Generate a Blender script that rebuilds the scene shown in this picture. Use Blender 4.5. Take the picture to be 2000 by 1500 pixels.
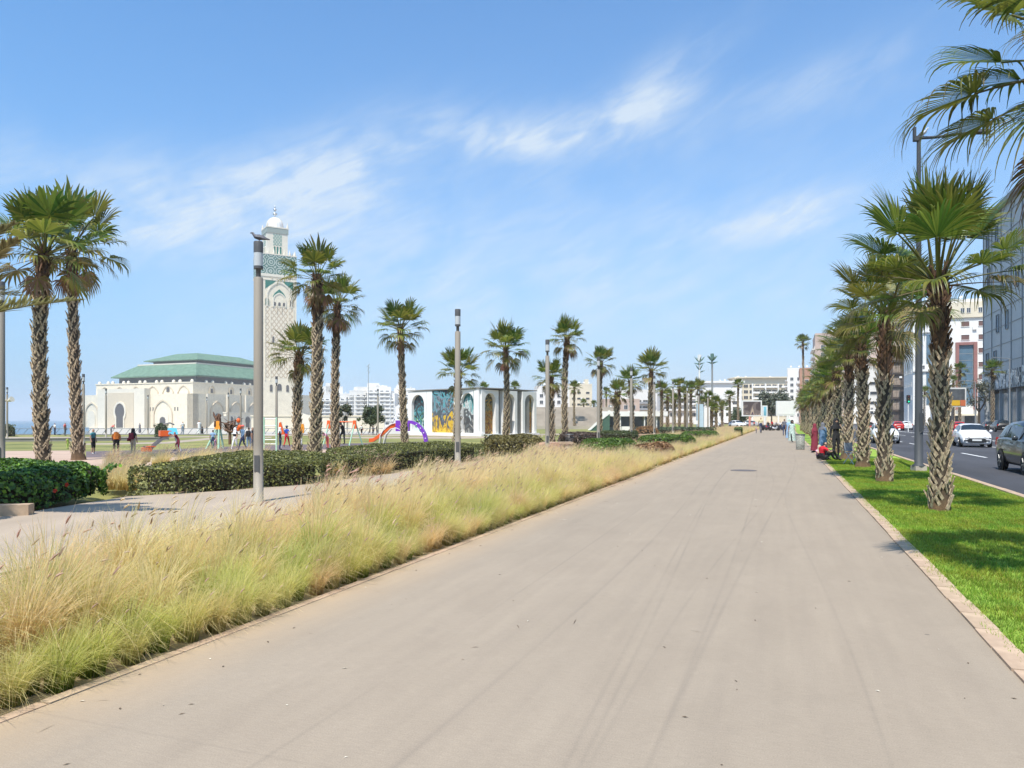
import bpy, bmesh, math, random
import numpy as np
from mathutils import Vector, Matrix, Euler

R = math.radians
scene = bpy.context.scene
col = scene.collection
for _o in list(bpy.data.objects):
    bpy.data.objects.remove(_o)

# ------------------------------------------------------------------ camera
F, CX, CY, H = 1444.0, 1000.0, 820.0, 1.6
cd = bpy.data.cameras.new('camera')
cam = bpy.data.objects.new('camera', cd)
col.objects.link(cam)
cam.location = (0, 0, H)
cam.rotation_euler = (R(90), 0, 0)
cd.sensor_width = 36.0
cd.lens = F / 2000 * 36
cd.shift_y = 70 / 2000
cd.clip_start = 0.05
cd.clip_end = 40000
scene.camera = cam

# ------------------------------------------------------------------ world, sun, exposure
SUN_AZ, SUN_EL = 202.0, 61.0
sun_dir = Vector((math.sin(R(SUN_AZ)) * math.cos(R(SUN_EL)), math.cos(R(SUN_AZ)) * math.cos(R(SUN_EL)), math.sin(R(SUN_EL))))
world = bpy.data.worlds.new('World')
scene.world = world
world.use_nodes = True
SKY_STRENGTH = 0.088
HAZE_DENSITY = 0.00018


def build_world():
    nt = world.node_tree
    N, L = nt.nodes, nt.links
    N.clear()
    out = N.new('ShaderNodeOutputWorld')
    bg = N.new('ShaderNodeBackground')
    bg.inputs['Strength'].default_value = SKY_STRENGTH
    sky = N.new('ShaderNodeTexSky')
    sky.sky_type = 'NISHITA'
    sky.sun_disc = False
    sky.sun_elevation = R(SUN_EL)
    sky.sun_rotation = R(SUN_AZ)
    sky.altitude = 0
    sky.air_density = 1.0
    sky.dust_density = 0.6
    sky.ozone_density = 2.2
    tc = N.new('ShaderNodeTexCoord')
    sep = N.new('ShaderNodeSeparateXYZ')
    L.new(tc.outputs['Generated'], sep.inputs[0])

    def m(op, a, b=None, clamp=False):
        n = N.new('ShaderNodeMath')
        n.operation = op
        n.use_clamp = clamp
        for i, v in enumerate((a, b)):
            if v is None:
                continue
            if isinstance(v, (int, float)):
                n.inputs[i].default_value = v
            else:
                L.new(v, n.inputs[i])
        return n.outputs[0]
    # cirrus veil: height above horizon and bearing of each direction of the sky
    az = m('ARCTAN2', sep.outputs[0], sep.outputs[1])
    el = m('ARCSINE', sep.outputs[2])
    comb = N.new('ShaderNodeCombineXYZ')
    rot = R(24)
    u = m('ADD', m('MULTIPLY', az, math.cos(rot)), m('MULTIPLY', el, math.sin(rot)))
    v = m('SUBTRACT', m('MULTIPLY', el, math.cos(rot)), m('MULTIPLY', az, math.sin(rot)))

    def noise(ku, kv, off, detail, rough, dist):
        comb = N.new('ShaderNodeCombineXYZ')
        L.new(m('ADD', m('MULTIPLY', u, ku), off), comb.inputs[0])
        L.new(m('MULTIPLY', v, kv), comb.inputs[1])
        nz = N.new('ShaderNodeTexNoise')
        nz.inputs['Scale'].default_value = 1.0
        nz.inputs['Detail'].default_value = detail
        nz.inputs['Roughness'].default_value = rough
        nz.inputs['Distortion'].default_value = dist
        L.new(comb.outputs[0], nz.inputs['Vector'])
        return nz.outputs['Fac']

    def sstep(x, a, b):
        r = N.new('ShaderNodeMapRange')
        r.interpolation_type = 'SMOOTHSTEP'
        r.inputs['From Min'].default_value = a
        r.inputs['From Max'].default_value = b
        L.new(x, r.inputs[0])
        return r.outputs[0]
    n_low = sstep(noise(7, 10, 2.3, 6, .58, .3), .27, .62)
    n_fib = sstep(noise(11, 48, 7.7, 6, .62, .55), .28, .74)

    def blob(px, py, rx, ry, ang, amp):
        a0 = math.atan((px - CX) / F)
        e0 = math.atan((CY - py) / F * math.cos(a0))
        ca, sa = math.cos(R(ang)), math.sin(R(ang))
        da = m('SUBTRACT', az, a0)
        de = m('SUBTRACT', el, e0)
        p = m('DIVIDE', m('ADD', m('MULTIPLY', da, ca), m('MULTIPLY', de, sa)), rx / F)
        q = m('DIVIDE', m('SUBTRACT', m('MULTIPLY', de, ca), m('MULTIPLY', da, sa)), ry / F)
        r2 = m('ADD', m('MULTIPLY', p, p), m('MULTIPLY', q, q))
        return m('MULTIPLY', m('POWER', 2.718, m('MULTIPLY', r2, -1.0)), amp)
    blobs = None
    for b in ((650, 350, 200, 75, 18, 1.0), (470, 400, 170, 60, 22, .7), (760, 310, 140, 60, 20, .6), (1130, 262, 230, 46, 6, .85), (940, 262, 110, 34, -8, .9),
              (1260, 190, 150, 44, 28, .9), (1440, 442, 160, 30, 2, 1.0), (1560, 408, 110, 34, 6, .8), (350, 420, 130, 50, 14, .9), (1150, 440, 650, 130, 3, .30),
              (760, 500, 700, 90, -6, .50), (200, 340, 240, 50, 6, .35), (1620, 165, 190, 46, 12, .45), (1000, 620, 900, 80, 2, .35)):
        k = blob(*b)
        blobs = k if blobs is None else m('ADD', blobs, k)
    # elsewhere round the sky: the same thin cirrus, patchy
    behind = m('MULTIPLY', m('SUBTRACT', 1.0, m('MULTIPLY', m('COSINE', az), 2.2, True), True), 0.5)
    mask = m('ADD', blobs, behind)
    cloud = m('MULTIPLY', mask, m('MULTIPLY', m('ADD', m('MULTIPLY', n_low, .80), .20), m('ADD', m('MULTIPLY', n_fib, .60), .40)), True)
    cloud = m('MULTIPLY', cloud, 0.84)
    veil = m('MULTIPLY', m('POWER', 2.718, m('MULTIPLY', m('ABSOLUTE', el), -3.5)), 0.97)
    tint = N.new('ShaderNodeMixRGB')
    tint.blend_type = 'MULTIPLY'
    tint.inputs[0].default_value = 1.0
    tint.inputs[2].default_value = (0.68, 1.49, 2.0, 1)
    L.new(sky.outputs[0], tint.inputs[1])
    mv = N.new('ShaderNodeMixRGB')
    L.new(veil, mv.inputs[0])
    L.new(tint.outputs[0], mv.inputs[1])
    vcm = N.new('ShaderNodeMixRGB')            # the sea side of the horizon is bluer than the town side
    L.new(sstep(az, -.75, .25), vcm.inputs[0])
    vcm.inputs[1].default_value = (3.05, 4.55, 6.55, 1)
    vcm.inputs[2].default_value = (4.15, 5.25, 6.75, 1)
    L.new(vcm.outputs[0], mv.inputs[2])
    mix = N.new('ShaderNodeMixRGB')
    L.new(cloud, mix.inputs[0])
    L.new(mv.outputs[0], mix.inputs[1])
    mix.inputs[2].default_value = (6.3, 7.2, 8.1, 1)
    L.new(mix.outputs[0], bg.inputs['Color'])
    L.new(bg.outputs[0], out.inputs['Surface'])


build_world()
sl = bpy.data.lights.new('sun', 'SUN')
sl.energy = 4.6
sl.angle = R(0.53)
sl.color = (1.0, 0.945, 0.86)
sun = bpy.data.objects.new('sun', sl)
sun.rotation_euler = (-sun_dir).to_track_quat('-Z', 'Y').to_euler()
sun.location = sun_dir * 50
col.objects.link(sun)
vs = scene.view_settings
scene.display_settings.display_device = 'sRGB'
vs.view_transform = 'Standard'
vs.look = 'None'
vs.exposure = 0.42
vs.gamma = 1.0
vs.use_curve_mapping = False
scene.render.engine = 'CYCLES'
cy = scene.cycles
cy.use_denoising = True
cy.max_bounces = 6
cy.diffuse_bounces = 3
cy.glossy_bounces = 3
cy.transmission_bounces = 4
cy.transparent_max_bounces = 8
cy.volume_bounces = 1
cy.caustics_reflective = False
cy.caustics_refractive = False
cy.sample_clamp_indirect = 6
scene.render.film_transparent = False

# ------------------------------------------------------------------ helpers
ANG = math.atan(531 / F)          # the promenade runs 20 degrees to the right of the view
SA, CA = math.sin(ANG), math.cos(ANG)


def ST(s, t, z=0.0):              # s metres along the promenade, t metres to its right
    return Vector((t * CA + s * SA, -t * SA + s * CA, z))


def at(px, py, z=0.0):            # ground point of height z seen at a pixel of the photograph
    Y = (H - z) * F / (py - CY)
    return Vector(((px - CX) / F * Y, Y, z))


def far(px, Y, z=0.0):
    return Vector(((px - CX) / F * Y, Y, z))


def hz(py, Y):                    # height at pixel row py, Y metres away
    return H + (CY - py) / F * Y


class MB:
    def __init__(s):
        s.v, s.f, s.m, s.sm = [], [], [], []

    def face(s, pts, m=0, smooth=False):
        i = len(s.v)
        s.v += [tuple(p) for p in pts]
        s.f.append(tuple(range(i, i + len(pts))))
        s.m.append(m)
        s.sm.append(smooth)

    def grid(s, rows, m=0, smooth=True, close=False):
        i = len(s.v)
        n = len(rows[0])
        for r in rows:
            s.v += [tuple(p) for p in r]
        for a in range(len(rows) - 1):
            for b in range(n if close else n - 1):
                c = (b + 1) % n
                s.f.append((i + a * n + b, i + a * n + c, i + (a + 1) * n + c, i + (a + 1) * n + b))
                s.m.append(m)
                s.sm.append(smooth)
        return i

    def box(s, c, d, m=0, rz=0.0, taper=1.0, M=None):
        x, y, z = d[0] / 2, d[1] / 2, d[2] / 2
        P = [(-x, -y, -z), (x, -y, -z), (x, y, -z), (-x, y, -z)]
        P += [(a * taper, b * taper, z) for a, b, _ in P[:4]]
        cr, sr = math.cos(rz), math.sin(rz)
        Q = []
        for a, b, e in P:
            p = Vector((a * cr - b * sr + c[0], a * sr + b * cr + c[1], e + c[2]))
            Q.append(tuple(M @ p) if M is not None else tuple(p))
        i = len(s.v)
        s.v += Q
        for f in ((3, 2, 1, 0), (4, 5, 6, 7), (0, 1, 5, 4), (1, 2, 6, 5), (2, 3, 7, 6), (3, 0, 4, 7)):
            s.f.append(tuple(i + k for k in f))
            s.m.append(m)
            s.sm.append(False)

    def prism(s, poly, z0, z1, m=0, mtop=None):
        n = len(poly)
        i = len(s.v)
        s.v += [(p[0], p[1], z0) for p in poly] + [(p[0], p[1], z1) for p in poly]
        s.f.append(tuple(i + n + k for k in range(n)))
        s.m.append(m if mtop is None else mtop)
        s.sm.append(False)
        s.f.append(tuple(i + n - 1 - k for k in range(n)))
        s.m.append(m)
        s.sm.append(False)
        for k in range(n):
            c = (k + 1) % n
            s.f.append((i + k, i + c, i + n + c, i + n + k))
            s.m.append(m)
            s.sm.append(False)

    def plate(s, poly, y0, y1, m=0):       # outline in x,z pushed from y0 (front) to y1
        n = len(poly)
        i = len(s.v)
        s.v += [(p[0], y0, p[1]) for p in poly] + [(p[0], y1, p[1]) for p in poly]
        for f in (tuple(i + k for k in range(n)), tuple(i + 2 * n - 1 - k for k in range(n))):
            s.f.append(f)
            s.m.append(m)
            s.sm.append(False)
        for k in range(n):
            c = (k + 1) % n
            s.f.append((i + c, i + k, i + n + k, i + n + c))
            s.m.append(m)
            s.sm.append(False)

    def lathe(s, prof, n=12, c=(0, 0, 0), m=0, smooth=True, caps=True):
        rows = []
        for r, z in prof:
            rows.append([(c[0] + r * math.cos(2 * math.pi * k / n), c[1] + r * math.sin(2 * math.pi * k / n), c[2] + z) for k in range(n)])
        s.grid(rows, m, smooth, close=True)
        if caps:
            s.face(list(reversed(rows[0])), m)
            s.face(rows[-1], m)

    def tube(s, path, rad, n=6, m=0, smooth=True, caps=True):
        path = [Vector(p) for p in path]
        rows = []
        for k, p in enumerate(path):
            d = (path[min(k + 1, len(path) - 1)] - path[max(k - 1, 0)]).normalized()
            a = d.cross(Vector((0, 0, 1)))
            if a.length < 1e-4:
                a = d.cross(Vector((0, 1, 0)))
            a.normalize()
            b = d.cross(a)
            r = rad[k] if isinstance(rad, (list, tuple)) else rad
            rows.append([p + a * (r * math.cos(2 * math.pi * j / n)) - b * (r * math.sin(2 * math.pi * j / n)) for j in range(n)])
        s.grid(rows, m, smooth, close=True)
        if caps:
            s.face(list(reversed(rows[0])), m)
            s.face(rows[-1], m)

    def mesh(s, name, mats):
        me = bpy.data.meshes.new(name)
        me.from_pydata(s.v, [], s.f)
        for q in (mats if isinstance(mats, (list, tuple)) else [mats]):
            me.materials.append(q)
        me.polygons.foreach_set('material_index', s.m)
        me.polygons.foreach_set('use_smooth', s.sm)
        me.update()
        return me

    def build(s, name, mats, parent=None, loc=(0, 0, 0), rz=0.0):
        return link(name, s.mesh(name, mats), parent, loc, rz)


def link(name, me, parent=None, loc=(0, 0, 0), rz=0.0, sc=None):
    o = bpy.data.objects.new(name, me)
    o.location = loc
    o.rotation_euler = (0, 0, rz)
    if sc is not None:
        o.scale = sc if isinstance(sc, (tuple, list)) else (sc, sc, sc)
    if parent is not None:
        o.parent = parent
    col.objects.link(o)
    return o


def tag(o, label=None, cat=None, group=None, kind=None):
    for k, v in (('label', label), ('category', cat), ('group', group), ('kind', kind)):
        if v:
            o[k] = v
    return o


def thing(name, label, cat, loc=(0, 0, 0), rz=0.0, group=None):
    o = bpy.data.objects.new(name, None)
    o.location = loc
    o.rotation_euler = (0, 0, rz)
    o.empty_display_size = 0.2
    col.objects.link(o)
    return tag(o, label, cat, group)


def structure(o):
    o['kind'] = 'structure'
    return o


def copy_tree(o, parent=None):
    c = o.copy()
    col.objects.link(c)
    c.parent = parent
    for ch in list(o.children):
        copy_tree(ch, c)
    return c


# ------------------------------------------------------------------ materials
MATS = {}


def mat(name, c, rough=0.75, var=0.12, scale=6.0, bump=0.0, metal=0.0, spec=0.4, c2=None, detail=5.0, stretch=None, attr=None,
        trans=0.0, randhue=0.0, coat=0.0, bscale=None):
    if name in MATS:
        return MATS[name]
    m = bpy.data.materials.new(name)
    m.use_nodes = True
    nt = m.node_tree
    N, L = nt.nodes, nt.links
    bs = N['Principled BSDF']
    bs.inputs['Roughness'].default_value = rough
    bs.inputs['Metallic'].default_value = metal
    bs.inputs['Specular IOR Level'].default_value = spec
    if coat:
        bs.inputs['Coat Weight'].default_value = coat
        bs.inputs['Coat Roughness'].default_value = 0.06
    tc = N.new('ShaderNodeTexCoord')
    mp = N.new('ShaderNodeMapping')
    L.new(tc.outputs['Object'], mp.inputs[0])
    if stretch:
        mp.inputs['Scale'].default_value = stretch
    nz = N.new('ShaderNodeTexNoise')
    nz.inputs['Scale'].default_value = scale
    nz.inputs['Detail'].default_value = detail
    nz.inputs['Roughness'].default_value = 0.6
    L.new(mp.outputs[0], nz.inputs['Vector'])
    rp = N.new('ShaderNodeValToRGB')
    rp.color_ramp.elements[0].position = 0.3
    rp.color_ramp.elements[1].position = 0.7
    a = [max(0, x * (1 - var)) for x in c]
    b = [x * (1 + var) for x in (c2 or c)]
    rp.color_ramp.elements[0].color = (*a, 1)
    rp.color_ramp.elements[1].color = (*b, 1)
    L.new(nz.outputs['Fac'], rp.inputs[0])
    out = rp.outputs[0]
    if attr:
        at_ = N.new('ShaderNodeAttribute')
        at_.attribute_name = attr
        mx = N.new('ShaderNodeMixRGB')
        mx.blend_type = 'MULTIPLY'
        mx.inputs[0].default_value = 1
        L.new(out, mx.inputs[1])
        L.new(at_.outputs['Color'], mx.inputs[2])
        out = mx.outputs[0]
    if randhue:
        oi = N.new('ShaderNodeObjectInfo')
        hs = N.new('ShaderNodeHueSaturation')
        mr = N.new('ShaderNodeMapRange')
        mr.inputs['To Min'].default_value = 0.5 - randhue * 0.12
        mr.inputs['To Max'].default_value = 0.5 + randhue * 0.05
        L.new(oi.outputs['Random'], mr.inputs[0])
        L.new(mr.outputs[0], hs.inputs['Hue'])
        mr2 = N.new('ShaderNodeMapRange')
        mr2.inputs['To Min'].default_value = 1 - randhue * 0.5
        mr2.inputs['To Max'].default_value = 1 + randhue * 0.35
        mu = N.new('ShaderNodeMath')
        mu.operation = 'FRACT'
        m3 = N.new('ShaderNodeMath')
        m3.operation = 'MULTIPLY'
        m3.inputs[1].default_value = 7.31
        L.new(oi.outputs['Random'], m3.inputs[0])
        L.new(m3.outputs[0], mu.inputs[0])
        L.new(mu.outputs[0], mr2.inputs[0])
        L.new(mr2.outputs[0], hs.inputs['Value'])
        L.new(out, hs.inputs['Color'])
        out = hs.outputs[0]
    L.new(out, bs.inputs['Base Color'])
    if bump:
        bp = N.new('ShaderNodeBump')
        bp.inputs['Strength'].default_value = bump
        bp.inputs['Distance'].default_value = 0.02
        n2 = N.new('ShaderNodeTexNoise')
        n2.inputs['Scale'].default_value = bscale or scale * 5
        n2.inputs['Detail'].default_value = 6
        L.new(mp.outputs[0], n2.inputs['Vector'])
        L.new(n2.outputs['Fac'], bp.inputs['Height'])
        L.new(bp.outputs[0], bs.inputs['Normal'])
    if trans:
        tr = N.new('ShaderNodeBsdfTranslucent')
        L.new(out, tr.inputs['Color'])
        ms = N.new('ShaderNodeMixShader')
        ms.inputs[0].default_value = trans
        L.new(bs.outputs[0], ms.inputs[1])
        L.new(tr.outputs[0], ms.inputs[2])
        L.new(ms.outputs[0], N['Material Output'].inputs['Surface'])
    MATS[name] = m
    return m


def vcol(me, cols):
    a = me.color_attributes.new('Col', 'FLOAT_COLOR', 'POINT')
    arr = np.ones((len(me.vertices), 4), dtype=np.float32)
    arr[:, :3] = np.asarray(cols, dtype=np.float32)
    a.data.foreach_set('color', arr.ravel())


def np_mesh(name, V, Fq, mats, cols=None, smooth=False, k=4):
    me = bpy.data.meshes.new(name)
    V = np.asarray(V, dtype=np.float32)
    Fq = np.asarray(Fq, dtype=np.int32)
    me.vertices.add(len(V))
    me.vertices.foreach_set('co', V.ravel())
    me.loops.add(Fq.size)
    me.loops.foreach_set('vertex_index', Fq.ravel())
    me.polygons.add(len(Fq))
    me.polygons.foreach_set('loop_start', np.arange(0, Fq.size, k, dtype=np.int32))
    me.polygons.foreach_set('loop_total', np.full(len(Fq), k, dtype=np.int32))
    if smooth:
        me.polygons.foreach_set('use_smooth', np.ones(len(Fq), dtype=bool))
    me.update(calc_edges=True)
    for q in (mats if isinstance(mats, (list, tuple)) else [mats]):
        me.materials.append(q)
    if cols is not None:
        vcol(me, cols)
    return me


def scatter(name, pts, rots, scales, idx, coll, label, cat):   # one stuff object: copies of the clumps in coll on a cloud of points
    me = bpy.data.meshes.new(name)
    me.from_pydata([tuple(p) for p in pts], [], [])
    for nm, ty, data in (('rot', 'FLOAT_VECTOR', rots), ('scl', 'FLOAT', scales), ('idx', 'INT', idx)):
        a = me.attributes.new(nm, ty, 'POINT')
        if ty == 'FLOAT_VECTOR':
            a.data.foreach_set('vector', np.asarray(data, dtype=np.float32).ravel())
        else:
            a.data.foreach_set('value', np.asarray(data, dtype=np.float32 if ty == 'FLOAT' else np.int32))
    o = link(name, me)
    tag(o, label, cat, kind='stuff')
    ng = bpy.data.node_groups.new(name, 'GeometryNodeTree')
    ng.interface.new_socket('Geometry', in_out='INPUT', socket_type='NodeSocketGeometry')
    ng.interface.new_socket('Geometry', in_out='OUTPUT', socket_type='NodeSocketGeometry')
    N, L = ng.nodes, ng.links
    gi, go = N.new('NodeGroupInput'), N.new('NodeGroupOutput')
    ip = N.new('GeometryNodeInstanceOnPoints')
    ci = N.new('GeometryNodeCollectionInfo')
    ci.inputs['Collection'].default_value = coll
    ci.inputs['Separate Children'].default_value = True
    ci.inputs['Reset Children'].default_value = True
    L.new(gi.outputs[0], ip.inputs['Points'])
    L.new(ci.outputs[0], ip.inputs['Instance'])
    ip.inputs['Pick Instance'].default_value = True
    for nm, ty, sock in (('rot', 'FLOAT_VECTOR', 'Rotation'), ('scl', 'FLOAT', 'Scale'), ('idx', 'INT', 'Instance Index')):
        na = N.new('GeometryNodeInputNamedAttribute')
        na.data_type = ty
        na.inputs['Name'].default_value = nm
        L.new(na.outputs['Attribute'], ip.inputs[sock])
    L.new(ip.outputs[0], go.inputs[0])
    md = o.modifiers.new('scatter', 'NODES')
    md.node_group = ng
    return o


def clump_collection(name, meshes):
    c = bpy.data.collections.new(name)
    for k, me in enumerate(meshes):
        ob = bpy.data.objects.new('%s_%02d' % (name, k), me)
        c.objects.link(ob)
    return c


rng = random.Random(7)
nr = np.random.default_rng(7)

# ------------------------------------------------------------------ ground, paths, road, sea
def path_material():
    m = bpy.data.materials.new('path_concrete')
    m.use_nodes = True
    nt = m.node_tree
    N, L = nt.nodes, nt.links
    bs = N['Principled BSDF']
    bs.inputs['Roughness'].default_value = 0.82
    bs.inputs['Specular IOR Level'].default_value = 0.25
    tc = N.new('ShaderNodeTexCoord')

    def noise(scale, st, detail=6, dist=0.0, rough=0.6):
        mp = N.new('ShaderNodeMapping')
        mp.inputs['Scale'].default_value = st
        L.new(tc.outputs['Object'], mp.inputs[0])
        n = N.new('ShaderNodeTexNoise')
        n.inputs['Scale'].default_value = scale
        n.inputs['Detail'].default_value = detail
        n.inputs['Distortion'].default_value = dist
        n.inputs['Roughness'].default_value = rough
        L.new(mp.outputs[0], n.inputs['Vector'])
        return n.outputs['Fac']

    def ramp(f, p0, p1, c0, c1):
        r = N.new('ShaderNodeValToRGB')
        r.color_ramp.elements[0].position = p0
        r.color_ramp.elements[1].position = p1
        r.color_ramp.elements[0].color = (*c0, 1)
        r.color_ramp.elements[1].color = (*c1, 1)
        L.new(f, r.inputs[0])
        return r.outputs[0]

    def mul(a, b, f=1.0):
        x = N.new('ShaderNodeMixRGB')
        x.blend_type = 'MULTIPLY'
        x.inputs[0].default_value = f
        L.new(a, x.inputs[1])
        L.new(b, x.inputs[2])
        return x.outputs[0]

    def mm(op, a, b, cl=False):
        n = N.new('ShaderNodeMath')
        n.operation = op
        n.use_clamp = cl
        for i, v in enumerate((a, b)):
            if isinstance(v, (int, float)):
                n.inputs[i].default_value = v
            else:
                L.new(v, n.inputs[i])
        return n.outputs[0]
    base = ramp(noise(0.35, (1, .35, 1)), .3, .72, (.303, .249, .189), (.338, .275, .207))
    base = mul(base, ramp(noise(7.0, (1, .035, 1), 5), .3, .7, (.95, .95, .955), (1.03, 1.03, 1.025)))      # wheel-worn streaks
    base = mul(base, ramp(noise(75.0, (.16, 1, 1), 6), .3, .72, (.93, .93, .93), (1.06, 1.06, 1.06)))      # brushed across
    base = mul(base, ramp(noise(1.1, (1.3, .8, 1), 8, .6, .7), .3, .7, (.94, .935, .93), (1.05, 1.05, 1.05)))     # patches
    base = mul(base, ramp(noise(170.0, (.7, 1, 1), 3), .3, .7, (.84, .84, .83), (1.14, 1.14, 1.14)))        # grain
    sep = N.new('ShaderNodeSeparateXYZ')
    L.new(tc.outputs['Object'], sep.inputs[0])
    # tyre marks that wander along the promenade
    lines = None
    for c0, amp, fr, ph, w, k in ((-1.9, .28, .16, .4, .014, .26), (-1.2, .45, .11, 2.0, .012, .30), (-.55, .3, .2, 4.0, .011, .22), (-2.5, .2, .13, 1.0, .012, .22),
                                  (-.15, .6, .075, 5.2, .013, .28), (.25, .22, .24, .8, .010, .2), (-1.45, .9, .05, 1.1, .012, .24), (-.9, .8, .062, 3.0, .012, .24)):
        x = mm('SUBTRACT', sep.outputs[0], mm('ADD', mm('MULTIPLY', mm('SINE', mm('ADD', mm('MULTIPLY', sep.outputs[1], fr), ph), 0), amp), c0))
        f = mm('MULTIPLY', mm('SUBTRACT', 1.0, mm('DIVIDE', mm('ABSOLUTE', x, 0), w * 2), True), k)
        lines = f if lines is None else mm('ADD', lines, f)
    lines = mm('MULTIPLY', lines, mm('MULTIPLY', mm('SUBTRACT', noise(.5, (1, .6, 1), 3), .30, True), 3.2))
    dk = N.new('ShaderNodeMixRGB')
    L.new(lines, dk.inputs[0])
    L.new(base, dk.inputs[1])
    dk.inputs[2].default_value = (.14, .12, .10, 1)
    # sandy dust along the planting side
    dust = mm('MULTIPLY', mm('SUBTRACT', 1.0, mm('DIVIDE', mm('ADD', sep.outputs[0], 3.86), .62), True), mm('ADD', noise(4, (1, .5, 1)), .25))
    d2 = N.new('ShaderNodeMixRGB')
    L.new(mm('MULTIPLY', dust, .60), d2.inputs[0])
    L.new(dk.outputs[0], d2.inputs[1])
    d2.inputs[2].default_value = (.47, .335, .205, 1)
    # old stains
    st = mm('MULTIPLY', mm('SUBTRACT', noise(1.7, (1, 1, 1), 2), .66, True), 1.2)
    d3 = N.new('ShaderNodeMixRGB')
    L.new(st, d3.inputs[0])
    L.new(d2.outputs[0], d3.inputs[1])
    d3.inputs[2].default_value = (.2, .17, .14, 1)
    vo = N.new('ShaderNodeTexVoronoi')
    vo.inputs['Scale'].default_value = 2.6
    L.new(tc.outputs['Object'], vo.inputs['Vector'])
    pit = mm('LESS_THAN', vo.outputs['Distance'], mm('MULTIPLY', mm('SUBTRACT', noise(.9, (1, 1, 1), 2), .50, True), .42))
    d4 = N.new('ShaderNodeMixRGB')
    L.new(mm('MULTIPLY', pit, .55), d4.inputs[0])
    L.new(d3.outputs[0], d4.inputs[1])
    d4.inputs[2].default_value = (.10, .085, .07, 1)
    jt = mm('LESS_THAN', mm('ABSOLUTE', mm('SUBTRACT', mm('FRACT', mm('MULTIPLY', mm('ADD', sep.outputs[1], 1.1), 1 / 8.0), 0), .5), 0), .0011)
    d5 = N.new('ShaderNodeMixRGB')
    L.new(mm('MULTIPLY', jt, .10), d5.inputs[0])
    L.new(d4.outputs[0], d5.inputs[1])
    d5.inputs[2].default_value = (.13, .11, .09, 1)
    L.new(d5.outputs[0], bs.inputs['Base Color'])
    bp = N.new('ShaderNodeBump')
    bp.inputs['Strength'].default_value = .25
    bp.inputs['Distance'].default_value = .004
    L.new(noise(60, (.4, 1, 1), 5), bp.inputs['Height'])
    L.new(bp.outputs[0], bs.inputs['Normal'])
    return m


M_earth = mat('earth', (.30, .20, .12), .95, .25, 1.5, .4)
M_bed = mat('bed_soil', (.33, .25, .14), .95, .3, 4, .5)
M_turf = mat('turf', (.20, .33, .035), .9, .26, 1.4, .6, c2=(.27, .38, .05), bscale=90)
M_parkgrass = mat('park_grass', (.16, .19, .045), .9, .35, .22, .4, c2=(.24, .22, .07), bscale=30)
M_asphalt = mat('asphalt', (.058, .058, .064), .85, .28, .45, .25, bscale=120, stretch=(1, .25, 1))
M_paint = mat('road_paint', (.72, .72, .70), .7, .15, 8)
M_stone = mat('kerb_stone', (.42, .30, .20), .8, .16, 5, .15, c2=(.46, .34, .23), randhue=.05)
M_stone2 = mat('kerb_stone_grey', (.46, .40, .33), .8, .18, 4, .2, randhue=.25)
M_pave = mat('paving', (.38, .305, .23), .85, .12, 1.2, .2, stretch=(1, .4, 1))
M_pink = mat('pink_paving', (.46, .33, .245), .85, .12, .8, .2)
M_rubber = mat('rubber_floor', (.15, .115, .115), .9, .15, .7, .2)
M_espl = mat('esplanade_stone', (.46, .42, .35), .8, .08, .05)
M_farpave = mat('far_pavement', (.45, .40, .34), .85, .12, .5)


def sheet(name, poly, z, m, sub=None):
    b = MB()
    b.face([(p[0], p[1], p[2] if len(p) > 2 else z) for p in poly], 0)
    return structure(b.build(name, m))


def strip(name, t0, t1, s0, s1, z, m):     # along the promenade, in its own axes
    b = MB()
    n = max(2, int((s1 - s0) / 8))
    b.grid([[(t0, s0 + (s1 - s0) * k / n, z), (t1, s0 + (s1 - s0) * k / n, z)] for k in range(n + 1)], 0, False)
    o = b.build(name, m, rz=-ANG)
    return structure(o)


land = MB()
LZ = -0.5
shore = [(-130, -80), (-130, 40), (-98, 98), (-15, 99.5), (-8, 240), (0, 3200), (4000, 3200), (4000, -80)]
land.face([(x, y, LZ) for x, y in reversed(shore)])
for (x0, y0), (x1, y1) in zip(shore[:6], shore[1:7]):
    land.face([(x0, y0, LZ), (x1, y1, LZ), (x1, y1, -9), (x0, y0, -9)])
structure(land.build('ground', M_earth))

m_sea = mat('sea_water', (.03, .085, .13), .22, .2, .05, .35, spec=.5, bscale=.25)
sb = MB()
sb.face([(-9000, -2500, -8), (4500, -2500, -8), (4500, 12000, -8), (-9000, 12000, -8)])
structure(sb.build('sea', m_sea))
eb = MB()
e_poly = [(-56, 101), (-171, 300), (-395, 690), (-560, 1500), (-2, 1500), (-6, 260), (-13, 101)]
eb.prism(list(reversed(e_poly)), -7.9, -5.0)
structure(eb.build('esplanade', M_espl))

# park on the seaward side, a little lower than the promenade
PZ = -0.30
sheet('park_lawn', [ST(-12, -80, PZ), ST(-12, -15, PZ), ST(330, -15, PZ), (-6, 320, PZ), (-14.8, 99, PZ), (-98, 97.8, PZ), (-129, 40, PZ)], PZ, M_parkgrass)
bank = MB()
bank.grid([[ST(s, -15.2, PZ - .02), ST(s, -11.9, -.02)] for s in range(-12, 340, 16)], 0, False)
structure(bank.build('bank', M_earth))
P_ = lambda px, py: at(px, py, PZ)


def up(v, dz):
    return (v[0], v[1], v[2] + dz)


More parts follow.
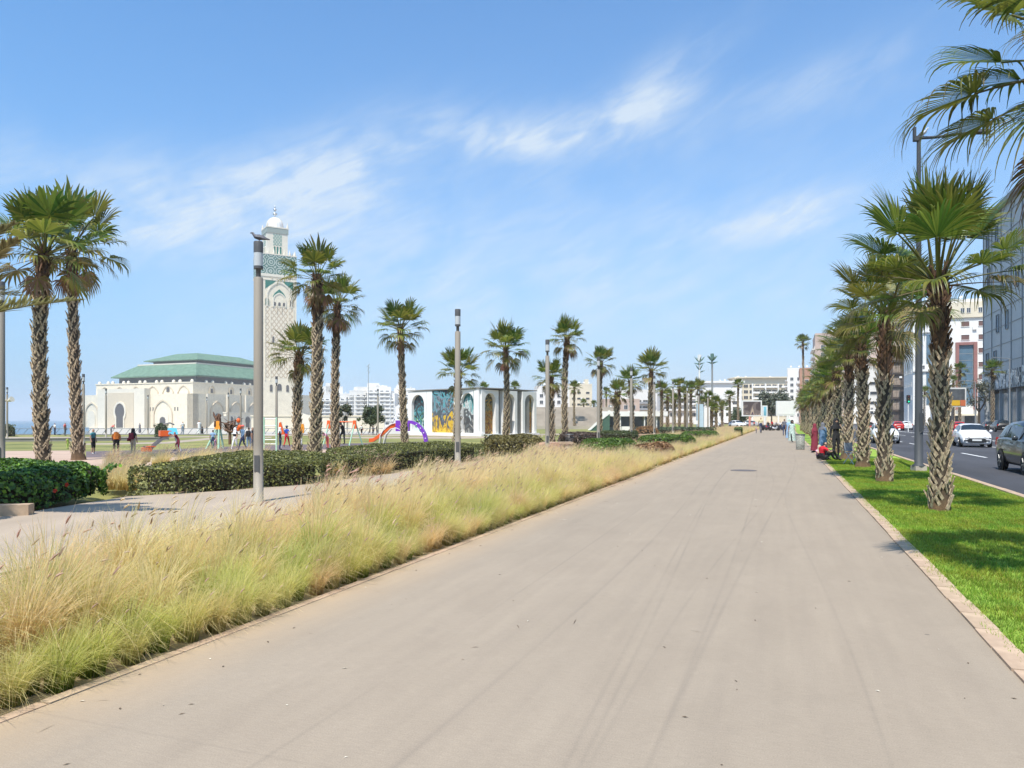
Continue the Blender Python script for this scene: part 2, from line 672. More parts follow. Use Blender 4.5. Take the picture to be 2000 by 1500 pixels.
sheet('plaza', [up(P_(x, y), .006) for x, y in ((-260, 960), (200, 935), (480, 905), (730, 886), (730, 876), (490, 881), (300, 892), (168, 894), (136, 880), (-260, 883))], PZ, M_pink)
sheet('play_area_floor', [up(P_(x, y), .012) for x, y in ((168, 894), (300, 892), (490, 881), (730, 876), (880, 872), (880, 862), (700, 866), (480, 871), (330, 878), (168, 882))], PZ, M_rubber)
sheet('park_path', [up(P_(x, y), .006) for x, y in ((-100, 856.5), (330, 855), (640, 850), (900, 853), (1150, 848), (1150, 846), (900, 850), (640, 847.5), (330, 853), (-100, 854))], PZ, M_pave)
sheet('park_path.001', [up(P_(x, y), .006) for x, y in ((160, 869), (330, 866.5), (420, 858), (530, 855.5), (530, 853.5), (410, 855), (320, 863.5), (160, 866.5))], PZ, M_pave)
sheet('park_path.002', [up(P_(x, y), .006) for x, y in ((640, 856), (900, 857), (1060, 853), (1060, 850.5), (900, 853.5), (640, 853))], PZ, M_pave)

strip('planting_bed', -12.0, -3.94, -8, 330, -.02, M_bed)
strip('promenade', -3.876, 1.366, -8, 330, 0.0, path_material())
strip('lawn', 1.52, 4.60, -8, 330, -.012, M_turf)
strip('road', 4.76, 38.0, -30, 330, -.12, M_asphalt)
strip('pavement', 38.16, 80.0, -30, 330, 0.0, M_farpave)
sheet('plaza_end', [ST(330, -15, -.01), ST(330, 80, -.01), ST(900, 400, -.01), ST(900, -150, -.01)], 0, M_farpave)

# side path between the grasses and the hedges
w2 = [at(-420, 1180), at(0, 1009), at(248, 970), at(450, 958), at(640, 942), at(760, 926), at(900, 906), at(1000, 893), at(1100, 884), at(1100, 896), at(1000, 910)]
w3 = [at(900, 925), at(760, 950), at(640, 980), at(500, 1020), at(250, 1070), at(0, 1120), at(-420, 1420)]
sheet('side_path', [up(p, .004) for p in reversed(w2 + w3)], 0, M_pave)

# road markings
pm = MB()


def dash(t, s0, s1, w=.14):
    pm.face([(t - w / 2, s0, 0), (t + w / 2, s0, 0), (t + w / 2, s1, 0), (t - w / 2, s1, 0)])


for k in range(-2, 40):
    dash(8.65, 5 + k * 8.5, 5 + k * 8.5 + 5)
    dash(19.8, 3 + k * 8.5, 3 + k * 8.5 + 4)
    dash(23.4, 1 + k * 8.5, 1 + k * 8.5 + 4)
for k in range(0, 33):
    dash(12.4, k * 10.0, k * 10.0 + 6)
dash(16.0, -20, 330)
dash(16.3, -20, 330)
structure(pm.build('road_marking', M_paint, loc=(0, 0, -.116), rz=-ANG))

# kerbs: the stones one can tell apart are pieces, the far ones one strip
def kerb(name, t0, t1, z0, z1, s0, s1, step, m, s_end):
    k = structure(MB().build(name, m, rz=-ANG)) if False else None
    b = MB()
    b.box(((t0 + t1) / 2, (s1 + s_end) / 2, (z0 + z1) / 2), (t1 - t0, s_end - s1, z1 - z0))
    b.box(((t0 + t1) / 2, (-8 + s0) / 2 - .002, (z0 + z1) / 2), (t1 - t0, s0 + 8, z1 - z0))
    b.box(((t0 + t1) / 2, (s0 + s1) / 2, z0 + .3 * (z1 - z0)), (t1 - t0 - .01, s1 - s0 - .01, .5 * (z1 - z0)))
    root = structure(b.build(name, m, rz=-ANG))
    q = MB()
    W, D, Hh = (t1 - t0), step - .014, z1 - z0
    e = .008
    q.prism([(-W / 2, -D / 2 + e), (-W / 2 + e, -D / 2), (W / 2 - e, -D / 2), (W / 2, -D / 2 + e), (W / 2, D / 2 - e), (W / 2 - e, D / 2), (-W / 2 + e, D / 2), (-W / 2, D / 2 - e)], -Hh / 2, Hh / 2)
    me = q.mesh('kerb_stone', m)
    n = int(round((s1 - s0) / step))
    for i in range(n):
        o = link('kerb_stone', me, root, ((t0 + t1) / 2 + rng.uniform(-.006, .006), s0 + (i + .5) * step, (z0 + z1) / 2 + rng.uniform(-.002, .004)), rng.uniform(-.009, .009))
    return root


kerb('kerb', 1.365, 1.525, -.16, .018, 2.0, 42.0, .5, M_stone, 330)
kerb('kerb.001', 4.60, 4.77, -.30, .02, 8.0, 68.0, 1.0, M_stone, 330)
kerb('kerb.002', -3.955, -3.875, -.16, .005, 1.0, 40.0, 1.0, M_stone, 330)
kb = MB()
kb.box((38.08, 150, -.08), (.16, 360, .2))
structure(kb.build('kerb.003', M_stone2, rz=-ANG))

mh = MB()
mh.lathe([(.40, 0), (.40, .006), (.37, .008), (0.01, .008)], 20)
o = mh.build('manhole_cover', mat('cast_iron', (.12, .10, .09), .6, .2, 12, .3), loc=at(1452, 919) + Vector((0, 0, .001)))
tag(o, 'dark round iron cover set in the promenade floor', 'manhole cover')

# low walls, kerb blocks
def wall_run(name, p0, p1, th, h, m, label, z=PZ):
    d = Vector(p1) - Vector(p0)
    b = MB()
    b.box((d.length / 2, 0, h / 2), (d.length, th, h))
    b.box((d.length / 2, 0, h + .03), (d.length + .04, th + .08, .06))
    o = b.build(name, m, loc=(p0[0], p0[1], z), rz=math.atan2(d.y, d.x))
    return tag(o, label, 'wall')


M_greywall = mat('grey_wall', (.24, .23, .21), .9, .15, .6, .2)
wall_run('garden_wall', P_(-60, 863.5), P_(330, 860), .3, .24, M_greywall, 'low grey garden wall crossing the lawn behind the two tall palms')
b = MB()
b.box((0, 0, .09), (1.6, .26, .18))
o = b.build('edging_block', M_stone, loc=at(-45, 1008), rz=.25)
tag(o, 'pale stone edging block in front of the flowering bush', 'stone block')

# ------------------------------------------------------------------ railing along the sea
M_rail = mat('rail_metal', (.20, .22, .24), .5, .1, 4)
fp0, fp1 = Vector((-66.5, 91.5, PZ)), Vector((-16.5, 94.5, PZ))
fd = fp1 - fp0
fl = fd.length
fence = thing('railing', 'long grey railing with slanted posts along the edge of the lawn', 'railing', fp0, math.atan2(fd.y, fd.x))
b = MB()
b.box((fl / 2, 0, .80), (fl, .07, .06))
b.build('top_rail', M_rail, fence)
b = MB()
b.box((fl / 2, 0, .06), (fl, .12, .12))
b.build('plinth', M_greywall, fence)
b = MB()
b.tube([(0, 0, .1), (.55, 0, .78)], .035, 5)
me = b.mesh('post', M_rail)
for k in range(int(fl / .95)):
    link('post', me, fence, (k * .95 + .1, 0, 0))

# ------------------------------------------------------------------ mosque
M_lime = mat('limestone', (.71, .63, .485), .85, .06, .35, .0, c2=(.75, .67, .52))
M_lime2 = mat('carved_limestone', (.60, .51, .375), .85, .08, 1.1)
M_marble = mat('white_marble', (.70, .64, .52), .7, .05, .3)
M_green = mat('green_tile_roof', (.095, .18, .115), .65, .16, .35, .0, c2=(.13, .22, .145), stretch=(1, 1, .2))
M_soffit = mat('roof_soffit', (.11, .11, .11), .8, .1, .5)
M_dark = mat('dark_opening', (.085, .08, .08), .7, .1, 2)
M_zel = mat('green_zellige', (.02, .16, .115), .5, .15, 1.0)


def arch(cx, w, z0, z1, kind='point', n=7):          # outline of an arched opening, x,z
    r = w / 2
    pts = [(cx - r, z0), (cx + r, z0)]
    zs = z1 - (w * .62 if kind == 'point' else r)
    if kind == 'keyhole':
        zs = z1 - r * 1.25
        neck = r * .72
        pts = [(cx - neck, z0), (cx + neck, z0), (cx + neck, zs - r * .75)]
        for k in range(2 * n + 1):
            a = -.72 + (math.pi + 1.44) * k / (2 * n)
            pts.append((cx + r * math.cos(a), zs + r * 1.22 * math.sin(a)))
        pts.append((cx - neck, zs - r * .75))
        return pts
    pts.append((cx + r, zs))
    if kind == 'round':
        for k in range(1, 2 * n):
            a = math.pi * k / (2 * n)
            pts.append((cx + r * math.cos(a), zs + r * math.sin(a)))
    else:
        for k in range(1, n):
            a = R(75) * k / n
            pts.append((cx - r * .35 + 1.35 * r * math.cos(a), zs + (z1 - zs) * math.sin(a) / math.sin(R(75))))
        pts.append((cx, z1))
        for k in range(n - 1, 0, -1):
            a = R(75) * k / n
            pts.append((cx + r * .35 - 1.35 * r * math.cos(a), zs + (z1 - zs) * math.sin(a) / math.sin(R(75))))
    pts.append((cx - r, zs))
    return pts


def arch_frame(b, cx, w, z0, z1, band, y0, y1, m, kind='point'):       # raised border round an arch
    o_ = arch(cx, w + 2 * band, z0, z1 + band, kind)
    i_ = arch(cx, w, z0, z1, kind)
    n = len(o_)
    for k in range(1, n):
        c = (k + 1) % n
        a0, a1, b0, b1 = o_[k], o_[c], i_[k], i_[c]
        b.face([(a0[0], y0, a0[1]), (b0[0], y0, b0[1]), (b1[0], y0, b1[1]), (a1[0], y0, a1[1])], m)
        b.face([(b0[0], y0, b0[1]), (b0[0], y1, b0[1]), (b1[0], y1, b1[1]), (b1[0], y0, b1[1])], m)
        b.face([(a1[0], y0, a1[1]), (a1[0], y1, a1[1]), (a0[0], y1, a0[1]), (a0[0], y0, a0[1])], m)


MZ = -5.0
mosque = thing('mosque', 'huge cream limestone mosque hall with stepped green tiled roof', 'mosque', (-258.9, 600, MZ), -R(22.5))
G0 = -MZ           # local height of our own ground level
b = MB()
b.box((-55.5, 66, 18.4), (111, 132, 36.8))
b.box((-55.5, 66, 37.2), (112, 133, .8))
b.box((-14, 160, 15.5), (28, 56, 31))
b.build('upper_wall', M_lime, mosque)
b = MB()
b.box((-58.5, -3, 13.9), (129, 6, 27.8))
b.box((-115, 40, 13.85), (16, 80, 27.7))
b.box((3, 60, 13.85), (6, 132, 27.7))
b.build('lower_wall', M_lime, mosque)
b = MB()
b.box((-67, -9, 16.2), (54, 6, 32.4))
b.build('portal', M_marble, mosque)


def panel(name, pts, y0, y1, m, parent=mosque, M=None):
    b = MB()
    b.plate(pts, y0, y1)
    if M is not None:
        b.v = [tuple(M @ Vector(p)) for p in b.v]
    return b.build(name, m, parent)


pp = panel('portal_panel', [(-82, 0), (-52, 0), (-52, 29), (-82, 29)], -12.35, -12.0, M_lime2)
panel('door', arch(-67, 10.5, 0, 20, 'keyhole'), -12.75, -12.36, M_dark)
b = MB()
arch_frame(b, -67, 11, 0, 20.4, 1.6, -13.0, -12.36, 0, 'keyhole')
b.build('door_surround', M_marble, mosque)
for cx, w, z1 in ((-108.5, 14, 20.5), (-26, 19, 22)):
    b = MB()
    arch_frame(b, cx, w, 0, z1, 1.3, -6.7, -6.0, 0)
    b.build('blind_arch', M_lime2, mosque)
    panel('arch_panel', arch(cx, w * .62, 0, z1 * .72), -6.4, -6.01, M_marble)
panel('side_door', arch(-26, 6, 0, 9, 'round'), -6.8, -6.41, M_dark)
for cx in (-100, -82, -63, -44, -27, -10):
    b = MB()
    arch_frame(b, cx, 11, 29.5, 34.3, .9, -.55, 0, 0)
    b.build('blind_arch', M_lime2, mosque)
panel('window', arch(-27, 3.2, 29.6, 33.4, 'round'), -.4, -.05, M_dark)
for x in (-121, -119, -99, -97, -40, -37, -13, -10):
    panel('slit_window', [(x - .5, 14), (x + .5, 14), (x + .5, 17), (x - .5, 17)], -6.2, -6.01, M_dark)
# side wall (turned away from the sun)
Ms = Matrix.Rotation(R(90), 4, 'Z')     # local x of the panel becomes +y of the hall, facing +x
for cy_ in (20, 42, 64, 92, 118):
    for w, z0, z1, x in ((13, 0, 21, 6), (4.2, 28.6, 34.6, 0)):
        b = MB()
        arch_frame(b, cy_, w, z0, z1, 1.2 if w > 6 else .8, -x - .8, -x, 0)
        b.v = [tuple(Ms @ Vector(p)) for p in b.v]
        b.build('blind_arch', M_lime2, mosque)
    panel('window', arch(cy_, 5, 0, 12), -6.5, -6.02, M_dark, M=Ms)
    panel('window', arch(cy_, 1.6, 29, 32.5, 'round'), -.5, -.02, M_dark, M=Ms)
for cy_ in (9, 31, 53, 78, 105):
    b = MB()
    b.box((6.6, cy_, 13.9), (1.4, 1.5, 27.8))
    b.build('pilaster', M_marble, mosque)
# arcade in front of the side wall
arc = MB()
arc.box((22, 66, 6.0), (3, 108, 12))
arc.box((22, 66, 12.5), (4, 109, .9))
arc.build('arcade_wall', M_marble, mosque)
for k in range(11):
    panel('arcade_opening', arch(17 + k * 9.6, 5.4, 0, 9.5, 'keyhole'), -23.9, -23.52, M_dark, M=Ms)
st = MB()
for k in range(14):
    st.box((14 + k * .9, 8, k * .72 * .5 + .2), (.9, 12, k * .72 + .4))
st.build('stair', M_marble, mosque)
# parapet domes and roof
b = MB()
b.lathe([(1.35, 0), (1.4, .6), (1.2, 1.4), (.7, 2.0), (.05, 2.3)], 8)
me = b.mesh('parapet_dome', M_marble)
for x in (-109, -98.5, -93, -80, -74.5, -61, -55, -42, -36, -23, -16, -3):
    link('parapet_dome', me, mosque, (x, 2, 37.6))
for y in (16, 23, 38, 45, 60, 67, 84, 91, 108, 116, 127):
    link('parapet_dome', me, mosque, (-2, y, 37.6))


def hip(b, x0, x1, y0, y1, z0, ins, z1, m, th=1.0):
    A = [(x0, y0), (x1, y0), (x1, y1), (x0, y1)]
    B = [(x0 + ins, y0 + ins), (x1 - ins, y0 + ins), (x1 - ins, y1 - ins), (x0 + ins, y1 - ins)]
    for k in range(4):
        c = (k + 1) % 4
        b.face([(*A[k], z0 + th), (*A[c], z0 + th), (*B[c], z1), (*B[k], z1)], m)
        b.face([(*A[k], z0), (*A[c], z0), (*A[c], z0 + th), (*A[k], z0 + th)], m)
    b.face([(*p, z1) for p in B], m)
    b.face([(*p, z0) for p in reversed(A)], m)


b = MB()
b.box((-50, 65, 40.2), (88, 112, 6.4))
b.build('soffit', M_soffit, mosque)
b = MB()
hip(b, -98, -1, 4, 128, 42.6, 15, 54, 0)
b.build('roof', M_green, mosque)
b = MB()
b.box((-49.5, 66, 54.5), (67.6, 94.6, 1.0))
b.build('roof_coping', M_marble, mosque)
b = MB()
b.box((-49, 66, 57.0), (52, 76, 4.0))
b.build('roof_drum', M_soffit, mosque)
b = MB()
hip(b, -80, -18, 22, 112, 57.6, 19, 65.5, 0, .7)
b.build('upper_roof', M_green, mosque)

# ------------------------------------------------------------------ minaret
def lattice_mat(name, c0, c1, scale, wid=.5):        # carved diamond network
    m = bpy.data.materials.new(name)
    m.use_nodes = True
    nt = m.node_tree
    N, L = nt.nodes, nt.links
    bs = N['Principled BSDF']
    bs.inputs['Roughness'].default_value = .8
    tc = N.new('ShaderNodeTexCoord')
    sep = N.new('ShaderNodeSeparateXYZ')
    L.new(tc.outputs['Object'], sep.inputs[0])

    def mm(op, a, b):
        n = N.new('ShaderNodeMath')
        n.operation = op
        for i, v in enumerate((a, b)):
            if isinstance(v, (int, float)):
                n.inputs[i].default_value = v
            else:
                L.new(v, n.inputs[i])
        return n.outputs[0]
    h = mm('ADD', sep.outputs[0], sep.outputs[1])
    p = mm('ABSOLUTE', mm('SINE', mm('MULTIPLY', mm('ADD', h, mm('MULTIPLY', sep.outputs[2], .75)), scale), 0), 0)
    q = mm('ABSOLUTE', mm('SINE', mm('MULTIPLY', mm('SUBTRACT', h, mm('MULTIPLY', sep.outputs[2], .75)), scale), 0), 0)
    f = mm('MINIMUM', p, q)
    r = N.new('ShaderNodeValToRGB')
    r.color_ramp.elements[0].position = wid * .7
    r.color_ramp.elements[1].position = wid
    r.color_ramp.elements[0].color = (*c1, 1)
    r.color_ramp.elements[1].color = (*c0, 1)
    L.new(f, r.inputs[0])
    L.new(r.outputs[0], bs.inputs['Base Color'])
    return m


def rosette_mat(name):
    m = bpy.data.materials.new(name)
    m.use_nodes = True
    nt = m.node_tree
    N, L = nt.nodes, nt.links
    bs = N['Principled BSDF']
    bs.inputs['Roughness'].default_value = .55
    tc = N.new('ShaderNodeTexCoord')
    v = N.new('ShaderNodeTexVoronoi')
    v.inputs['Scale'].default_value = .155
    v.inputs['Randomness'].default_value = .12
    L.new(tc.outputs['Object'], v.inputs['Vector'])
    mu = N.new('ShaderNodeMath')
    mu.operation = 'MULTIPLY'
    mu.inputs[1].default_value = 26
    L.new(v.outputs['Distance'], mu.inputs[0])
    sn = N.new('ShaderNodeMath')
    sn.operation = 'SINE'
    L.new(mu.outputs[0], sn.inputs[0])
    v2 = N.new('ShaderNodeTexVoronoi')
    v2.inputs['Scale'].default_value = .9
    v2.feature = 'DISTANCE_TO_EDGE'
    L.new(tc.outputs['Object'], v2.inputs['Vector'])
    ad = N.new('ShaderNodeMath')
    ad.operation = 'MULTIPLY_ADD'
    ad.inputs[1].default_value = .32
    ad.inputs[2].default_value = .0
    L.new(sn.outputs[0], ad.inputs[0])
    a2 = N.new('ShaderNodeMath')
    a2.operation = 'ADD'
    L.new(ad.outputs[0], a2.inputs[0])
    L.new(v2.outputs['Distance'], a2.inputs[1])
    r = N.new('ShaderNodeValToRGB')
    r.color_ramp.elements[0].position = .0
    r.color_ramp.elements[1].position = .22
    r.color_ramp.elements[0].color = (.42, .46, .40, 1)
    r.color_ramp.elements[1].color = (.045, .14, .11, 1)
    L.new(a2.outputs[0], r.inputs[0])
    L.new(r.outputs[0], bs.inputs['Base Color'])
    return m


MY = 560.0
S_ = 25.4
minaret = thing('minaret', 'tall square cream minaret with green tiled bands and white dome', 'minaret', (far(537, MY).x, MY, MZ), R(32))
zz = lambda py: hz(py, MY) - MZ
sebka = lattice_mat('carved_diamond_lattice', (.72, .64, .50), (.50, .40, .28), .95, .52)
sebka_g = lattice_mat('green_diamond_lattice', (.55, .53, .45), (.16, .28, .22), 1.5, .62)
hs = S_ / 2
b = MB()
b.box((0, 0, zz(547) / 2), (S_, S_, zz(547)))
b.build('shaft', M_lime, minaret)
b = MB()
b.box((0, 0, (zz(547) + zz(542)) / 2), (S_ + .8, S_ + .8, zz(542) - zz(547)))
b.box((0, 0, (zz(505) + zz(503)) / 2), (S_ + .6, S_ + .6, zz(503) - zz(505)))
b.box((0, 0, zz(553)), (S_ + .5, S_ + .5, .8))
b.build('cornice', M_marble, minaret)
b = MB()
b.box((0, 0, (zz(542) + zz(505)) / 2), (S_ + .3, S_ + .3, zz(505) - zz(542)))
b.build('tile_band', rosette_mat('green_rosette_tile'), minaret)
b = MB()
b.lathe([(.7, 0), (.75, 1.2), (.35, 2.6), (.02, 4.2)], 6)
me = b.mesh('merlon', M_marble)
for k in range(7):
    for sgn in (-1, 1):
        link('merlon', me, minaret, ((k - 3) * 3.9, sgn * 12.2, zz(503)))
for k in range(1, 6):
    for sgn in (-1, 1):
        link('merlon', me, minaret, (sgn * 12.2, (k - 3) * 3.9, zz(503)))
L_ = 15.2
b = MB()
b.box((0, 0, (zz(505) + zz(460)) / 2), (L_, L_, zz(460) - zz(505)))
b.build('lantern', M_marble, minaret)
b = MB()
b.box((0, 0, (zz(460) + zz(450)) / 2), (L_ + .8, L_ + .8, zz(450) - zz(460)))
b.build('lantern_band', lattice_mat('grey_green_band', (.34, .37, .33), (.2, .25, .22), 2.4, .6), minaret)
b = MB()
b.box((0, 0, zz(449)), (L_ + 1.2, L_ + 1.2, .9))
b.build('lantern_cornice', M_marble, minaret)
me = me.copy()
for sx in (-1, 1):
    for sy in (-1, 1):
        o = link('corner_merlon', me, minaret, (sx * 7.4, sy * 7.4, zz(448)), 0, (1.0, 1.0, 1.0))
dz0, dz1 = zz(449), zz(425)
rad = 6.0
prof = [(rad, 0), (rad * 1.0, (dz1 - dz0) * .30)]
for k in range(1, 9):
    a = math.pi / 2 * k / 8
    prof.append((max(.05, rad * math.cos(a)), (dz1 - dz0) * (.30 + .70 * math.sin(a))))
b = MB()
b.lathe(prof, 20, (0, 0, dz0))
dome = b.build('dome', mat('white_dome', (.80, .80, .80), .5, .03, .3), minaret)
b = MB()
for k in range(16):
    a = 2 * math.pi * k / 16
    b.tube([(rad * 1.01 * math.cos(a), rad * 1.01 * math.sin(a), dz0 + .5)] + [((rad + .05) * math.cos(q) * math.cos(a), (rad + .05) * math.cos(q) * math.sin(a), dz0 + (dz1 - dz0) * (.30 + .70 * math.sin(q))) for q in (0, .3, .6, .9, 1.2)], .14, 4)
b.build('dome_rib', M_lime2, dome)
b = MB()
fz = lambda p: zz(p)
b.lathe([(.35, fz(426)), (.35, fz(421)), (.9, fz(420.6)), (1.75, fz(418.6)), (1.75, fz(417.2)), (.4, fz(415.2)), (.35, fz(412)), (1.25, fz(410.4)), (1.25, fz(409)), (.3, fz(407.4)), (.3, fz(405.6)), (.7, fz(404.6)), (.15, fz(403)), (.05, fz(400.5))], 10)
b.build('finial', mat('finial_metal', (.55, .55, .52), .3, .05, 2, metal=.6), minaret)
for face in range(2):            # the two faces seen from the promenade
    Mf = Matrix.Rotation(-R(90) * face, 4, 'Z')

    def fpanel(name, pts, d0, d1, m, off=hs):
        return panel(name, pts, -off - d1, -off - d0, m, minaret, Mf)

    def fr(name, cx, w, z0, z1, band, d, m, kind='point', off=hs):
        b = MB()
        arch_frame(b, cx, w, z0, z1, band, -off - d, -off, 0, kind)
        b.v = [tuple(Mf @ Vector(p)) for p in b.v]
        return b.build(name, m, minaret)
    z = zz
    for sg in (-1, 1):
        fpanel('spandrel', [(sg * 10.2, z(571)), (sg * 10.2, z(554.5)), (sg * 2.4, z(554.5)), (sg * 4.6, z(560)), (sg * 7.4, z(565))][::-sg], .0, .12, M_zel)
    fpanel('arch_tile', [(-4.6, z(590)), (4.6, z(590)), (4.6, z(584)), (3.4, z(578)), (1.8, z(574)), (0, z(570)), (-1.8, z(574)), (-3.4, z(578)), (-4.6, z(584))], .0, .14, M_zel)
    fr('arch_band', 0, 17, z(604), z(558), 1.0, .5, M_marble)
    fr('arch_band', 0, 8.2, z(604), z(579), .9, .55, M_marble)
    fpanel('arch_infill', arch(0, 8.2, z(604), z(579)), .05, .22, M_lime)
    for cx in (-9, 9):
        fpanel('window', arch(cx, 2.2, z(601), z(589), 'round'), .0, .25, M_zel if cx < 0 else M_dark)
        fr('window_surround', cx, 2.4, z(601), z(588.5), .5, .4, M_lime2, 'round')
    for cx in (-3.4, 0, 3.4):
        fpanel('window', arch(cx, 1.7, z(602), z(595), 'round'), .22, .34, M_dark)
    for cx in (-1.7, 1.7):
        fpanel('colonnette', [(cx - .2, z(615)), (cx + .2, z(615)), (cx + .2, z(600)), (cx - .2, z(600))], .23, .5, M_lime2)
    fpanel('lattice_panel', [(-10, z(740)), (10, z(740)), (10, z(604.5)), (-10, z(604.5))], .0, .1, sebka)
    for cx in (-10.4, -6.6, 6.6, 10.4):
        fpanel('rib', [(cx - .3, z(745)), (cx + .3, z(745)), (cx + .3, z(606)), (cx - .3, z(606))], .0, .35, M_lime)
    for px_, py_, w_ in ((-6, 752, 1.9), (0, 750, 3.2), (6, 752, 1.9), (-4.5, 660, 1.4)):
        fpanel('window', arch(px_, w_, z(py_ + 14), z(py_ + 1), 'round'), .1, .3, M_dark)
    for k in range(4):
        cx = -5.4 + k * 3.6
        fpanel('slot', arch(cx, .9, z(551.5), z(547.8), 'round'), .25, .5, M_lime2)
    lo = L_ / 2
    fpanel('lantern_lattice', [(-3.2, z(484)), (3.2, z(484)), (3.2, z(461.5)), (-3.2, z(461.5))], .0, .1, sebka_g, lo)
    for cx in (-2.2, 0, 2.2):
        fpanel('lantern_window', arch(cx, 1.3, z(500), z(486), 'round'), .0, .15, M_zel, lo)
        fr('lantern_arch', cx, 1.4, z(500), z(485.5), .35, .35, M_marble, 'round', lo)

# ------------------------------------------------------------------ palms
M_frond = mat('palm_leaf', (1, 1, 1), .42, .12, 3, attr='Col', trans=.38, randhue=.5, spec=.45)
M_trunk = mat('palm_trunk', (1, 1, 1), .95, .28, 9, .7, attr='Col', bscale=40)
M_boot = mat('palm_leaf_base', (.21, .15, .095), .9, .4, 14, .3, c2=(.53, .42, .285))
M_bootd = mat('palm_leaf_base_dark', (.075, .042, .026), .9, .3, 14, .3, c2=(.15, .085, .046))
M_fibre = mat('palm_fibre', (.16, .085, .04), 1, .35, 30, .8, c2=(.24, .14, .07), stretch=(1, 1, .2))

GREEN = ((.052, .108, .015), (.235, .295, .046))
YELL = ((.19, .20, .035), (.32, .27, .075))
DRY = ((.30, .20, .095), (.36, .26, .14))


def frond_mesh(name, e, seed, nseg=40, near=True, dry=0.0, Lp=.80, L=.78, fold=.22, droop=1.0, spread=112, stalk=True):
    r = random.Random(seed)
    V, Fq, C = [], [], []
    e0 = R(e)
    # leaf stalk, sagging
    path = []
    p = np.array([.06, 0., 0.])
    ang = e0
    sag = R(16 if e > 0 else 8) * (1 if e < 70 else .2)
    k_ = 6
    for k in range(k_ + 1):
        path.append(p.copy())
        ang = e0 - sag * (k / k_) ** 1.2
        p = p + Lp / k_ * np.array([math.cos(ang), 0, math.sin(ang)])
    if stalk:
        n = 4
        for k, q in enumerate(path):
            w = .030 * (1 - .55 * k / k_)
            t_ = np.array([-math.sin(ang), 0, math.cos(ang)])
            for j in range(n):
                a = math.pi / 2 * j + .78
                V.append(q + np.array([0, 1, 0]) * w * math.cos(a) + t_ * w * .55 * math.sin(a))
                g = np.array((.16, .17, .04)) * (1 - dry) + np.array((.22, .13, .06)) * dry
                C.append(g)
        for k in range(k_):
            for j in range(n):
                c = (j + 1) % n
                Fq.append((k * n + j, k * n + c, (k + 1) * n + c, (k + 1) * n + j))
    hub = path[-1]
    ang += R(10 if e > 10 else (0 if e > -20 else -8))
    a = np.array([math.cos(ang), 0, math.sin(ang)])
    b = np.array([0., 1., 0.])
    nn = np.array([-math.sin(ang), 0, math.cos(ang)])
    sp = R(spread)
    dth = 2 * sp / nseg
    if near:
        rs = (.03, .30, .56, .70, .82, .92, 1.0)
        ws = (1, 1, 1, .62, .42, .25, .05)
    else:
        rs = (.04, .55, .80, 1.0)
        ws = (1, 1, .60, .08)
    tw = r.uniform(-.12, .12)
    for i in range(nseg):
        th = -sp + dth * (i + .5)
        Li = L * (.60 + .40 * math.cos(th * .85)) * r.uniform(.90, 1.06)
        d = a * math.cos(th) + b * math.sin(th)
        d = d + nn * (fold * abs(math.sin(th)) + tw * math.sin(th))
        d /= np.linalg.norm(d)
        side = -a * math.sin(th) + b * math.cos(th)
        green = np.array(GREEN[0]) * (1 - (i % 2) * .18)
        u = r.random()
        green = green * (1 - u) + np.array(GREEN[1]) * u if u > .35 else green * 1.25
        if dry:
            q = np.array(DRY[0]) * r.uniform(.7, 1.1) if r.random() < dry else np.array(YELL[0]) * r.uniform(.6, 1)
            green = green * (1 - min(1, dry * 1.3)) + q * min(1, dry * 1.3)
        tip = np.array(YELL[1]) * r.uniform(.5, 1.0) if r.random() < .55 else green
        kd = droop * r.uniform(.55, 1.35)
        sway = r.uniform(-.10, .10)
        start = len(V)
        for j, rr in enumerate(rs):
            q = hub + d * rr * Li
            hw = rr * Li * math.tan(dth / 2) if ws[j] == 1 else .56 * Li * math.tan(dth / 2) * ws[j]
            hw = max(hw, .0022)
            f = max(0.0, (rr - .48) / .52)
            drop = kd * Li * (.04 * rr * rr + .34 * f ** 2.0)
            q = q + np.array([0, 0, -drop]) - d * drop * .42 * f + side * sway * f * Li
            pl = .30 * hw if near else 0
            cc = green * (1 - f * .75) + tip * (f * .75)
            if near:
                V += [q - side * hw, q + nn * pl, q + side * hw]
                C += [cc * .92, cc, cc * 1.05]
            else:
                V += [q - side * hw, q + side * hw]
                C += [cc, cc]
        m_ = 3 if near else 2
        for j in range(len(rs) - 1):
            for c in range(m_ - 1):
                o_ = start + j * m_ + c
                Fq.append((o_, o_ + 1, o_ + 1 + m_, o_ + m_))
    return np_mesh(name, V, Fq, M_frond, C)


LV = {}
for near in (True, False):
    ns = 46 if near else 22
    S = []
    for nm, e, dr, kw in (('top', 77, 0, dict(droop=.15, Lp=.62, spread=52, L=1.02)), ('spear', 82, 0, dict(spread=14, L=.85, droop=.15, Lp=.55)), ('up', 66, 0, dict(droop=.25)), ('up', 52, 0, dict(droop=.4)), ('mid', 36, 0, dict(droop=.55)),
                          ('mid', 22, .05, dict(droop=.75)), ('out', 8, .16, dict(droop=.9, Lp=.9)), ('out', -6, .32, dict(droop=1.0, Lp=.9)), ('low', -26, .5, dict(droop=1.1, L=.72)),
                          ('low', -44, .6, dict(droop=1.2, L=.68)), ('dead', -66, 1.0, dict(droop=.8, L=.62, Lp=.7, spread=80)), ('dead', -78, 1.0, dict(droop=.6, L=.6, Lp=.6, spread=60))):
        for v in range(2):
            n_ = max(6, int(ns * kw.get('spread', 112) / 112))
            if nm == 'spear':
                n_ = 9
            S.append((e, frond_mesh('frond', e, hash((nm, v, near)) % 9999 + v * 31 + int(e), n_, near, dr, **kw)))
    LV[near] = S


def fronds(near, lo, hi):
    return [me for e, me in LV[near] if lo <= e <= hi]


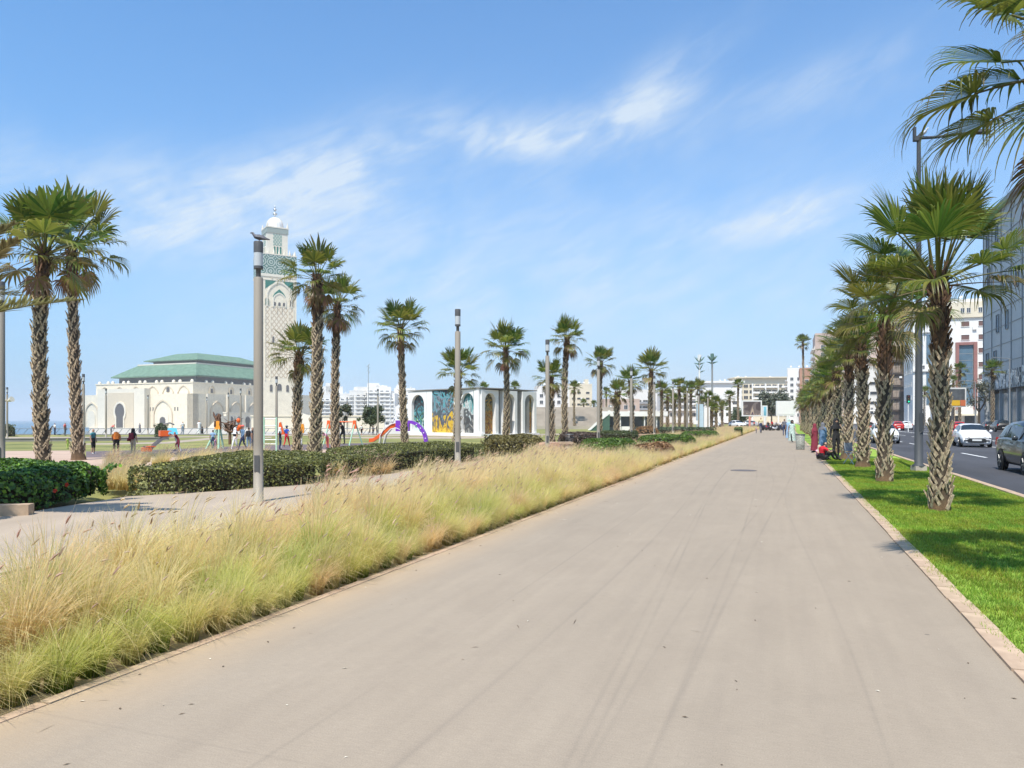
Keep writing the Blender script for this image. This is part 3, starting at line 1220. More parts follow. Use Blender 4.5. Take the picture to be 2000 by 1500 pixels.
CROWN_B = ((79, 90, 1), (72, 78, 2), (60, 70, 4), (48, 56, 4), (30, 40, 4), (18, 26, 3), (4, 12, 3), (-10, 0, 3), (-30, -20, 4), (-50, -40, 4), (-90, -60, 5))
CROWN_C = ((79, 90, 2), (72, 78, 2), (60, 70, 4), (48, 56, 4), (30, 40, 4), (18, 26, 3), (4, 12, 3), (-10, 0, 2), (-30, -20, 1), (-50, -40, 1))
CROWN = ((79, 90, 2), (72, 78, 2), (60, 70, 4), (48, 56, 5), (30, 40, 5), (18, 26, 4), (4, 12, 4), (-10, 0, 3), (-30, -20, 3), (-50, -40, 2), (-90, -60, 1))
CROWN_R = ((79, 90, 2), (72, 78, 3), (60, 70, 5), (48, 56, 5), (30, 40, 5), (18, 26, 4), (4, 12, 4), (-10, 0, 3), (-30, -20, 1))
CROWN_R2 = ((79, 90, 2), (72, 78, 2), (60, 70, 4), (48, 56, 5), (30, 40, 5), (18, 26, 4), (4, 12, 4), (-10, 0, 3), (-30, -20, 2), (-50, -40, 1))


def trunk_mesh(name, h, r0, r1, seed, flare=1.5, bulge=0.0, dark=.22):
    r = random.Random(seed)
    rows, cols = [], []
    n, K = 14, max(14, int(h * 4))
    bx, by = r.uniform(-.02, .02) * h, r.uniform(-.02, .02) * h
    for k in range(K + 1):
        u = k / K
        rad = r0 + (r1 - r0) * u
        rad *= 1 + (flare - 1) * math.exp(-u * h / .22)
        rad *= 1 + bulge * math.exp(-((u - .86) / .12) ** 2)
        cx, cy_ = bx * math.sin(math.pi * u), by * math.sin(math.pi * u)
        row = []
        for j in range(n):
            a = 2 * math.pi * j / n
            q = rad * r.uniform(.93, 1.07)
            row.append((cx + q * math.cos(a), cy_ + q * math.sin(a), u * h))
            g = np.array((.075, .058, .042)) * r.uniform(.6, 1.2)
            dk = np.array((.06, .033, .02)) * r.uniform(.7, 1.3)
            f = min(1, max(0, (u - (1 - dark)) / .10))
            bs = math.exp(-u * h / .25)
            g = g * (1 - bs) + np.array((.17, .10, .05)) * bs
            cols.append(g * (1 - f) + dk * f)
        rows.append(row)
    b = MB()
    b.grid(rows, 0, True, close=True)
    me = b.mesh(name, M_trunk)
    vcol(me, cols)
    return me, (lambda u: (bx * math.sin(math.pi * u), by * math.sin(math.pi * u))), (lambda u: (r0 + (r1 - r0) * u) * (1 + bulge * math.exp(-((u - .86) / .12) ** 2)) * (1 + (flare - 1) * math.exp(-u * h / .22)))


def boot_verts(L, w, th, out):         # one cut leaf base: wide foot, narrow tip standing off the trunk
    return [(-w * .5, -.01, 0), (w * .5, -.01, 0), (w * .34, out * .55, L * .6), (-w * .34, out * .55, L * .6), (w * .22, out, L), (-w * .22, out, L),
            (-w * .5, th, 0), (w * .5, th, 0), (w * .34, out * .55 + th, L * .6), (-w * .34, out * .55 + th, L * .6), (w * .22, out + th * .7, L), (-w * .22, out + th * .7, L)]


BOOT_F = [(0, 1, 2, 3), (3, 2, 4, 5), (7, 6, 9, 8), (8, 9, 11, 10), (1, 7, 8, 2), (2, 8, 10, 4), (6, 0, 3, 9), (9, 3, 5, 11), (5, 4, 10, 11)]
BOOTS = []
for L_, w_, o_ in ((.25, .075, .060), (.30, .065, .075), (.20, .085, .050)):
    q = MB()
    q.v = boot_verts(L_, w_, .022, o_)
    q.f = list(BOOT_F)
    q.m = [0] * 9
    q.sm = [False] * 9
    BOOTS.append(q)
BOOT_ME = [q.mesh('leaf_base', M_boot) for q in BOOTS]
BOOT_MD = [q.mesh('leaf_base', M_bootd) for q in BOOTS]


def boot_frames(h, cen, radf, n, r, z0=.15):
    out = []
    for k in range(n):
        u = (z0 + (h - z0 - .08) * (k + r.random()) / n) / h
        a = k * 2.39996 + r.uniform(-.2, .2)
        c = cen(u)
        rad = radf(u) * .93
        tilt = (1 if k % 2 else -1) * r.uniform(.45, .75)
        M = Matrix.Translation((c[0] + rad * math.cos(a), c[1] + rad * math.sin(a), u * h)) @ Matrix.Rotation(a - math.pi / 2, 4, 'Z') @ Matrix.Rotation(tilt, 4, 'Y') @ Matrix.Scale(r.uniform(.8, 1.25), 4)
        out.append((u, M))
    return out


TRUNKS = {}


def palm(pos, h, label, group, near=False, boots_parts=0, cs=1.0, r0=.22, seed=1, dark=.22, flare=1.45, crown=CROWN, rz=0.0, thick=None, bulge=.10, lean=0.0):
    r = random.Random(seed)
    root = thing('fan_palm', label, 'palm tree', pos, 0, group)
    root.rotation_euler = (lean * .6, -lean, 0)
    key = (near, boots_parts, dark, flare, seed % 3 if not boots_parts else seed)
    base_h = 4.2 if h < 5.6 else 7.6
    hh = h if boots_parts else base_h
    key = key + (hh,)
    if key not in TRUNKS:
        me, cen, radf = trunk_mesh('trunk', hh, .21 if hh < 5 else .27, .165 if hh < 5 else .19, seed, flare, bulge, dark)
        bm_ = None
        if not boots_parts:
            q = MB()
            for u, M in boot_frames(hh, cen, radf, int(hh * 62), r):
                bq = BOOTS[r.randrange(3)]
                i = len(q.v)
                q.v += [tuple(M @ Vector(p)) for p in bq.v]
                q.f += [tuple(i + k for k in f) for f in bq.f]
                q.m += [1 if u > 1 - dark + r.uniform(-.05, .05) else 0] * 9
                q.sm += [False] * 9
            bm_ = q.mesh('leaf_base', [M_boot, M_bootd])
        TRUNKS[key] = (me, cen, radf, bm_)
    me, cen, radf, bm_ = TRUNKS[key]
    sxy = r0 / (.21 if hh < 5 else .27)
    tk = link('trunk', me, root, (0, 0, 0), rz if not boots_parts else 0, (sxy, sxy, h / hh))
    if boots_parts:
        fr_ = boot_frames(hh, cen, radf, boots_parts, r, .02)
        for u, M in fr_:
            k = r.randrange(3)
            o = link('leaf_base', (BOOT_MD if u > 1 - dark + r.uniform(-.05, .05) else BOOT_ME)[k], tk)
            o.matrix_local = M
    else:
        o = link('leaf_base', bm_, tk)
        o['kind'] = 'stuff'
    # crown
    k = 0
    az = r.uniform(0, 6.28)
    for lo, hi, n in crown:
        pool = fronds(near, lo, hi)
        for j in range(n):
            az += 2.39996 + r.uniform(-.25, .25)
            em = (lo + hi) / 2
            o = link('frond', r.choice(pool), root)
            s = cs * r.uniform(.86, 1.12)
            o.rotation_euler = (r.uniform(-.12, .12), r.uniform(-.14, .14), az)
            s *= 1.0 if em > 30 else (.90 if em > 0 else .82)
            o.scale = (s, s, s)
            zoff = -.05 - .30 * (1 - (em + 90) / 180) * (1.2 if h > 3 else 1)
            o.location = (.04 * math.cos(az) * sxy, .04 * math.sin(az) * sxy, h + zoff * cs)
            k += 1
    return root


# right-hand row on the lawn strip between promenade and road
GR = 'fan palms along the lawn strip beside the road'
rowR = [(7.9, 2.75, 4.95, 'fan palm nearest the viewer, its leaves hanging in over the top right corner', 1.12, True, 0),
        (14.85, 2.58, 4.25, 'nearest whole fan palm on the lawn, lattice patterned trunk, lamp post on its left', 1.22, True, 290),
        (21.4, 2.46, 4.5, 'fan palm with red-brown fibrous foot just left of the tall street lamp', 1.2, True, 230),
        (27.6, 2.50, 4.2, 'fan palm behind the grey folding chair, small stones of leaf bases at its foot', .95, True, 0),
        (33.0, 2.40, 4.3, 'fan palm that the person in black leans against', .95, True, 0),
        (39.5, 2.45, 4.0, 'fan palm standing behind the seated person in red', .95, False, 0)]
for i, (s, t, h, lab, cs, near, bp_) in enumerate(rowR):
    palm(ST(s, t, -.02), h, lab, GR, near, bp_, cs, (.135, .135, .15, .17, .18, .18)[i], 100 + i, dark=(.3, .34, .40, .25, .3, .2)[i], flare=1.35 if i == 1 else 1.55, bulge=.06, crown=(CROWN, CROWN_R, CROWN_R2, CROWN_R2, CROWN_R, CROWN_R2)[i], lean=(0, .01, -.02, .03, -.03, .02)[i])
for i, s in enumerate((46, 52.5, 59, 66, 73, 80, 88, 97, 107, 118)):
    names = ('fan palm rising behind the blue seated figure', 'second fan palm behind the blue seated figure', 'fan palm just beyond the perforated litter bin',
             'low crowned fan palm partly covering the blank white billboard')
    palm(ST(s, 2.45 + (i % 3) * .06, -.02), 3.9 - .08 * (i % 3), names[i] if i < 4 else ('fifth fan palm beyond the blue seated figure, crown over the blank billboard edge', 'sixth fan palm of the lawn row beyond the litter bin', 'seventh fan palm of the lawn row beyond the litter bin', 'eighth fan palm of the lawn row beyond the litter bin', 'last but one fan palm at the far end of the lawn row', 'last and smallest fan palm at the far end of the lawn row')[i - 4], GR, False, 0, .95, .17, 120 + i, dark=.3, crown=(CROWN_R2, CROWN_R, CROWN_C)[i % 3], lean=(.02, -.02, .03, -.01)[i % 4])

GL = 'tall fan palms in the park beside the promenade'
PL = [  # px of trunk, base row or distance, top row of trunk, crown scale, trunk radius, label
    (86, 25.0, 488, 1.48, .29, 'tall dark trunked fan palm behind the flowering bush, left one of the pair'),
    (153, 35.0, 476, 1.85, .31, 'tall fan palm with flared foot right of its twin behind the flowering bush'),
    (580, 36.5, 690, 1.12, .25, 'short fan palm standing before the minaret'),
    (614, 33.5, 540, 1.15, .33, 'tall thick fan palm rooted in the clipped hedge beside the minaret'),
    (655, 42.0, 592, 1.30, .30, 'tall fan palm right of the hedge palm, white apartment blocks showing behind it'),
    (791, 50.0, 642, 1.42, .30, 'tall fan palm rising through the purple slide'),
    (890, 40.0, 728, 1.0, .23, 'short fan palm half hidden by a lamp post before the painted wall'),
    (987, 61.0, 680, 1.65, .32, 'fan palm in front of the arched niches of the painted building'),
    (1078, 51.0, 738, .95, .25, 'short fan palm just right of the third lamp post'),
    (1104, 58.0, 660, 1.22, .30, 'tall slim fan palm right of the painted building'),
    (1172, 78.0, 708, 1.30, .32, 'fan palm directly behind the fourth lamp post'),
    (1205, 72.0, 768, 1.0, .33, 'shaggy short fan palm in front of the green pavilion'),
    (1234, 82.0, 745, 1.3, .30, 'fan palm behind the fifth lamp post with its lantern in the crown'),
    (1269, 90.0, 722, 1.75, .38, 'stout tall fan palm with a long skirt, right of the pavilion'),
]
pal = {}
for i, (px, Y, top, cs, r0, lab) in enumerate(PL):
    z0 = PZ if i < 12 else -.05
    p = far(px, Y, z0)
    pal[i] = palm(p, hz(top, Y) - z0 + .1, lab, GL, False, 0, cs, r0 * .74, 200 + i, dark=.24, flare=1.5, rz=i * 1.3, crown=(CROWN, CROWN_B, CROWN, CROWN_B, CROWN_B, CROWN, CROWN_C)[i % 7], lean=(.0, .022, -.02, -.012, -.012, .035, -.03)[i % 7])
ORD = ('first', 'second', 'third', 'fourth', 'fifth', 'sixth', 'seventh', 'eighth', 'ninth', 'tenth', 'eleventh', 'twelfth', 'thirteenth', 'fourteenth', 'fifteenth', 'sixteenth')
FPX = (1292, 1304, 1318, 1326, 1338, 1350, 1364, 1372, 1383, 1390, 1399, 1411, 1425, 1442)
GF = 'fan palms crowded at the far end of the lamp row'
for i, (px, Y, top) in enumerate(((1292, 108, 762), (1304, 118, 775), (1326, 112, 755), (1338, 125, 770), (1350, 118, 760), (1364, 126, 756), (1383, 130, 778), (1399, 135, 788), (1411, 150, 796),
                                  (1425, 155, 775), (1442, 165, 752), (1318, 140, 782), (1372, 145, 788), (1122, 150, 756), (1140, 240, 788), (1184, 200, 765), (1160, 230, 790), (945, 175, 758), (1006, 170, 757), (1390, 128, 800))):
    p = far(px, Y, -.1)
    lab = {10: 'slender far fan palm silhouetted against the cream apartment block', 9: 'far fan palm left of the cream apartment block', 17: 'palm crown peeping over the painted building roof, left one',
           18: 'palm crown peeping over the painted building roof behind the trunk', 13: 'fan palm before the cream slab block right of the painted building'}.get(i, ('%s fan palm from the left in the crowded far clump right of the pavilion' % ORD[sum(1 for q in FPX if q < px)]) if px > 1280 else {1140: 'small palm on the terrace top before the cream slab block', 1184: 'far palm peeping between the fourth lamp and the shaggy palm', 1160: 'small palm on the terrace top left of the fourth lamp'}.get(px, 'small far palm'))
    palm(p, hz(top, Y) + .1, lab, GF, False, 0, 1.15, .22, 300 + i, dark=.2, crown=CROWN if i % 2 else CROWN[:8])
GS = 'fan palms on the far pavement of the avenue'
for i, (px, Y, top, lab) in enumerate(((1875, 150, 722, 'fan palm on the far pavement before the glass strip of the white building'), (1862, 190, 745, 'fan palm on the far pavement behind the lattice trunk palm'),
                                       (1938, 118, 722, 'dark fan palm shading the corner of the grey building'), (1806, 210, 765, 'small fan palm by the green traffic light'),
                                       (1568, 190, 668, 'very tall far palm above the row of lawn palms'))):
    palm(far(px, Y, 0), hz(top, Y), lab, GS, False, 0, 1.3 if i < 4 else 1.6, .26, 340 + i, dark=.2)

# feather palm out at the left, its leaves reach into view
def feather_mesh(name, L, e, bend, seed):
    r = random.Random(seed)
    V, Fq, C = [], [], []
    K = 46
    p = np.array([0., 0., 0.])
    ang = R(e)
    pts = []
    for k in range(K + 1):
        pts.append((p.copy(), ang))
        ang -= R(bend) / K
        p = p + L / K * np.array([math.cos(ang), 0, math.sin(ang)])
    for k in range(K):
        i = len(V)
        w = .022 * (1 - k / K) + .004
        for q, a in (pts[k], pts[k + 1]):
            V += [q + np.array([0, -w, 0]), q + np.array([0, w, 0]), q + np.array([0, 0, -w])]
            C += [(.20, .19, .06)] * 3
        Fq += [(i, i + 1, i + 4, i + 3), (i + 1, i + 2, i + 5, i + 4), (i + 2, i, i + 3, i + 5)]
    for k in range(7, K):
        q, a = pts[k]
        u = k / K
        l = .58 * math.sin(math.pi * min(1, u * .78 + .18)) * r.uniform(.85, 1.1)
        for sg in (-1, 1):
            for rep in range(3):
                tdir = np.array([math.cos(a), 0, math.sin(a)])
                n = np.array([-math.sin(a), 0, math.cos(a)])
                d = tdir * r.uniform(.75, 1.0) + np.array([0, sg, 0]) * r.uniform(.55, .8) + n * r.uniform(.05, .55)
                d /= np.linalg.norm(d)
                s_ = np.cross(d, n)
                s_ /= np.linalg.norm(s_)
                i = len(V)
                g = np.array((.23, .24, .095)) * r.uniform(.6, 1.35)
                st_ = q + tdir * (rep * L / K / 3)
                for f, w in ((0, .007), (.35, .016), (.75, .012), (1, .001)):
                    c_ = st_ + d * l * f + np.array([0, 0, -.10 * l * f * f])
                    V += [c_ - s_ * w, c_ + s_ * w]
                    C += [g * (1 - .2 * f) + np.array((.3, .27, .13)) * .2 * f] * 2
                for j in range(3):
                    Fq.append((i + 2 * j, i + 2 * j + 1, i + 2 * j + 3, i + 2 * j + 2))
    return np_mesh(name, V, Fq, M_frond, C)


dp = thing('feather_palm', 'feather leaved palm at the left edge whose long leaves reach across the tall trunks', 'palm tree', (-9.75, 11.6, 0))
me, cen, radf = trunk_mesh('trunk', 2.7, .30, .27, 5, 1.3, 0, .2)
link('trunk', me, dp)
for i, (azd, e, bend, L) in enumerate(((-2, 23, 20, 3.25), (4, 62, 30, 2.75), (-13, 50, 26, 2.75), (28, 78, 45, 2.7), (-34, 66, 50, 2.6), (-70, 55, 60, 2.4), (-110, 55, 80, 2.6), (-150, 30, 70, 2.5), (170, 55, 80, 2.6), (130, 30, 70, 2.6), (95, 60, 70, 2.6), (60, 60, 60, 2.4), (0, 80, 60, 2.4))):
    o = link('frond', feather_mesh('frond', L, e, bend, 40 + i), dp, (0, 0, 2.74))
    o.rotation_euler = (rng.uniform(-.15, .15), 0, R(azd))

# ------------------------------------------------------------------ fountain grass
M_grass = mat('fountain_grass', (1, 1, 1), .65, .08, 2, attr='Col', trans=.6, randhue=.20, spec=.25)
M_plume = mat('grass_plume', (.58, .43, .29), .8, .2, 6, trans=.4, randhue=.4, c2=(.70, .55, .39))


def tuft_mesh(name, n, hgt, green, seed, w0=.0032, plumes=3, spread=.13, lean=.14, segs=4, dense=0):
    r = np.random.default_rng(seed)
    V = np.zeros((n, (segs + 1) * 2, 3), np.float32)
    C = np.zeros((n, (segs + 1) * 2, 3), np.float32)
    az = r.uniform(0, 2 * np.pi, n)
    rad = spread * np.sqrt(r.uniform(0, 1, n))
    x0, y0 = rad * np.cos(az), rad * np.sin(az)
    out = r.beta(1.25, 1.25, n) * 1.15
    az2 = az + r.normal(0, .45, n)
    L = hgt * r.uniform(.65, 1.2, n)
    face = r.uniform(0, np.pi, n)
    straw0 = np.array((.72, .55, .215))
    straw1 = np.array((.95, .80, .455))
    g0, g1 = np.array((.17, .24, .022)), np.array((.50, .55, .075))
    for j in range(segs + 1):
        u = j / segs
        bend = out * (u ** 1.45)
        th = np.minimum(bend * 1.55, 2.3)
        # integrate roughly: horizontal and vertical reach of an arching blade
        hx = L * (u * np.sin(th * .55))
        hzv = L * (u * np.cos(th * .75))
        px = x0 + hx * np.cos(az2) + lean * L * u ** 2
        py = y0 + hx * np.sin(az2) + lean * .25 * L * u ** 2
        pz = np.maximum(hzv, .01)
        w = w0 * (1 - .8 * u)
        dx, dy = np.cos(face) * w, np.sin(face) * w
        V[:, 2 * j] = np.stack([px - dx, py - dy, pz], 1)
        V[:, 2 * j + 1] = np.stack([px + dx, py + dy, pz], 1)
        gr = np.clip(green + r.normal(0, .18, n) * (j == 0), 0, 1)[:, None] if j == 0 else gr_
        gr_ = gr
        base = g0 * (.9 + u) + (g1 - g0) * u
        st = straw0 + (straw1 - straw0) * u
        ug = np.clip(gr * (1.25 - .75 * u), 0, 1)
        cc = base * ug + st * (1 - ug)
        if j == 0:
            cc = cc * .85
        C[:, 2 * j] = cc
        C[:, 2 * j + 1] = cc
    k = (segs + 1) * 2
    base_i = (np.arange(n) * k)[:, None, None]
    q = np.array([[2 * j, 2 * j + 1, 2 * j + 3, 2 * j + 2] for j in range(segs)])[None]
    Fq = (base_i + q).reshape(-1, 4)
    V = V.reshape(-1, 3)
    C = C.reshape(-1, 3)
    me = np_mesh(name, V, Fq, [M_grass, M_plume], C)
    if plumes:
        bm = bmesh.new()
        bm.from_mesh(me)
        rr = random.Random(seed)
        for p in range(plumes):
            a = rr.uniform(0, 6.28)
            ox = rr.uniform(.05, .30)
            x, y = ox * math.cos(a) + lean * hgt * .8, ox * math.sin(a) * .8
            z = hgt * rr.uniform(.88, 1.12)
            dirv = Vector((rr.uniform(.35, .95), rr.uniform(-.25, .25), rr.uniform(.5, .9))).normalized()
            pl = rr.uniform(.07, .13)
            side = dirv.cross(Vector((0, 1, 0))).normalized()
            up2 = dirv.cross(side)
            prev = None
            for f, w in ((0, .002), (.2, .0085), (.55, .0075), (1, .0015)):
                c = Vector((x, y, z)) + dirv * pl * f + Vector((0, 0, -.03 * f * f))
                ring = [bm.verts.new(c + side * w), bm.verts.new(c + up2 * w), bm.verts.new(c - side * w), bm.verts.new(c - up2 * w)]
                if prev:
                    for q_ in range(4):
                        fc = bm.faces.new((prev[q_], prev[(q_ + 1) % 4], ring[(q_ + 1) % 4], ring[q_]))
                        fc.material_index = 1
                prev = ring
            for q_ in range(14):      # bristles
                f = rr.uniform(.05, .95)
                c = Vector((x, y, z)) + dirv * pl * f
                d2 = (dirv + Vector((rr.uniform(-1, 1), rr.uniform(-1, 1), rr.uniform(-1, 1))) * .6).normalized() * .026
                sw = d2.cross(Vector((.3, .9, .1))).normalized() * .0011
                fc = bm.faces.new((bm.verts.new(c - sw), bm.verts.new(c + sw), bm.verts.new(c + d2)))
                fc.material_index = 1
            s0 = Vector((x * .3, y * .3, z * .5))
            sw = Vector((.0012, 0, 0))
            fc = bm.faces.new((bm.verts.new(s0 - sw), bm.verts.new(s0 + sw), bm.verts.new(Vector((x, y, z)) + sw), bm.verts.new(Vector((x, y, z)) - sw)))
            fc.material_index = 1
        bm.to_mesh(me)
        bm.free()
    return me


NEAR = [tuft_mesh('tuft', 420, .62, .80, 1, .0042, plumes=1), tuft_mesh('tuft', 420, .66, .45, 2, .0042, plumes=1), tuft_mesh('tuft', 400, .68, .06, 3, .0044, plumes=2),
        tuft_mesh('tuft', 400, .72, .0, 4, .0044, plumes=3), tuft_mesh('tuft', 380, .76, .0, 5, .0044, plumes=8, lean=.22)]
FARS = [tuft_mesh('tuft', 150, .62, .85, 11, .007, 0, segs=3), tuft_mesh('tuft', 150, .66, .40, 12, .007, 2, segs=3), tuft_mesh('tuft', 150, .68, .08, 13, .007, 3, segs=3),
        tuft_mesh('tuft', 150, .70, .0, 14, .007, 6, segs=3, lean=.22)]
cN = clump_collection('near_tuft', NEAR)
cF = clump_collection('far_tuft', FARS)


def strip_edge(s):          # far edge of the planting seen from the promenade
    if s < 16:
        return -5.6 - .10 * s
    return -7.2 - min(2.4, (s - 16) * .10)


pts, rots, scl, idx = [], [], [], []
r = random.Random(3)
s = -1.5
while s < 24:
    t = -4.22
    row = 0
    while t > strip_edge(s) + .15:
        tt, ss = t + r.uniform(-.13, .13), s + r.uniform(-.16, .16)
        d = -4.20 - t
        if d < .45:
            k = r.choice((0, 0, 0, 1, 1, 3)) if ss < 15 else r.choice((0, 1, 2, 3))
        elif d < 1.0:
            k = r.choice((0, 0, 1, 2, 3, 3)) if ss < 13 else r.choice((1, 2, 3, 3))
        else:
            k = r.choice((2, 3, 3, 3, 4)) if d < 1.9 else r.choice((3, 4, 4))
        pts.append(ST(ss, min(tt, -4.20), -.02))
        rots.append((r.uniform(-.1, .1), r.uniform(-.1, .1), r.uniform(-.6, .6)))
        scl.append(r.uniform(.66, 1.14) * (.78 if d < .3 else 1.0) * (1.10 if ss < 3 else 1.0))
        idx.append(k)
        t -= .42
    s += .42
s = -1.2
while s < 24:          # drooping skirt of blades over the edging
    pts.append(ST(s, -4.09 + r.uniform(-.04, .03), -.02))
    rots.append((r.uniform(-.1, .1), r.uniform(-.05, .15), r.uniform(-.6, .6)))
    scl.append(r.uniform(.42, .62))
    idx.append(r.choice((0, 1, 1, 2)) if s < 15 else r.choice((1, 2, 2)))
    s += .26
scatter('fountain_grass', pts, rots, scl, idx, cN, 'tall straw coloured fountain grass bed with green tufts edging the promenade', 'grass')

pts, rots, scl, idx = [], [], [], []
GREENS = [(26.6, -6.3, 1.6, 1.1), (45, -6.6, 4.5, 1.8), (35.5, -8.0, 3.2, 1.3), (60, -6.2, 6, 1.5), (32, -5.3, 2.2, 1.0)]
s = 24
while s < 135:
    t = -4.2
    e = strip_edge(s) + (0 if s < 60 else 0)
    step = .40 if s < 50 else .62
    while t > e:
        tt, ss = t + r.uniform(-.15, .15), s + r.uniform(-.18, .18)
        if not any(((ss - a) / c) ** 2 + ((tt - b_) / d_) ** 2 < 1 for a, b_, c, d_ in GREENS):
            pts.append(ST(ss, min(tt, -4.15), -.02))
            rots.append((r.uniform(-.1, .1), r.uniform(-.1, .1), r.uniform(-.6, .6)))
            scl.append(r.uniform(.6, 1.0) * (1.0 if ss < 50 else 1.25) * (.72 if t > -5 or s > 30 else .9))
            idx.append(r.choice((0, 1, 2, 2, 3)) if t > -4.8 else r.choice((1, 2, 2, 3, 3)))
        t -= step
    s += step
# brown clumps in the gap between the bushes and along the plaza
for (px0, px1, py0, py1, n) in ((205, 262, 935, 962, 30), (215, 460, 902, 918, 46), (460, 520, 894, 900, 10), (650, 760, 925, 934, 10)):
    for k in range(n):
        pts.append(at(r.uniform(px0, px1), r.uniform(py0, py1), -.1))
        rots.append((0, 0, r.uniform(-.6, .6)))
        scl.append(r.uniform(.7, 1.05))
        idx.append(3)
scatter('fountain_grass', pts, rots, scl, idx, cF, 'straw and rust coloured grass bed running on to the far end of the promenade', 'grass')

# lawn blades close to the promenade edge
M_blade = mat('lawn_blade', (1, 1, 1), .6, .1, 2, attr='Col', trans=.3, randhue=.42, spec=.3)


def turf_mesh(seed, n=420, size=.42):
    r = np.random.default_rng(seed)
    x, y = r.uniform(-size / 2, size / 2, n), r.uniform(-size / 2, size / 2, n)
    h = r.uniform(.022, .052, n)
    a = r.uniform(0, 6.28, n)
    lx, ly = r.normal(0, .016, n), r.normal(0, .016, n)
    w = .0028
    V = np.zeros((n, 4, 3))
    V[:, 0] = np.stack([x - np.cos(a) * w, y - np.sin(a) * w, np.zeros(n)], 1)
    V[:, 1] = np.stack([x + np.cos(a) * w, y + np.sin(a) * w, np.zeros(n)], 1)
    V[:, 2] = np.stack([x + lx + np.cos(a) * w * .4, y + ly + np.sin(a) * w * .4, h], 1)
    V[:, 3] = np.stack([x + lx - np.cos(a) * w * .4, y + ly - np.sin(a) * w * .4, h], 1)
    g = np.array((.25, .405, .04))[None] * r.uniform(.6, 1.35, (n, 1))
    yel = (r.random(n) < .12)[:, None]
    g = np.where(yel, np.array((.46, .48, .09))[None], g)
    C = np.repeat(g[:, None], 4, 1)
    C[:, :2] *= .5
    Fq = np.arange(n * 4).reshape(n, 4)
    return np_mesh('turf_patch', V.reshape(-1, 3), Fq, M_blade, C.reshape(-1, 3))


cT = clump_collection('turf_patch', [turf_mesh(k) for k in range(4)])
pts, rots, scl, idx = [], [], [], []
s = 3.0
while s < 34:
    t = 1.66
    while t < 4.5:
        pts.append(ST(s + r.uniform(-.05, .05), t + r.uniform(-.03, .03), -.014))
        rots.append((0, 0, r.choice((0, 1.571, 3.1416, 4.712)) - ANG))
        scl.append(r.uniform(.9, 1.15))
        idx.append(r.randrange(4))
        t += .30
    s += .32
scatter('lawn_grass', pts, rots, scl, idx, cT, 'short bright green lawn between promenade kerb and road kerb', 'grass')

# scraps of leaf and grit blown over the promenade
lb = MB()
r2 = random.Random(21)
for k in range(210):
    ss, tt = 1.2 + 40 * r2.random() ** 1.8, r2.uniform(-3.85, 1.3)
    if k % 3 == 0:
        tt = -3.85 + abs(r2.gauss(0, .35))
    a, L_, w_ = r2.uniform(0, 6.28), r2.uniform(.006, .024), r2.uniform(.002, .007)
    if k % 5 == 0:
        L_, w_ = r2.uniform(.03, .10), .0025
    c, d_, e_ = ST(ss, tt, .003), Vector((math.cos(a), math.sin(a), 0)), Vector((-math.sin(a), math.cos(a), 0))
    lb.face([c - d_ * L_, c - e_ * w_ + Vector((0, 0, .004)), c + d_ * L_, c + e_ * w_ + Vector((0, 0, .002))], 0 if r2.random() < .62 else 1)
lo_ = lb.build('litter', [mat('dry_leaf_scrap', (.13, .09, .055), .9, .4, 40), mat('pale_straw_scrap', (.62, .56, .45), .9, .3, 40)])
tag(lo_, 'dry leaf scraps and straw bits scattered over the promenade', 'litter', kind='stuff')

# ------------------------------------------------------------------ hedges and bushes
M_hib = mat('glossy_leaf', (1, 1, 1), .50, .1, 3, attr='Col', trans=.22, spec=.5)
M_core = mat('twig_core', (.030, .026, .014), 1, .3, 8)


def inside(poly, x, y):
    c = False
    j = len(poly) - 1
    for i in range(len(poly)):
        xi, yi = poly[i]
        xj, yj = poly[j]
        if (yi > y) != (yj > y) and x < (xj - xi) * (y - yi) / (yj - yi) + xi:
            c = not c
        j = i
    return c


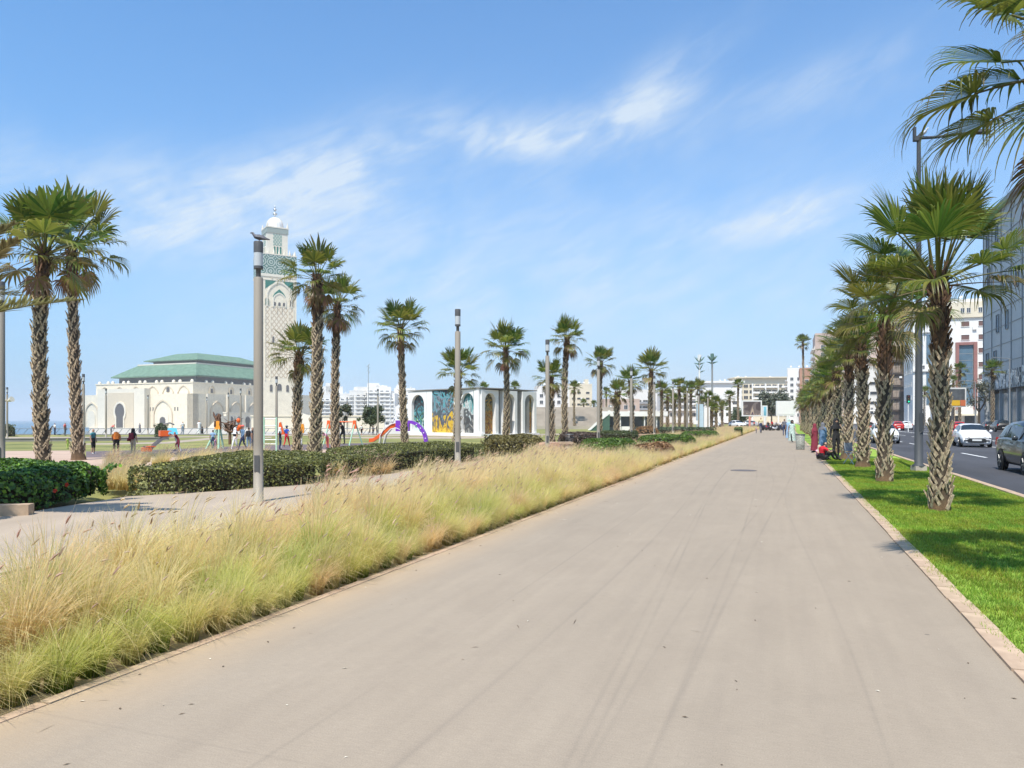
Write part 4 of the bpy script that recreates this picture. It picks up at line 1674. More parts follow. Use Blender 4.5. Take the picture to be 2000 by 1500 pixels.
def foliage(name, poly, h, n, leaf, g0, g1, seed, lumpy=.05, light=.25, round_=.12, mat_=None, squash=1.0):
    """leaves spread through the outer shell of a clipped or bushy volume standing on the outline poly"""
    r = random.Random(seed)
    xs, ys = [p[0] for p in poly], [p[1] for p in poly]
    per = []
    tot = 0
    for a, b_ in zip(poly, poly[1:] + poly[:1]):
        l = math.hypot(b_[0] - a[0], b_[1] - a[1])
        per.append((tot, l, a, b_))
        tot += l
    area = abs(sum(a[0] * b_[1] - b_[0] * a[1] for a, b_ in zip(poly, poly[1:] + poly[:1]))) / 2
    ptop = area / (area + tot * h)
    V, Fq, C = [], [], []
    sgn = 1 if sum(a[0] * b_[1] - b_[0] * a[1] for a, b_ in zip(poly, poly[1:] + poly[:1])) > 0 else -1

    def lump(x, y, z):
        return (math.sin(x * 2.1 + seed) + math.sin(y * 2.7 + seed * 2) + math.sin(z * 6 + x * 3.1)) / 3 * lumpy
    for k in range(n):
        if r.random() < ptop:
            for _ in range(30):
                x, y = r.uniform(min(xs), max(xs)), r.uniform(min(ys), max(ys))
                if inside(poly, x, y):
                    break
            dmin = min(abs((b_[1] - a[1]) * (x - a[0]) - (b_[0] - a[0]) * (y - a[1])) / max(l, 1e-6) for _, l, a, b_ in per)
            z = h + lump(x, y, 0) - max(0, round_ - dmin) ** 2 / max(round_, .01) - abs(r.gauss(0, .035))
            nrm = Vector((r.gauss(0, .55), r.gauss(0, .55), 1))
        else:
            q = r.random() * tot
            for t0, l, a, b_ in per:
                if q <= t0 + l:
                    break
            u = (q - t0) / l
            ox, oy = (b_[1] - a[1]) / l * sgn, -(b_[0] - a[0]) / l * sgn
            z = h * r.random() ** .85
            ins = lump(a[0] + u * l, 0, z) - abs(r.gauss(0, .04)) - max(0, z - (h - round_)) ** 2 / max(round_, .01)
            x, y = a[0] + (b_[0] - a[0]) * u + ox * ins, a[1] + (b_[1] - a[1]) * u + oy * ins
            nrm = Vector((ox + r.gauss(0, .5), oy + r.gauss(0, .5), .35 + r.gauss(0, .5)))
        nrm.normalize()
        tx = nrm.cross(Vector((r.gauss(0, 1), r.gauss(0, 1), r.gauss(0, 1)))).normalized()
        ty = nrm.cross(tx)
        L = leaf * r.uniform(.6, 1.3)
        w = L * .34 * squash
        c = Vector((x, y, z))
        i = len(V)
        V += [c - tx * L * .5, c - ty * w + nrm * L * .06, c + tx * L * .5 - nrm * L * .12, c + ty * w + nrm * L * .06]
        Fq.append((i, i + 1, i + 2, i + 3))
        f = r.random()
        g = [g0[q] + (g1[q] - g0[q]) * f * f for q in range(3)]
        if r.random() < light:
            g = [v * 1.5 for v in g]
        C += [g] * 4
    return np_mesh(name, V, Fq, mat_ or M_hib, C)


def shrub(name, label, cat, poly, h, n, leaf, g0, g1, seed, z=0.0, group=None, **kw):
    c = (sum(p[0] for p in poly) / len(poly), sum(p[1] for p in poly) / len(poly))
    loc = [(p[0] - c[0], p[1] - c[1]) for p in poly]
    root = thing(name, label, cat, (c[0], c[1], z), 0, group)
    link('foliage', foliage('foliage', loc, h, n, leaf, g0, g1, seed, **kw), root)
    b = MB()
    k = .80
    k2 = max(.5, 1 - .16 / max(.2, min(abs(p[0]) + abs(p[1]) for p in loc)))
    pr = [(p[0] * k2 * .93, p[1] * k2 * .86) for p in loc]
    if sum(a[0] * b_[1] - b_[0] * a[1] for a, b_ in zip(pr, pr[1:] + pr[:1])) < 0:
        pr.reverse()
    b.prism(pr, 0, h * .80)  # added solid core, dark like the shaded inside, stops see-through between leaves
    b.build('inner_core', M_core, root)
    return root


def xy(v):
    return (v[0], v[1])


hib_poly = [xy(at(-330, 1040)), xy(at(0, 1003)), xy(at(60, 996)), xy(at(120, 985)), xy(at(165, 974)), xy(at(190, 962)), xy(far(205, 15.6)), xy(far(197, 16.9)), xy(far(150, 17.7)), xy(far(0, 18)), xy(far(-330, 17.5))]
hib = shrub('hibiscus_bush', 'rounded glossy green bush dotted with red flowers at the left edge', 'bush', hib_poly, .64, 24000, .078, (.030, .080, .012), (.19, .34, .035), 5, lumpy=.09, light=.12, round_=.28, squash=1.3)
M_petal = mat('red_petal', (.55, .025, .012), .5, .2, 20, trans=.3, c2=(.65, .06, .02))


def flower_mesh():
    b = MB()
    for k in range(5):
        a = 2 * math.pi * k / 5
        ca, sa = math.cos(a), math.sin(a)
        rows = []
        for rr, w, z in ((.004, .004, 0), (.03, .022, .018), (.055, .028, .022), (.07, .012, .012)):
            rows.append([(rr * ca - w * sa, rr * sa + w * ca, z), (rr * ca, rr * sa, z + .006), (rr * ca + w * sa, rr * sa - w * ca, z)])
        b.grid(rows, 0, True)
    b.tube([(0, 0, 0), (0, 0, .07)], .004, 4)
    return b.mesh('flower', M_petal)


fm = flower_mesh()
for px, py, Y in ((18, 908, 17.3), (122, 925, 16.0), (131, 947, 14.0), (108, 959, 13.5), (55, 991, 12.7)):
    p = far(px, Y, hz(py, Y)) - hib.location
    o = link('flower', fm, hib, p)
    o.rotation_euler = (R(rng.uniform(50, 80)), 0, rng.uniform(-.5, .8))
    o.scale = (.62,) * 3
HG = 'clipped hedges along the side path'
DG0, DG1 = (.060, .070, .018), (.25, .245, .06)
hp = [at(248, 967), at(340, 966), at(450, 957), at(560, 950), at(632, 944), far(640, 23.4), far(560, 25.2), far(470, 24.6), far(380, 20.5), far(300, 17.4), far(252, 16.5)]
shrub('clipped_hedge', 'low clipped dark hedge left of the big lamp post, beside the brown grass', 'hedge', [xy(p) for p in hp], .58, 26000, .062, DG0, DG1, 6, group=HG, round_=.10, lumpy=.04, light=.3)
hp = [at(637, 938), at(700, 931), at(800, 916), at(880, 905), at(946, 897), far(948, 30.5), far(900, 33), far(800, 33), far(700, 29), far(640, 26)]
shrub('clipped_hedge', 'clipped dark hedge in front of the purple slide, ending at the second lamp', 'hedge', [xy(p) for p in hp], .62, 22000, .065, DG0, DG1, 7, group=HG, round_=.10, lumpy=.07, light=.3)
hp = [far(948, 32), far(1040, 33.5), far(1062, 37), far(1060, 43), far(948, 44)]
shrub('olive_shrub', 'loose olive brown shrub before the arched niches', 'shrub', [xy(p) for p in hp], .72, 11000, .10, (.09, .075, .022), (.24, .20, .06), 8, lumpy=.14, round_=.4)
hp = [far(1090, 40), far(1176, 41), far(1178, 50), far(1092, 50)]
shrub('purple_shrub', 'dull reddish shrub right of the stone bench', 'shrub', [xy(p) for p in hp], .78, 7000, .10, (.05, .034, .026), (.15, .10, .07), 9, lumpy=.12, round_=.4)
hp = [far(1172, 46), far(1244, 46), far(1246, 55), far(1172, 55)]
shrub('clipped_hedge', 'dark hedge in front of the green pavilion', 'hedge', [xy(p) for p in hp], .82, 7000, .10, DG0, (.06, .09, .03), 10, group=HG, round_=.15)
hp = [far(1242, 60), far(1285, 60), far(1285, 70), far(1242, 70)]
shrub('rusty_shrub', 'rusty brown shrub behind the small pale bench', 'shrub', [xy(p) for p in hp], .95, 3500, .13, (.16, .085, .035), (.33, .2, .09), 11, lumpy=.15, round_=.4)
hp = [far(1288, 70), far(1345, 70), far(1400, 80), far(1340, 84), far(1288, 84)]
shrub('clipped_hedge', 'low grey green hedge at the foot of the far palm clump', 'hedge', [xy(p) for p in hp], .8, 4000, .15, (.04, .065, .03), (.12, .16, .08), 12, group=HG, round_=.15)


def disc_poly(s, t, a, b_, n=10):
    return [xy(ST(s + a * math.sin(2 * math.pi * k / n), t + b_ * math.cos(2 * math.pi * k / n))) for k in range(n)]


GG0, GG1 = (.045, .09, .012), (.16, .25, .03)
for i, ((s, t, a, b_), lab, rust) in enumerate(zip(GREENS, ('bright green ground cover mound nearest in the far grass bed', 'green ground cover patch under the sixth lamp', 'green ground cover patch by the fourth lamp',
                                                            'farthest green ground cover patch in the grass bed', 'rust coloured dry shrub at the promenade edge'), (0, 0, 0, 0, 1))):
    shrub('ground_cover', lab, 'shrub', disc_poly(s, t, a, b_ * .95), .66 if not rust else .55, 8000 if i == 0 else 7000, .10, (.15, .075, .03) if rust else GG0, (.36, .22, .10) if rust else GG1, 20 + i, group='ground cover mounds in the grass bed', lumpy=.1, round_=.35)
hp = [far(1434, 74), far(1450, 74), far(1450, 78), far(1434, 78)]
shrub('clipped_hedge', 'small square green hedge block by the far promenade edge', 'hedge', [xy(p) for p in hp], .8, 1500, .11, GG0, (.1, .17, .03), 31, group=HG)
hp = [far(2, 84), far(27, 84), far(27, 88), far(2, 88)]
shrub('round_bush', 'round dull green bush at the railing by the left edge', 'bush', [xy(p) for p in hp], 1.35, 1500, .17, (.04, .06, .025), (.13, .15, .07), 32, z=PZ, round_=.6, lumpy=.15)
hp = [far(303, 80), far(327, 80), far(327, 83), far(303, 83)]
shrub('round_bush', 'round dull green bush left of the orange slide top', 'bush', [xy(p) for p in hp], 1.45, 1500, .17, (.04, .06, .025), (.13, .15, .07), 33, z=PZ, round_=.6, lumpy=.15)


def tree(pos, h, w, label, seed, n=3500, g0=(.035, .055, .018), g1=(.11, .14, .045), trunk_h=.35, leaf=.22, lean=(0, 0)):
    r = random.Random(seed)
    root = thing('tree', label, 'tree', pos)
    b = MB()
    top = Vector((lean[0], lean[1], h * .6))
    b.tube([(0, 0, 0), (lean[0] * .3, lean[1] * .3, h * .2), (lean[0] * .8, lean[1] * .8, h * .45), top], [h * .028, h * .022, h * .016, h * .008], 7)
    for k in range(6):
        a = r.uniform(0, 6.28)
        b.tube([(lean[0] * .6, lean[1] * .6, h * .32), top * .8 + Vector((math.cos(a) * w * .2, math.sin(a) * w * .2, 0)), top + Vector((math.cos(a) * w * .36, math.sin(a) * w * .36, r.uniform(-.05, .2) * h))], [h * .012, h * .008, h * .003], 5)
    b.build('trunk', mat('tree_bark', (.09, .07, .05), .9, .3, 6, .5), root)
    V, Fq, C = [], [], []
    cl = [(lean[0] + r.gauss(0, w * .22), lean[1] + r.gauss(0, w * .22), h * r.uniform(trunk_h + .1, .92), r.uniform(.14, .24) * w) for _ in range(16)]
    for k in range(n):
        cx, cy_, cz, cr = r.choice(cl)
        d = Vector((r.gauss(0, 1), r.gauss(0, 1), r.gauss(0, .8))).normalized() * cr * (r.random() ** .4)
        c = Vector((cx, cy_, cz)) + d
        nrm = (d.normalized() + Vector((r.gauss(0, .6), r.gauss(0, .6), r.gauss(0, .6) + .3))).normalized()
        tx = nrm.cross(Vector((r.gauss(0, 1), r.gauss(0, 1), r.gauss(0, 1)))).normalized()
        ty = nrm.cross(tx)
        L = leaf * r.uniform(.6, 1.3)
        i = len(V)
        V += [c - tx * L * .5, c - ty * L * .3, c + tx * L * .5, c + ty * L * .3]
        Fq.append((i, i + 1, i + 2, i + 3))
        f = r.random() ** 1.6
        C += [[g0[q] + (g1[q] - g0[q]) * f for q in range(3)]] * 4
    link('crown', np_mesh('crown', V, Fq, M_hib, C), root)
    return root


tree(far(722, 108, PZ), hz(793, 108) - PZ, 3.6, 'dense round topped tree before the white apartment towers', 1, 2600, lean=(.2, 0), leaf=.34)
tree(far(728, 104, PZ), 2.6, 2.4, 'low bushy tree beneath the round topped tree', 2, 900, leaf=.3)
tree(far(672, 100, PZ), 4.2, 2.2, 'small olive tree beside the orange climbing frame', 3, 1100, g1=(.12, .12, .06), leaf=.3)
tree(far(1507, 215, 0), hz(765, 215), 10, 'grey green street tree between the two billboards', 4, 2600, g0=(.05, .065, .04), g1=(.14, .16, .10), leaf=.7)
tree(far(1440, 200, 0), 4.5, 6, 'low dark shrub tree left of the picture billboard', 5, 900, g0=(.04, .06, .03), g1=(.12, .15, .06), leaf=.6)
tree(far(1912, 132, 0), hz(735, 132), 5.0, 'thin street tree at the corner of the grey building', 6, 1100, g0=(.07, .08, .05), g1=(.2, .2, .13), leaf=.35)
tree(far(1450, 170, 0), 3.4, 5, 'small bush tree by the parked white cars', 7, 700, g0=(.05, .08, .03), g1=(.16, .19, .07), leaf=.5)

# ------------------------------------------------------------------ lamps
M_lamp = mat('lamp_pole_paint', (.30, .265, .215), .6, .08, 3, .05, stretch=(1, 1, .2))
M_lampd = mat('lamp_dark_metal', (.085, .085, .085), .45, .1, 6)
M_tall = mat('street_lamp_paint', (.055, .060, .066), .62, .1, 2, stretch=(1, 1, .2))
M_glass = mat('frosted_glass', (.50, .52, .52), .15, .04, 3, spec=.6)
_b = MB()
_b.lathe([(.13, 0), (.13, .02), (.095, .03), (.092, 1.2), (.088, 4.36), (.080, 4.38)], 16)
LP = _b.mesh('pole', M_lamp)
_b = MB()
_b.box((0, -.089, .75), (.10, .012, .32))
HATCH = _b.mesh('hatch', M_lampd)
_b = MB()
_b.lathe([(.048, 4.37), (.046, 4.54), (.060, 4.545), (.060, 4.56)], 12)
LN = _b.mesh('neck', M_lampd)
_b = MB()
_b.lathe([(.085, 4.56), (.087, 4.60), (.087, 4.86)], 16)
LG = _b.mesh('lantern_glass', M_glass)
_b = MB()
_b.lathe([(.090, 4.86), (.090, 5.06), (.082, 5.08)], 16)
_b.lathe([(.089, 4.545), (.089, 4.60)], 16)
LC = _b.mesh('cap', M_lampd)


def lamp(pos, label, group, sc=1.0, rz=0.0):
    root = thing('lamp_post', label, 'lamp post', pos, rz, group)
    root.scale = (sc, sc, sc)
    for n_, me in (('pole', LP), ('hatch', HATCH), ('neck', LN), ('lantern_glass', LG), ('cap', LC)):
        link(n_, me, root)
    return root


GLP = 'grey lamp posts in a row along the grass bed'
labs = ('nearest big lamp post with a pigeon perched on its cap', 'second lamp post of the row, before a short fan palm', 'third lamp post of the row, beside the stone bench',
        'fourth lamp post of the row, standing against a tall palm trunk', 'fifth lamp post of the row, before the green pavilion', 'sixth lamp post of the row, lit lantern against the stout palm',
        'seventh lamp post of the row', 'eighth lamp post of the row', 'ninth lamp post of the row', 'tenth lamp post of the row')
for k in range(10):
    lamp(ST(11.84 + 9.4 * k, -9.63 + (0 if k < 6 else .15 * (k - 5)), 0), labs[k], GLP)
GLQ = 'slim lamp posts out in the park'
for px, top, lab in ((2, 550, 'lamp post cut by the left edge of the view'), (163, 722, 'lamp post just right of the tall palm pair'), (207, 753, 'lamp post before the left arch of the mosque'),
                     (289, 767, 'lamp post right of the mosque door'), (404, 771, 'lamp post before the shaded mosque wall, left one'), (446, 762, 'lamp post before the shaded mosque wall, middle one'),
                     (470, 753, 'lamp post before the shaded mosque wall, next to the big post'), (540, 727, 'lamp post in front of the minaret foot'), (678, 772, 'lamp post between two palm trunks by the olive tree'),
                     (738, 754, 'lamp post in front of the round topped tree')):
    Y = 3.48 * F / (CY - top)
    z = 0 if px == 2 else PZ
    lamp(far(px, Y, z), lab, GLQ)
cl = lamp(far(14, 72, PZ), 'thin far lamp post carrying two white loudspeakers', GLQ)
_b = MB()
_b.lathe([(.10, 0), (.28, .5)], 10)
me = _b.mesh('loudspeaker', M_marble)
for sg in (-1, 1):
    o = link('loudspeaker', me, cl, (sg * .1, 0, 3.75))
    o.rotation_euler = (R(70), 0, sg * R(75))

tl = thing('street_lamp', 'tall dark street lamp post with one long arm over the road, gull on top', 'street lamp', ST(26.1, 3.96, -.01), -R(3))
_b = MB()
_b.box((0, 0, .09), (.34, .34, .16))
_b.build('footing', M_stone2, tl)
_b = MB()
_b.lathe([(.19, .15), (.19, .19), (.125, .24), (.118, 1.6), (.112, 1.62), (.075, 7.0), (.058, 10.45)], 12)
_b.build('pole', M_tall, tl)
_b = MB()
_b.box((.02, -.122, 1.55), (.13, .012, .55))
h_ = _b.build('hatch', M_tall, tl)
_b = MB()
_b.tube([(.07, -.13, 1.95), (.10, -.15, 1.6), (.08, -.15, 1.3), (-.02, -.13, 1.2)], .012, 5)
_b.build('cable', M_lampd, h_)
_b = MB()
_b.tube([(-.12, 0, 10.42), (.5, 0, 10.44), (1.68, 0, 10.58)], [.05, .045, .04], 6)
_b.build('arm', M_tall, tl)
_b = MB()
_b.box((-.13, 0, 10.55), (.07, .10, .42))
_b.box((-.08, 0, 10.40), (.14, .14, .14))
_b.build('bracket', M_tall, tl)
_b = MB()
_b.box((1.85, 0, 10.59), (.62, .26, .09), taper=.8)
_b.build('lamp_head', M_tall, tl)


def bird(name, label, pos, sc, rz, mats):
    b = MB()
    sp = [(.20, .01), (.14, .025), (.06, .05), (-.02, .06), (-.09, .075), (-.125, .11), (-.15, .145), (-.18, .15), (-.205, .142)]
    b.tube([(x, 0, z + .03) for x, z in sp], [.012, .022, .048, .058, .046, .026, .025, .014, .003], 10)
    for f in range(len(b.m)):
        b.m[f] = 0
    for sg in (-1, 1):       # folded wing
        b.grid([[(-.08, sg * .045, .13), (.02, sg * .062, .12), (.12, sg * .04, .07), (.21, sg * .012, .04)],
                [(-.07, sg * .056, .09), (.02, sg * .072, .075), (.10, sg * .046, .05), (.2, sg * .01, .035)]], 1, True)
        b.tube([(-.01, sg * .022, .04), (-.01, sg * .022, 0)], .005, 4, 2)
        b.box((-.02, sg * .022, .003), (.03, .02, .006), 2)
    o = b.build(name, mats, None, pos, rz)
    o.scale = (sc, sc, sc)
    return tag(o, label, 'bird')


M_pig = mat('pigeon_grey', (.10, .10, .12), .6, .3, 20)
M_pigw = mat('pigeon_wing', (.16, .16, .18), .6, .4, 25)
M_leg = mat('bird_leg', (.35, .12, .06), .6)
M_gullw = mat('gull_white', (.75, .75, .75), .6)
p = ST(11.84, -9.63, 5.08)
bird('pigeon', 'dark pigeon sitting on the cap of the nearest lamp post', p + Vector((.03, 0, 0)), .95, 0, [M_pig, M_pigw, M_leg])
q = ST(26.1, 3.96, 0)
bird('gull', 'white and grey gull on the arm of the tall street lamp', (q.x + .12, q.y, 10.47), 1.05, 2.0, [M_gullw, M_pigw, M_leg])

# ------------------------------------------------------------------ people
SKIN = [mat('skin_%d' % i, c, .6, .06, 12) for i, c in enumerate(((.42, .25, .17), (.34, .19, .12)))]
HAIR = mat('dark_hair', (.02, .015, .012), .6, .2, 30)
SHOE = mat('dark_shoe', (.03, .03, .03), .6)
SHOEW = mat('pale_shoe', (.6, .58, .55), .6)
CLOTH = {}


def cloth(name, c):
    if name not in CLOTH:
        CLOTH[name] = mat(name + '_cloth', c, .85, .14, 9, .15)
    return CLOTH[name]


for n_, c in (('orange', (.72, .22, .04)), ('black', (.018, .018, .02)), ('teal', (.06, .22, .25)), ('maroon', (.20, .025, .045)), ('khaki', (.50, .42, .31)), ('white', (.75, .74, .72)),
              ('denim', (.13, .22, .34)), ('navy', (.03, .045, .10)), ('blue', (.03, .08, .42)), ('red', (.58, .015, .03)), ('pink', (.62, .33, .42)), ('grey', (.16, .16, .18)), ('lightblue', (.28, .42, .58)),
              ('mint', (.42, .56, .48)), ('yellow', (.66, .58, .34)), ('coral', (.70, .14, .12)), ('lime', (.50, .62, .12))):
    cloth(n_, c)

POSES = {}


def pose(kind):
    J = dict(pel=(0, 0, .93), wai=(0, 0, 1.08), che=(0, .0, 1.28), nek=(0, 0, 1.46), hd=(0, -.015, 1.57), top=(0, 0, 1.68),
             shL=(-.17, 0, 1.40), elL=(-.235, .03, 1.12), wrL=(-.24, -.05, .88), haL=(-.235, -.08, .78),
             hiL=(-.095, 0, .88), knL=(-.10, -.02, .49), anL=(-.10, .03, .09), toL=(-.11, -.14, .035))
    for k in list(J):
        if k.endswith('L'):
            J[k[:-1] + 'R'] = (-J[k][0],) + J[k][1:]
    if kind == 'walk':
        J.update(knL=(-.10, -.14, .51), anL=(-.10, -.26, .11), toL=(-.10, -.43, .07), knR=(.10, .05, .49), anR=(.10, .27, .16), toR=(.10, .17, .035),
                 elL=(-.22, .12, 1.14), wrL=(-.22, .16, .90), haL=(-.21, .14, .80), elR=(.22, -.03, 1.13), wrR=(.21, -.20, .95), haR=(.2, -.27, .88))
    if kind == 'bend':
        J.update(wai=(0, -.07, 1.05), che=(0, -.22, 1.20), nek=(0, -.36, 1.30), hd=(0, -.45, 1.36), top=(0, -.50, 1.44), shL=(-.17, -.30, 1.27), shR=(.17, -.30, 1.27),
                 elL=(-.22, -.34, 1.0), elR=(.22, -.34, 1.0), wrL=(-.16, -.50, .88), wrR=(.16, -.50, .88), haL=(-.12, -.57, .83), haR=(.12, -.57, .83))
    if kind == 'climb':
        J.update(wai=(0, -.05, 1.08), che=(0, -.16, 1.25), nek=(0, -.26, 1.42), hd=(0, -.29, 1.53), top=(0, -.29, 1.64), shL=(-.17, -.22, 1.37), shR=(.17, -.22, 1.37),
                 elL=(-.2, -.42, 1.36), elR=(.2, -.42, 1.28), wrL=(-.18, -.62, 1.5), wrR=(.18, -.60, 1.3), haL=(-.17, -.68, 1.56), haR=(.17, -.67, 1.34),
                 knL=(-.1, -.22, .62), anL=(-.1, -.16, .25), toL=(-.1, -.32, .2))
    if kind == 'lean':       # upright, one hand to the face, weight on one leg
        J.update(elR=(.24, -.12, 1.16), wrR=(.12, -.24, 1.36), haR=(.07, -.20, 1.46), knL=(-.12, -.10, .50), anL=(-.15, -.05, .09), toL=(-.18, -.2, .035))
    if kind == 'sit':        # on the ground, knees drawn up
        J.update(pel=(0, 0, .13), wai=(0, .03, .28), che=(0, .0, .47), nek=(0, -.09, .64), hd=(0, -.14, .74), top=(0, -.16, .85), shL=(-.18, -.04, .58), shR=(.18, -.04, .58),
                 elL=(-.25, -.18, .40), elR=(.25, -.18, .40), wrL=(-.14, -.38, .45), wrR=(.14, -.38, .45), haL=(-.06, -.44, .45), haR=(.06, -.44, .45),
                 hiL=(-.10, -.05, .13), hiR=(.10, -.05, .13), knL=(-.13, -.42, .50), knR=(.13, -.42, .50), anL=(-.12, -.62, .10), anR=(.12, -.62, .10), toL=(-.12, -.79, .05), toR=(.12, -.79, .05))
    return J


RAD = dict(pel=.135, wai=.125, che=.145, nek=.055, hd=.092, top=.07, sh=.075, el=.047, wr=.033, ha=.038, hi=.10, kn=.062, an=.045, to=.035)
BONES = [('pel', 'wai', 't'), ('wai', 'che', 's'), ('che', 'nek', 's'), ('nek', 'hd', 'k'), ('hd', 'top', 'h')]
for q_ in 'LR':
    BONES += [('che', 'sh' + q_, 's'), ('sh' + q_, 'el' + q_, 's'), ('el' + q_, 'wr' + q_, 'f'), ('wr' + q_, 'ha' + q_, 'k'), ('pel', 'hi' + q_, 't'), ('hi' + q_, 'kn' + q_, 't'), ('kn' + q_, 'an' + q_, 'l'), ('an' + q_, 'to' + q_, 'b')]


def person_mesh(kind, short=False, bare=False):
    key = (kind, short, bare)
    if key in POSES:
        return POSES[key]
    J = pose(kind)
    names = list(J)
    me = bpy.data.meshes.new('skeleton')
    me.from_pydata([J[n] for n in names], [(names.index(a), names.index(b_)) for a, b_, _ in BONES], [])
    o = bpy.data.objects.new('skeleton', me)
    col.objects.link(o)
    md = o.modifiers.new('skin', 'SKIN')
    md.use_smooth_shade = True
    for i, n in enumerate(names):
        v = RAD.get(n, RAD.get(n[:-1], .05))
        flat = .74 if n in ('pel', 'wai', 'che') else 1.0
        me.skin_vertices[0].data[i].radius = (v, v * flat)
        me.skin_vertices[0].data[i].use_root = n == 'pel'
    ss = o.modifiers.new('sub', 'SUBSURF')
    ss.levels = 1
    ss.render_levels = 1
    dg = bpy.context.evaluated_depsgraph_get()
    ev = o.evaluated_get(dg)
    m2 = bpy.data.meshes.new_from_object(ev)
    bpy.data.objects.remove(o)
    m2.name = 'body'
    m2.materials.clear()
    for q in (SKIN[0], cloth('white', None), cloth('black', None), SHOE, HAIR):
        m2.materials.append(q)
    cen = np.zeros(len(m2.polygons) * 3, np.float32)
    m2.polygons.foreach_get('center', cen)
    cen = cen.reshape(-1, 3)
    best = np.full(len(cen), 1e9)
    reg = np.zeros(len(cen), int)
    code = dict(t=2, s=1, k=0, h=0, f=0 if short else 1, l=0 if bare else 2, b=3)
    for a, b_, c in BONES:
        A, B = np.array(J[a]), np.array(J[b_])
        u = np.clip(((cen - A) @ (B - A)) / ((B - A) @ (B - A)), 0, 1)
        d = np.linalg.norm(cen - (A + u[:, None] * (B - A)), axis=1) - (RAD.get(a, RAD.get(a[:-1], .05)) * .8)
        k = d < best
        best[k] = d[k]
        cc = np.full(len(cen), code[c])
        if c == 's' and a.startswith('sh') and short:
            cc[u > .6] = 0
        reg[k] = cc[k]
    hd = np.array(J['hd'])
    near_h = np.linalg.norm(cen - (hd + np.array([0, 0, .04])), axis=1) < .17
    hairm = near_h & ((cen[:, 2] > hd[2] + .075) | (cen[:, 1] > hd[1] + .035)) & (cen[:, 2] > hd[2] - .06)
    reg[hairm] = 4
    reg[near_h & ~hairm & (cen[:, 2] > hd[2] - .12)] = 0
    m2.polygons.foreach_set('material_index', reg.astype(np.int32))
    m2.update()
    POSES[key] = (m2, J)
    return POSES[key]


def person(pos, h, label, kind='stand', top='white', legs='black', rz=0.0, short=True, bare=False, scarf=None, robe=None, bag=None, pack=None, shoe=None, group=None, skin=0, hat=None):
    me, J = person_mesh(kind, short, bare)
    root = thing('person', label, 'person', pos, rz, group)
    k = h / 1.70
    root.scale = (k, k, k)
    o = link('body', me, root)
    for i, q in ((0, SKIN[skin]), (1, CLOTH[top]), (2, CLOTH[legs]), (3, shoe or SHOE)):
        o.material_slots[i].link = 'OBJECT'
        o.material_slots[i].material = q
    hd, ne, pe, ch = Vector(J['hd']), Vector(J['nek']), Vector(J['pel']), Vector(J['che'])
    if scarf:
        b = MB()
        ax = (ne - ch)
        rows = []
        for rr, z, y in ((.205, -.30, .03), (.19, -.22, .03), (.12, -.10, .02), (.115, .0, .015), (.118, .07, .02), (.085, .135, .02), (.03, .165, .02)):
            rows.append([(hd.x + rr * math.cos(a) * (1.0 if rr < .15 else 1.05), hd.y + y + rr * (.95 if rr < .15 else .72) * math.sin(a) + (.032 if (math.sin(a) < -.55 and -.05 < z < .1) else 0), hd.z + z) for a in [2 * math.pi * j / 14 for j in range(14)]])
        b.grid(rows, 0, True, close=True)
        b.build('headscarf', CLOTH[scarf], root)
    if robe:
        b = MB()
        rows = []
        for rr, z in ((.275, .13), (.245, .45), (.215, .85), (.185, 1.05), (.20, 1.28), (.165, 1.42), (.07, 1.48)):
            rows.append([(rr * math.cos(a) * (1 + .05 * math.sin(5 * a + z * 3) * (z < .9)), rr * .78 * math.sin(a) * (1 + .06 * math.cos(4 * a) * (z < .9)), z) for a in [2 * math.pi * j / 18 for j in range(18)]])
        b.grid(rows, 0, True, close=True)
        b.build('robe', robe if not isinstance(robe, str) else CLOTH[robe], root)
    if bag:
        b = MB()
        b.box((.22, .10, 1.0), (.10, .26, .20), taper=.85)
        b.tube([(.20, .1, 1.08), (.08, .11, 1.3), (-.12, .05, 1.43)], .012, 4)
        b.build('shoulder_bag', CLOTH[bag], root)
    if pack:
        b = MB()
        b.box((0, .19, 1.22), (.30, .16, .42), taper=.8)
        b.box((0, .28, 1.13), (.22, .06, .20), taper=.85)
        b.build('backpack', CLOTH[pack], root)
    if hat:
        b = MB()
        b.lathe([(.115, .07), (.112, .12), (.07, .165), (.01, .175)], 12, (hd.x, hd.y + .01, hd.z))
        b.box((hd.x, hd.y - .12, hd.z + .085), (.15, .12, .012))
        b.build('cap', CLOTH[hat], root)
    return root


PR = R(20)
robe_m = mat('patterned_mint_cloth', (.20, .34, .28), .85, .1, 14, c2=(.66, .72, .66), detail=2)


def pp_(px, base, ptop, label, kind='stand', z=0.0, **kw):
    P = at(px, base, z)
    hh = (base - ptop) / F * P.y
    if kind in ('bend', 'climb'):
        hh *= 1.12
    if kind == 'sit':
        hh *= 1.70 / .92
    if 'rz' in kw:
        kw['rz'] = kw['rz'] - math.atan2(P.x, P.y)
    return person(P, hh, label, kind, **kw)


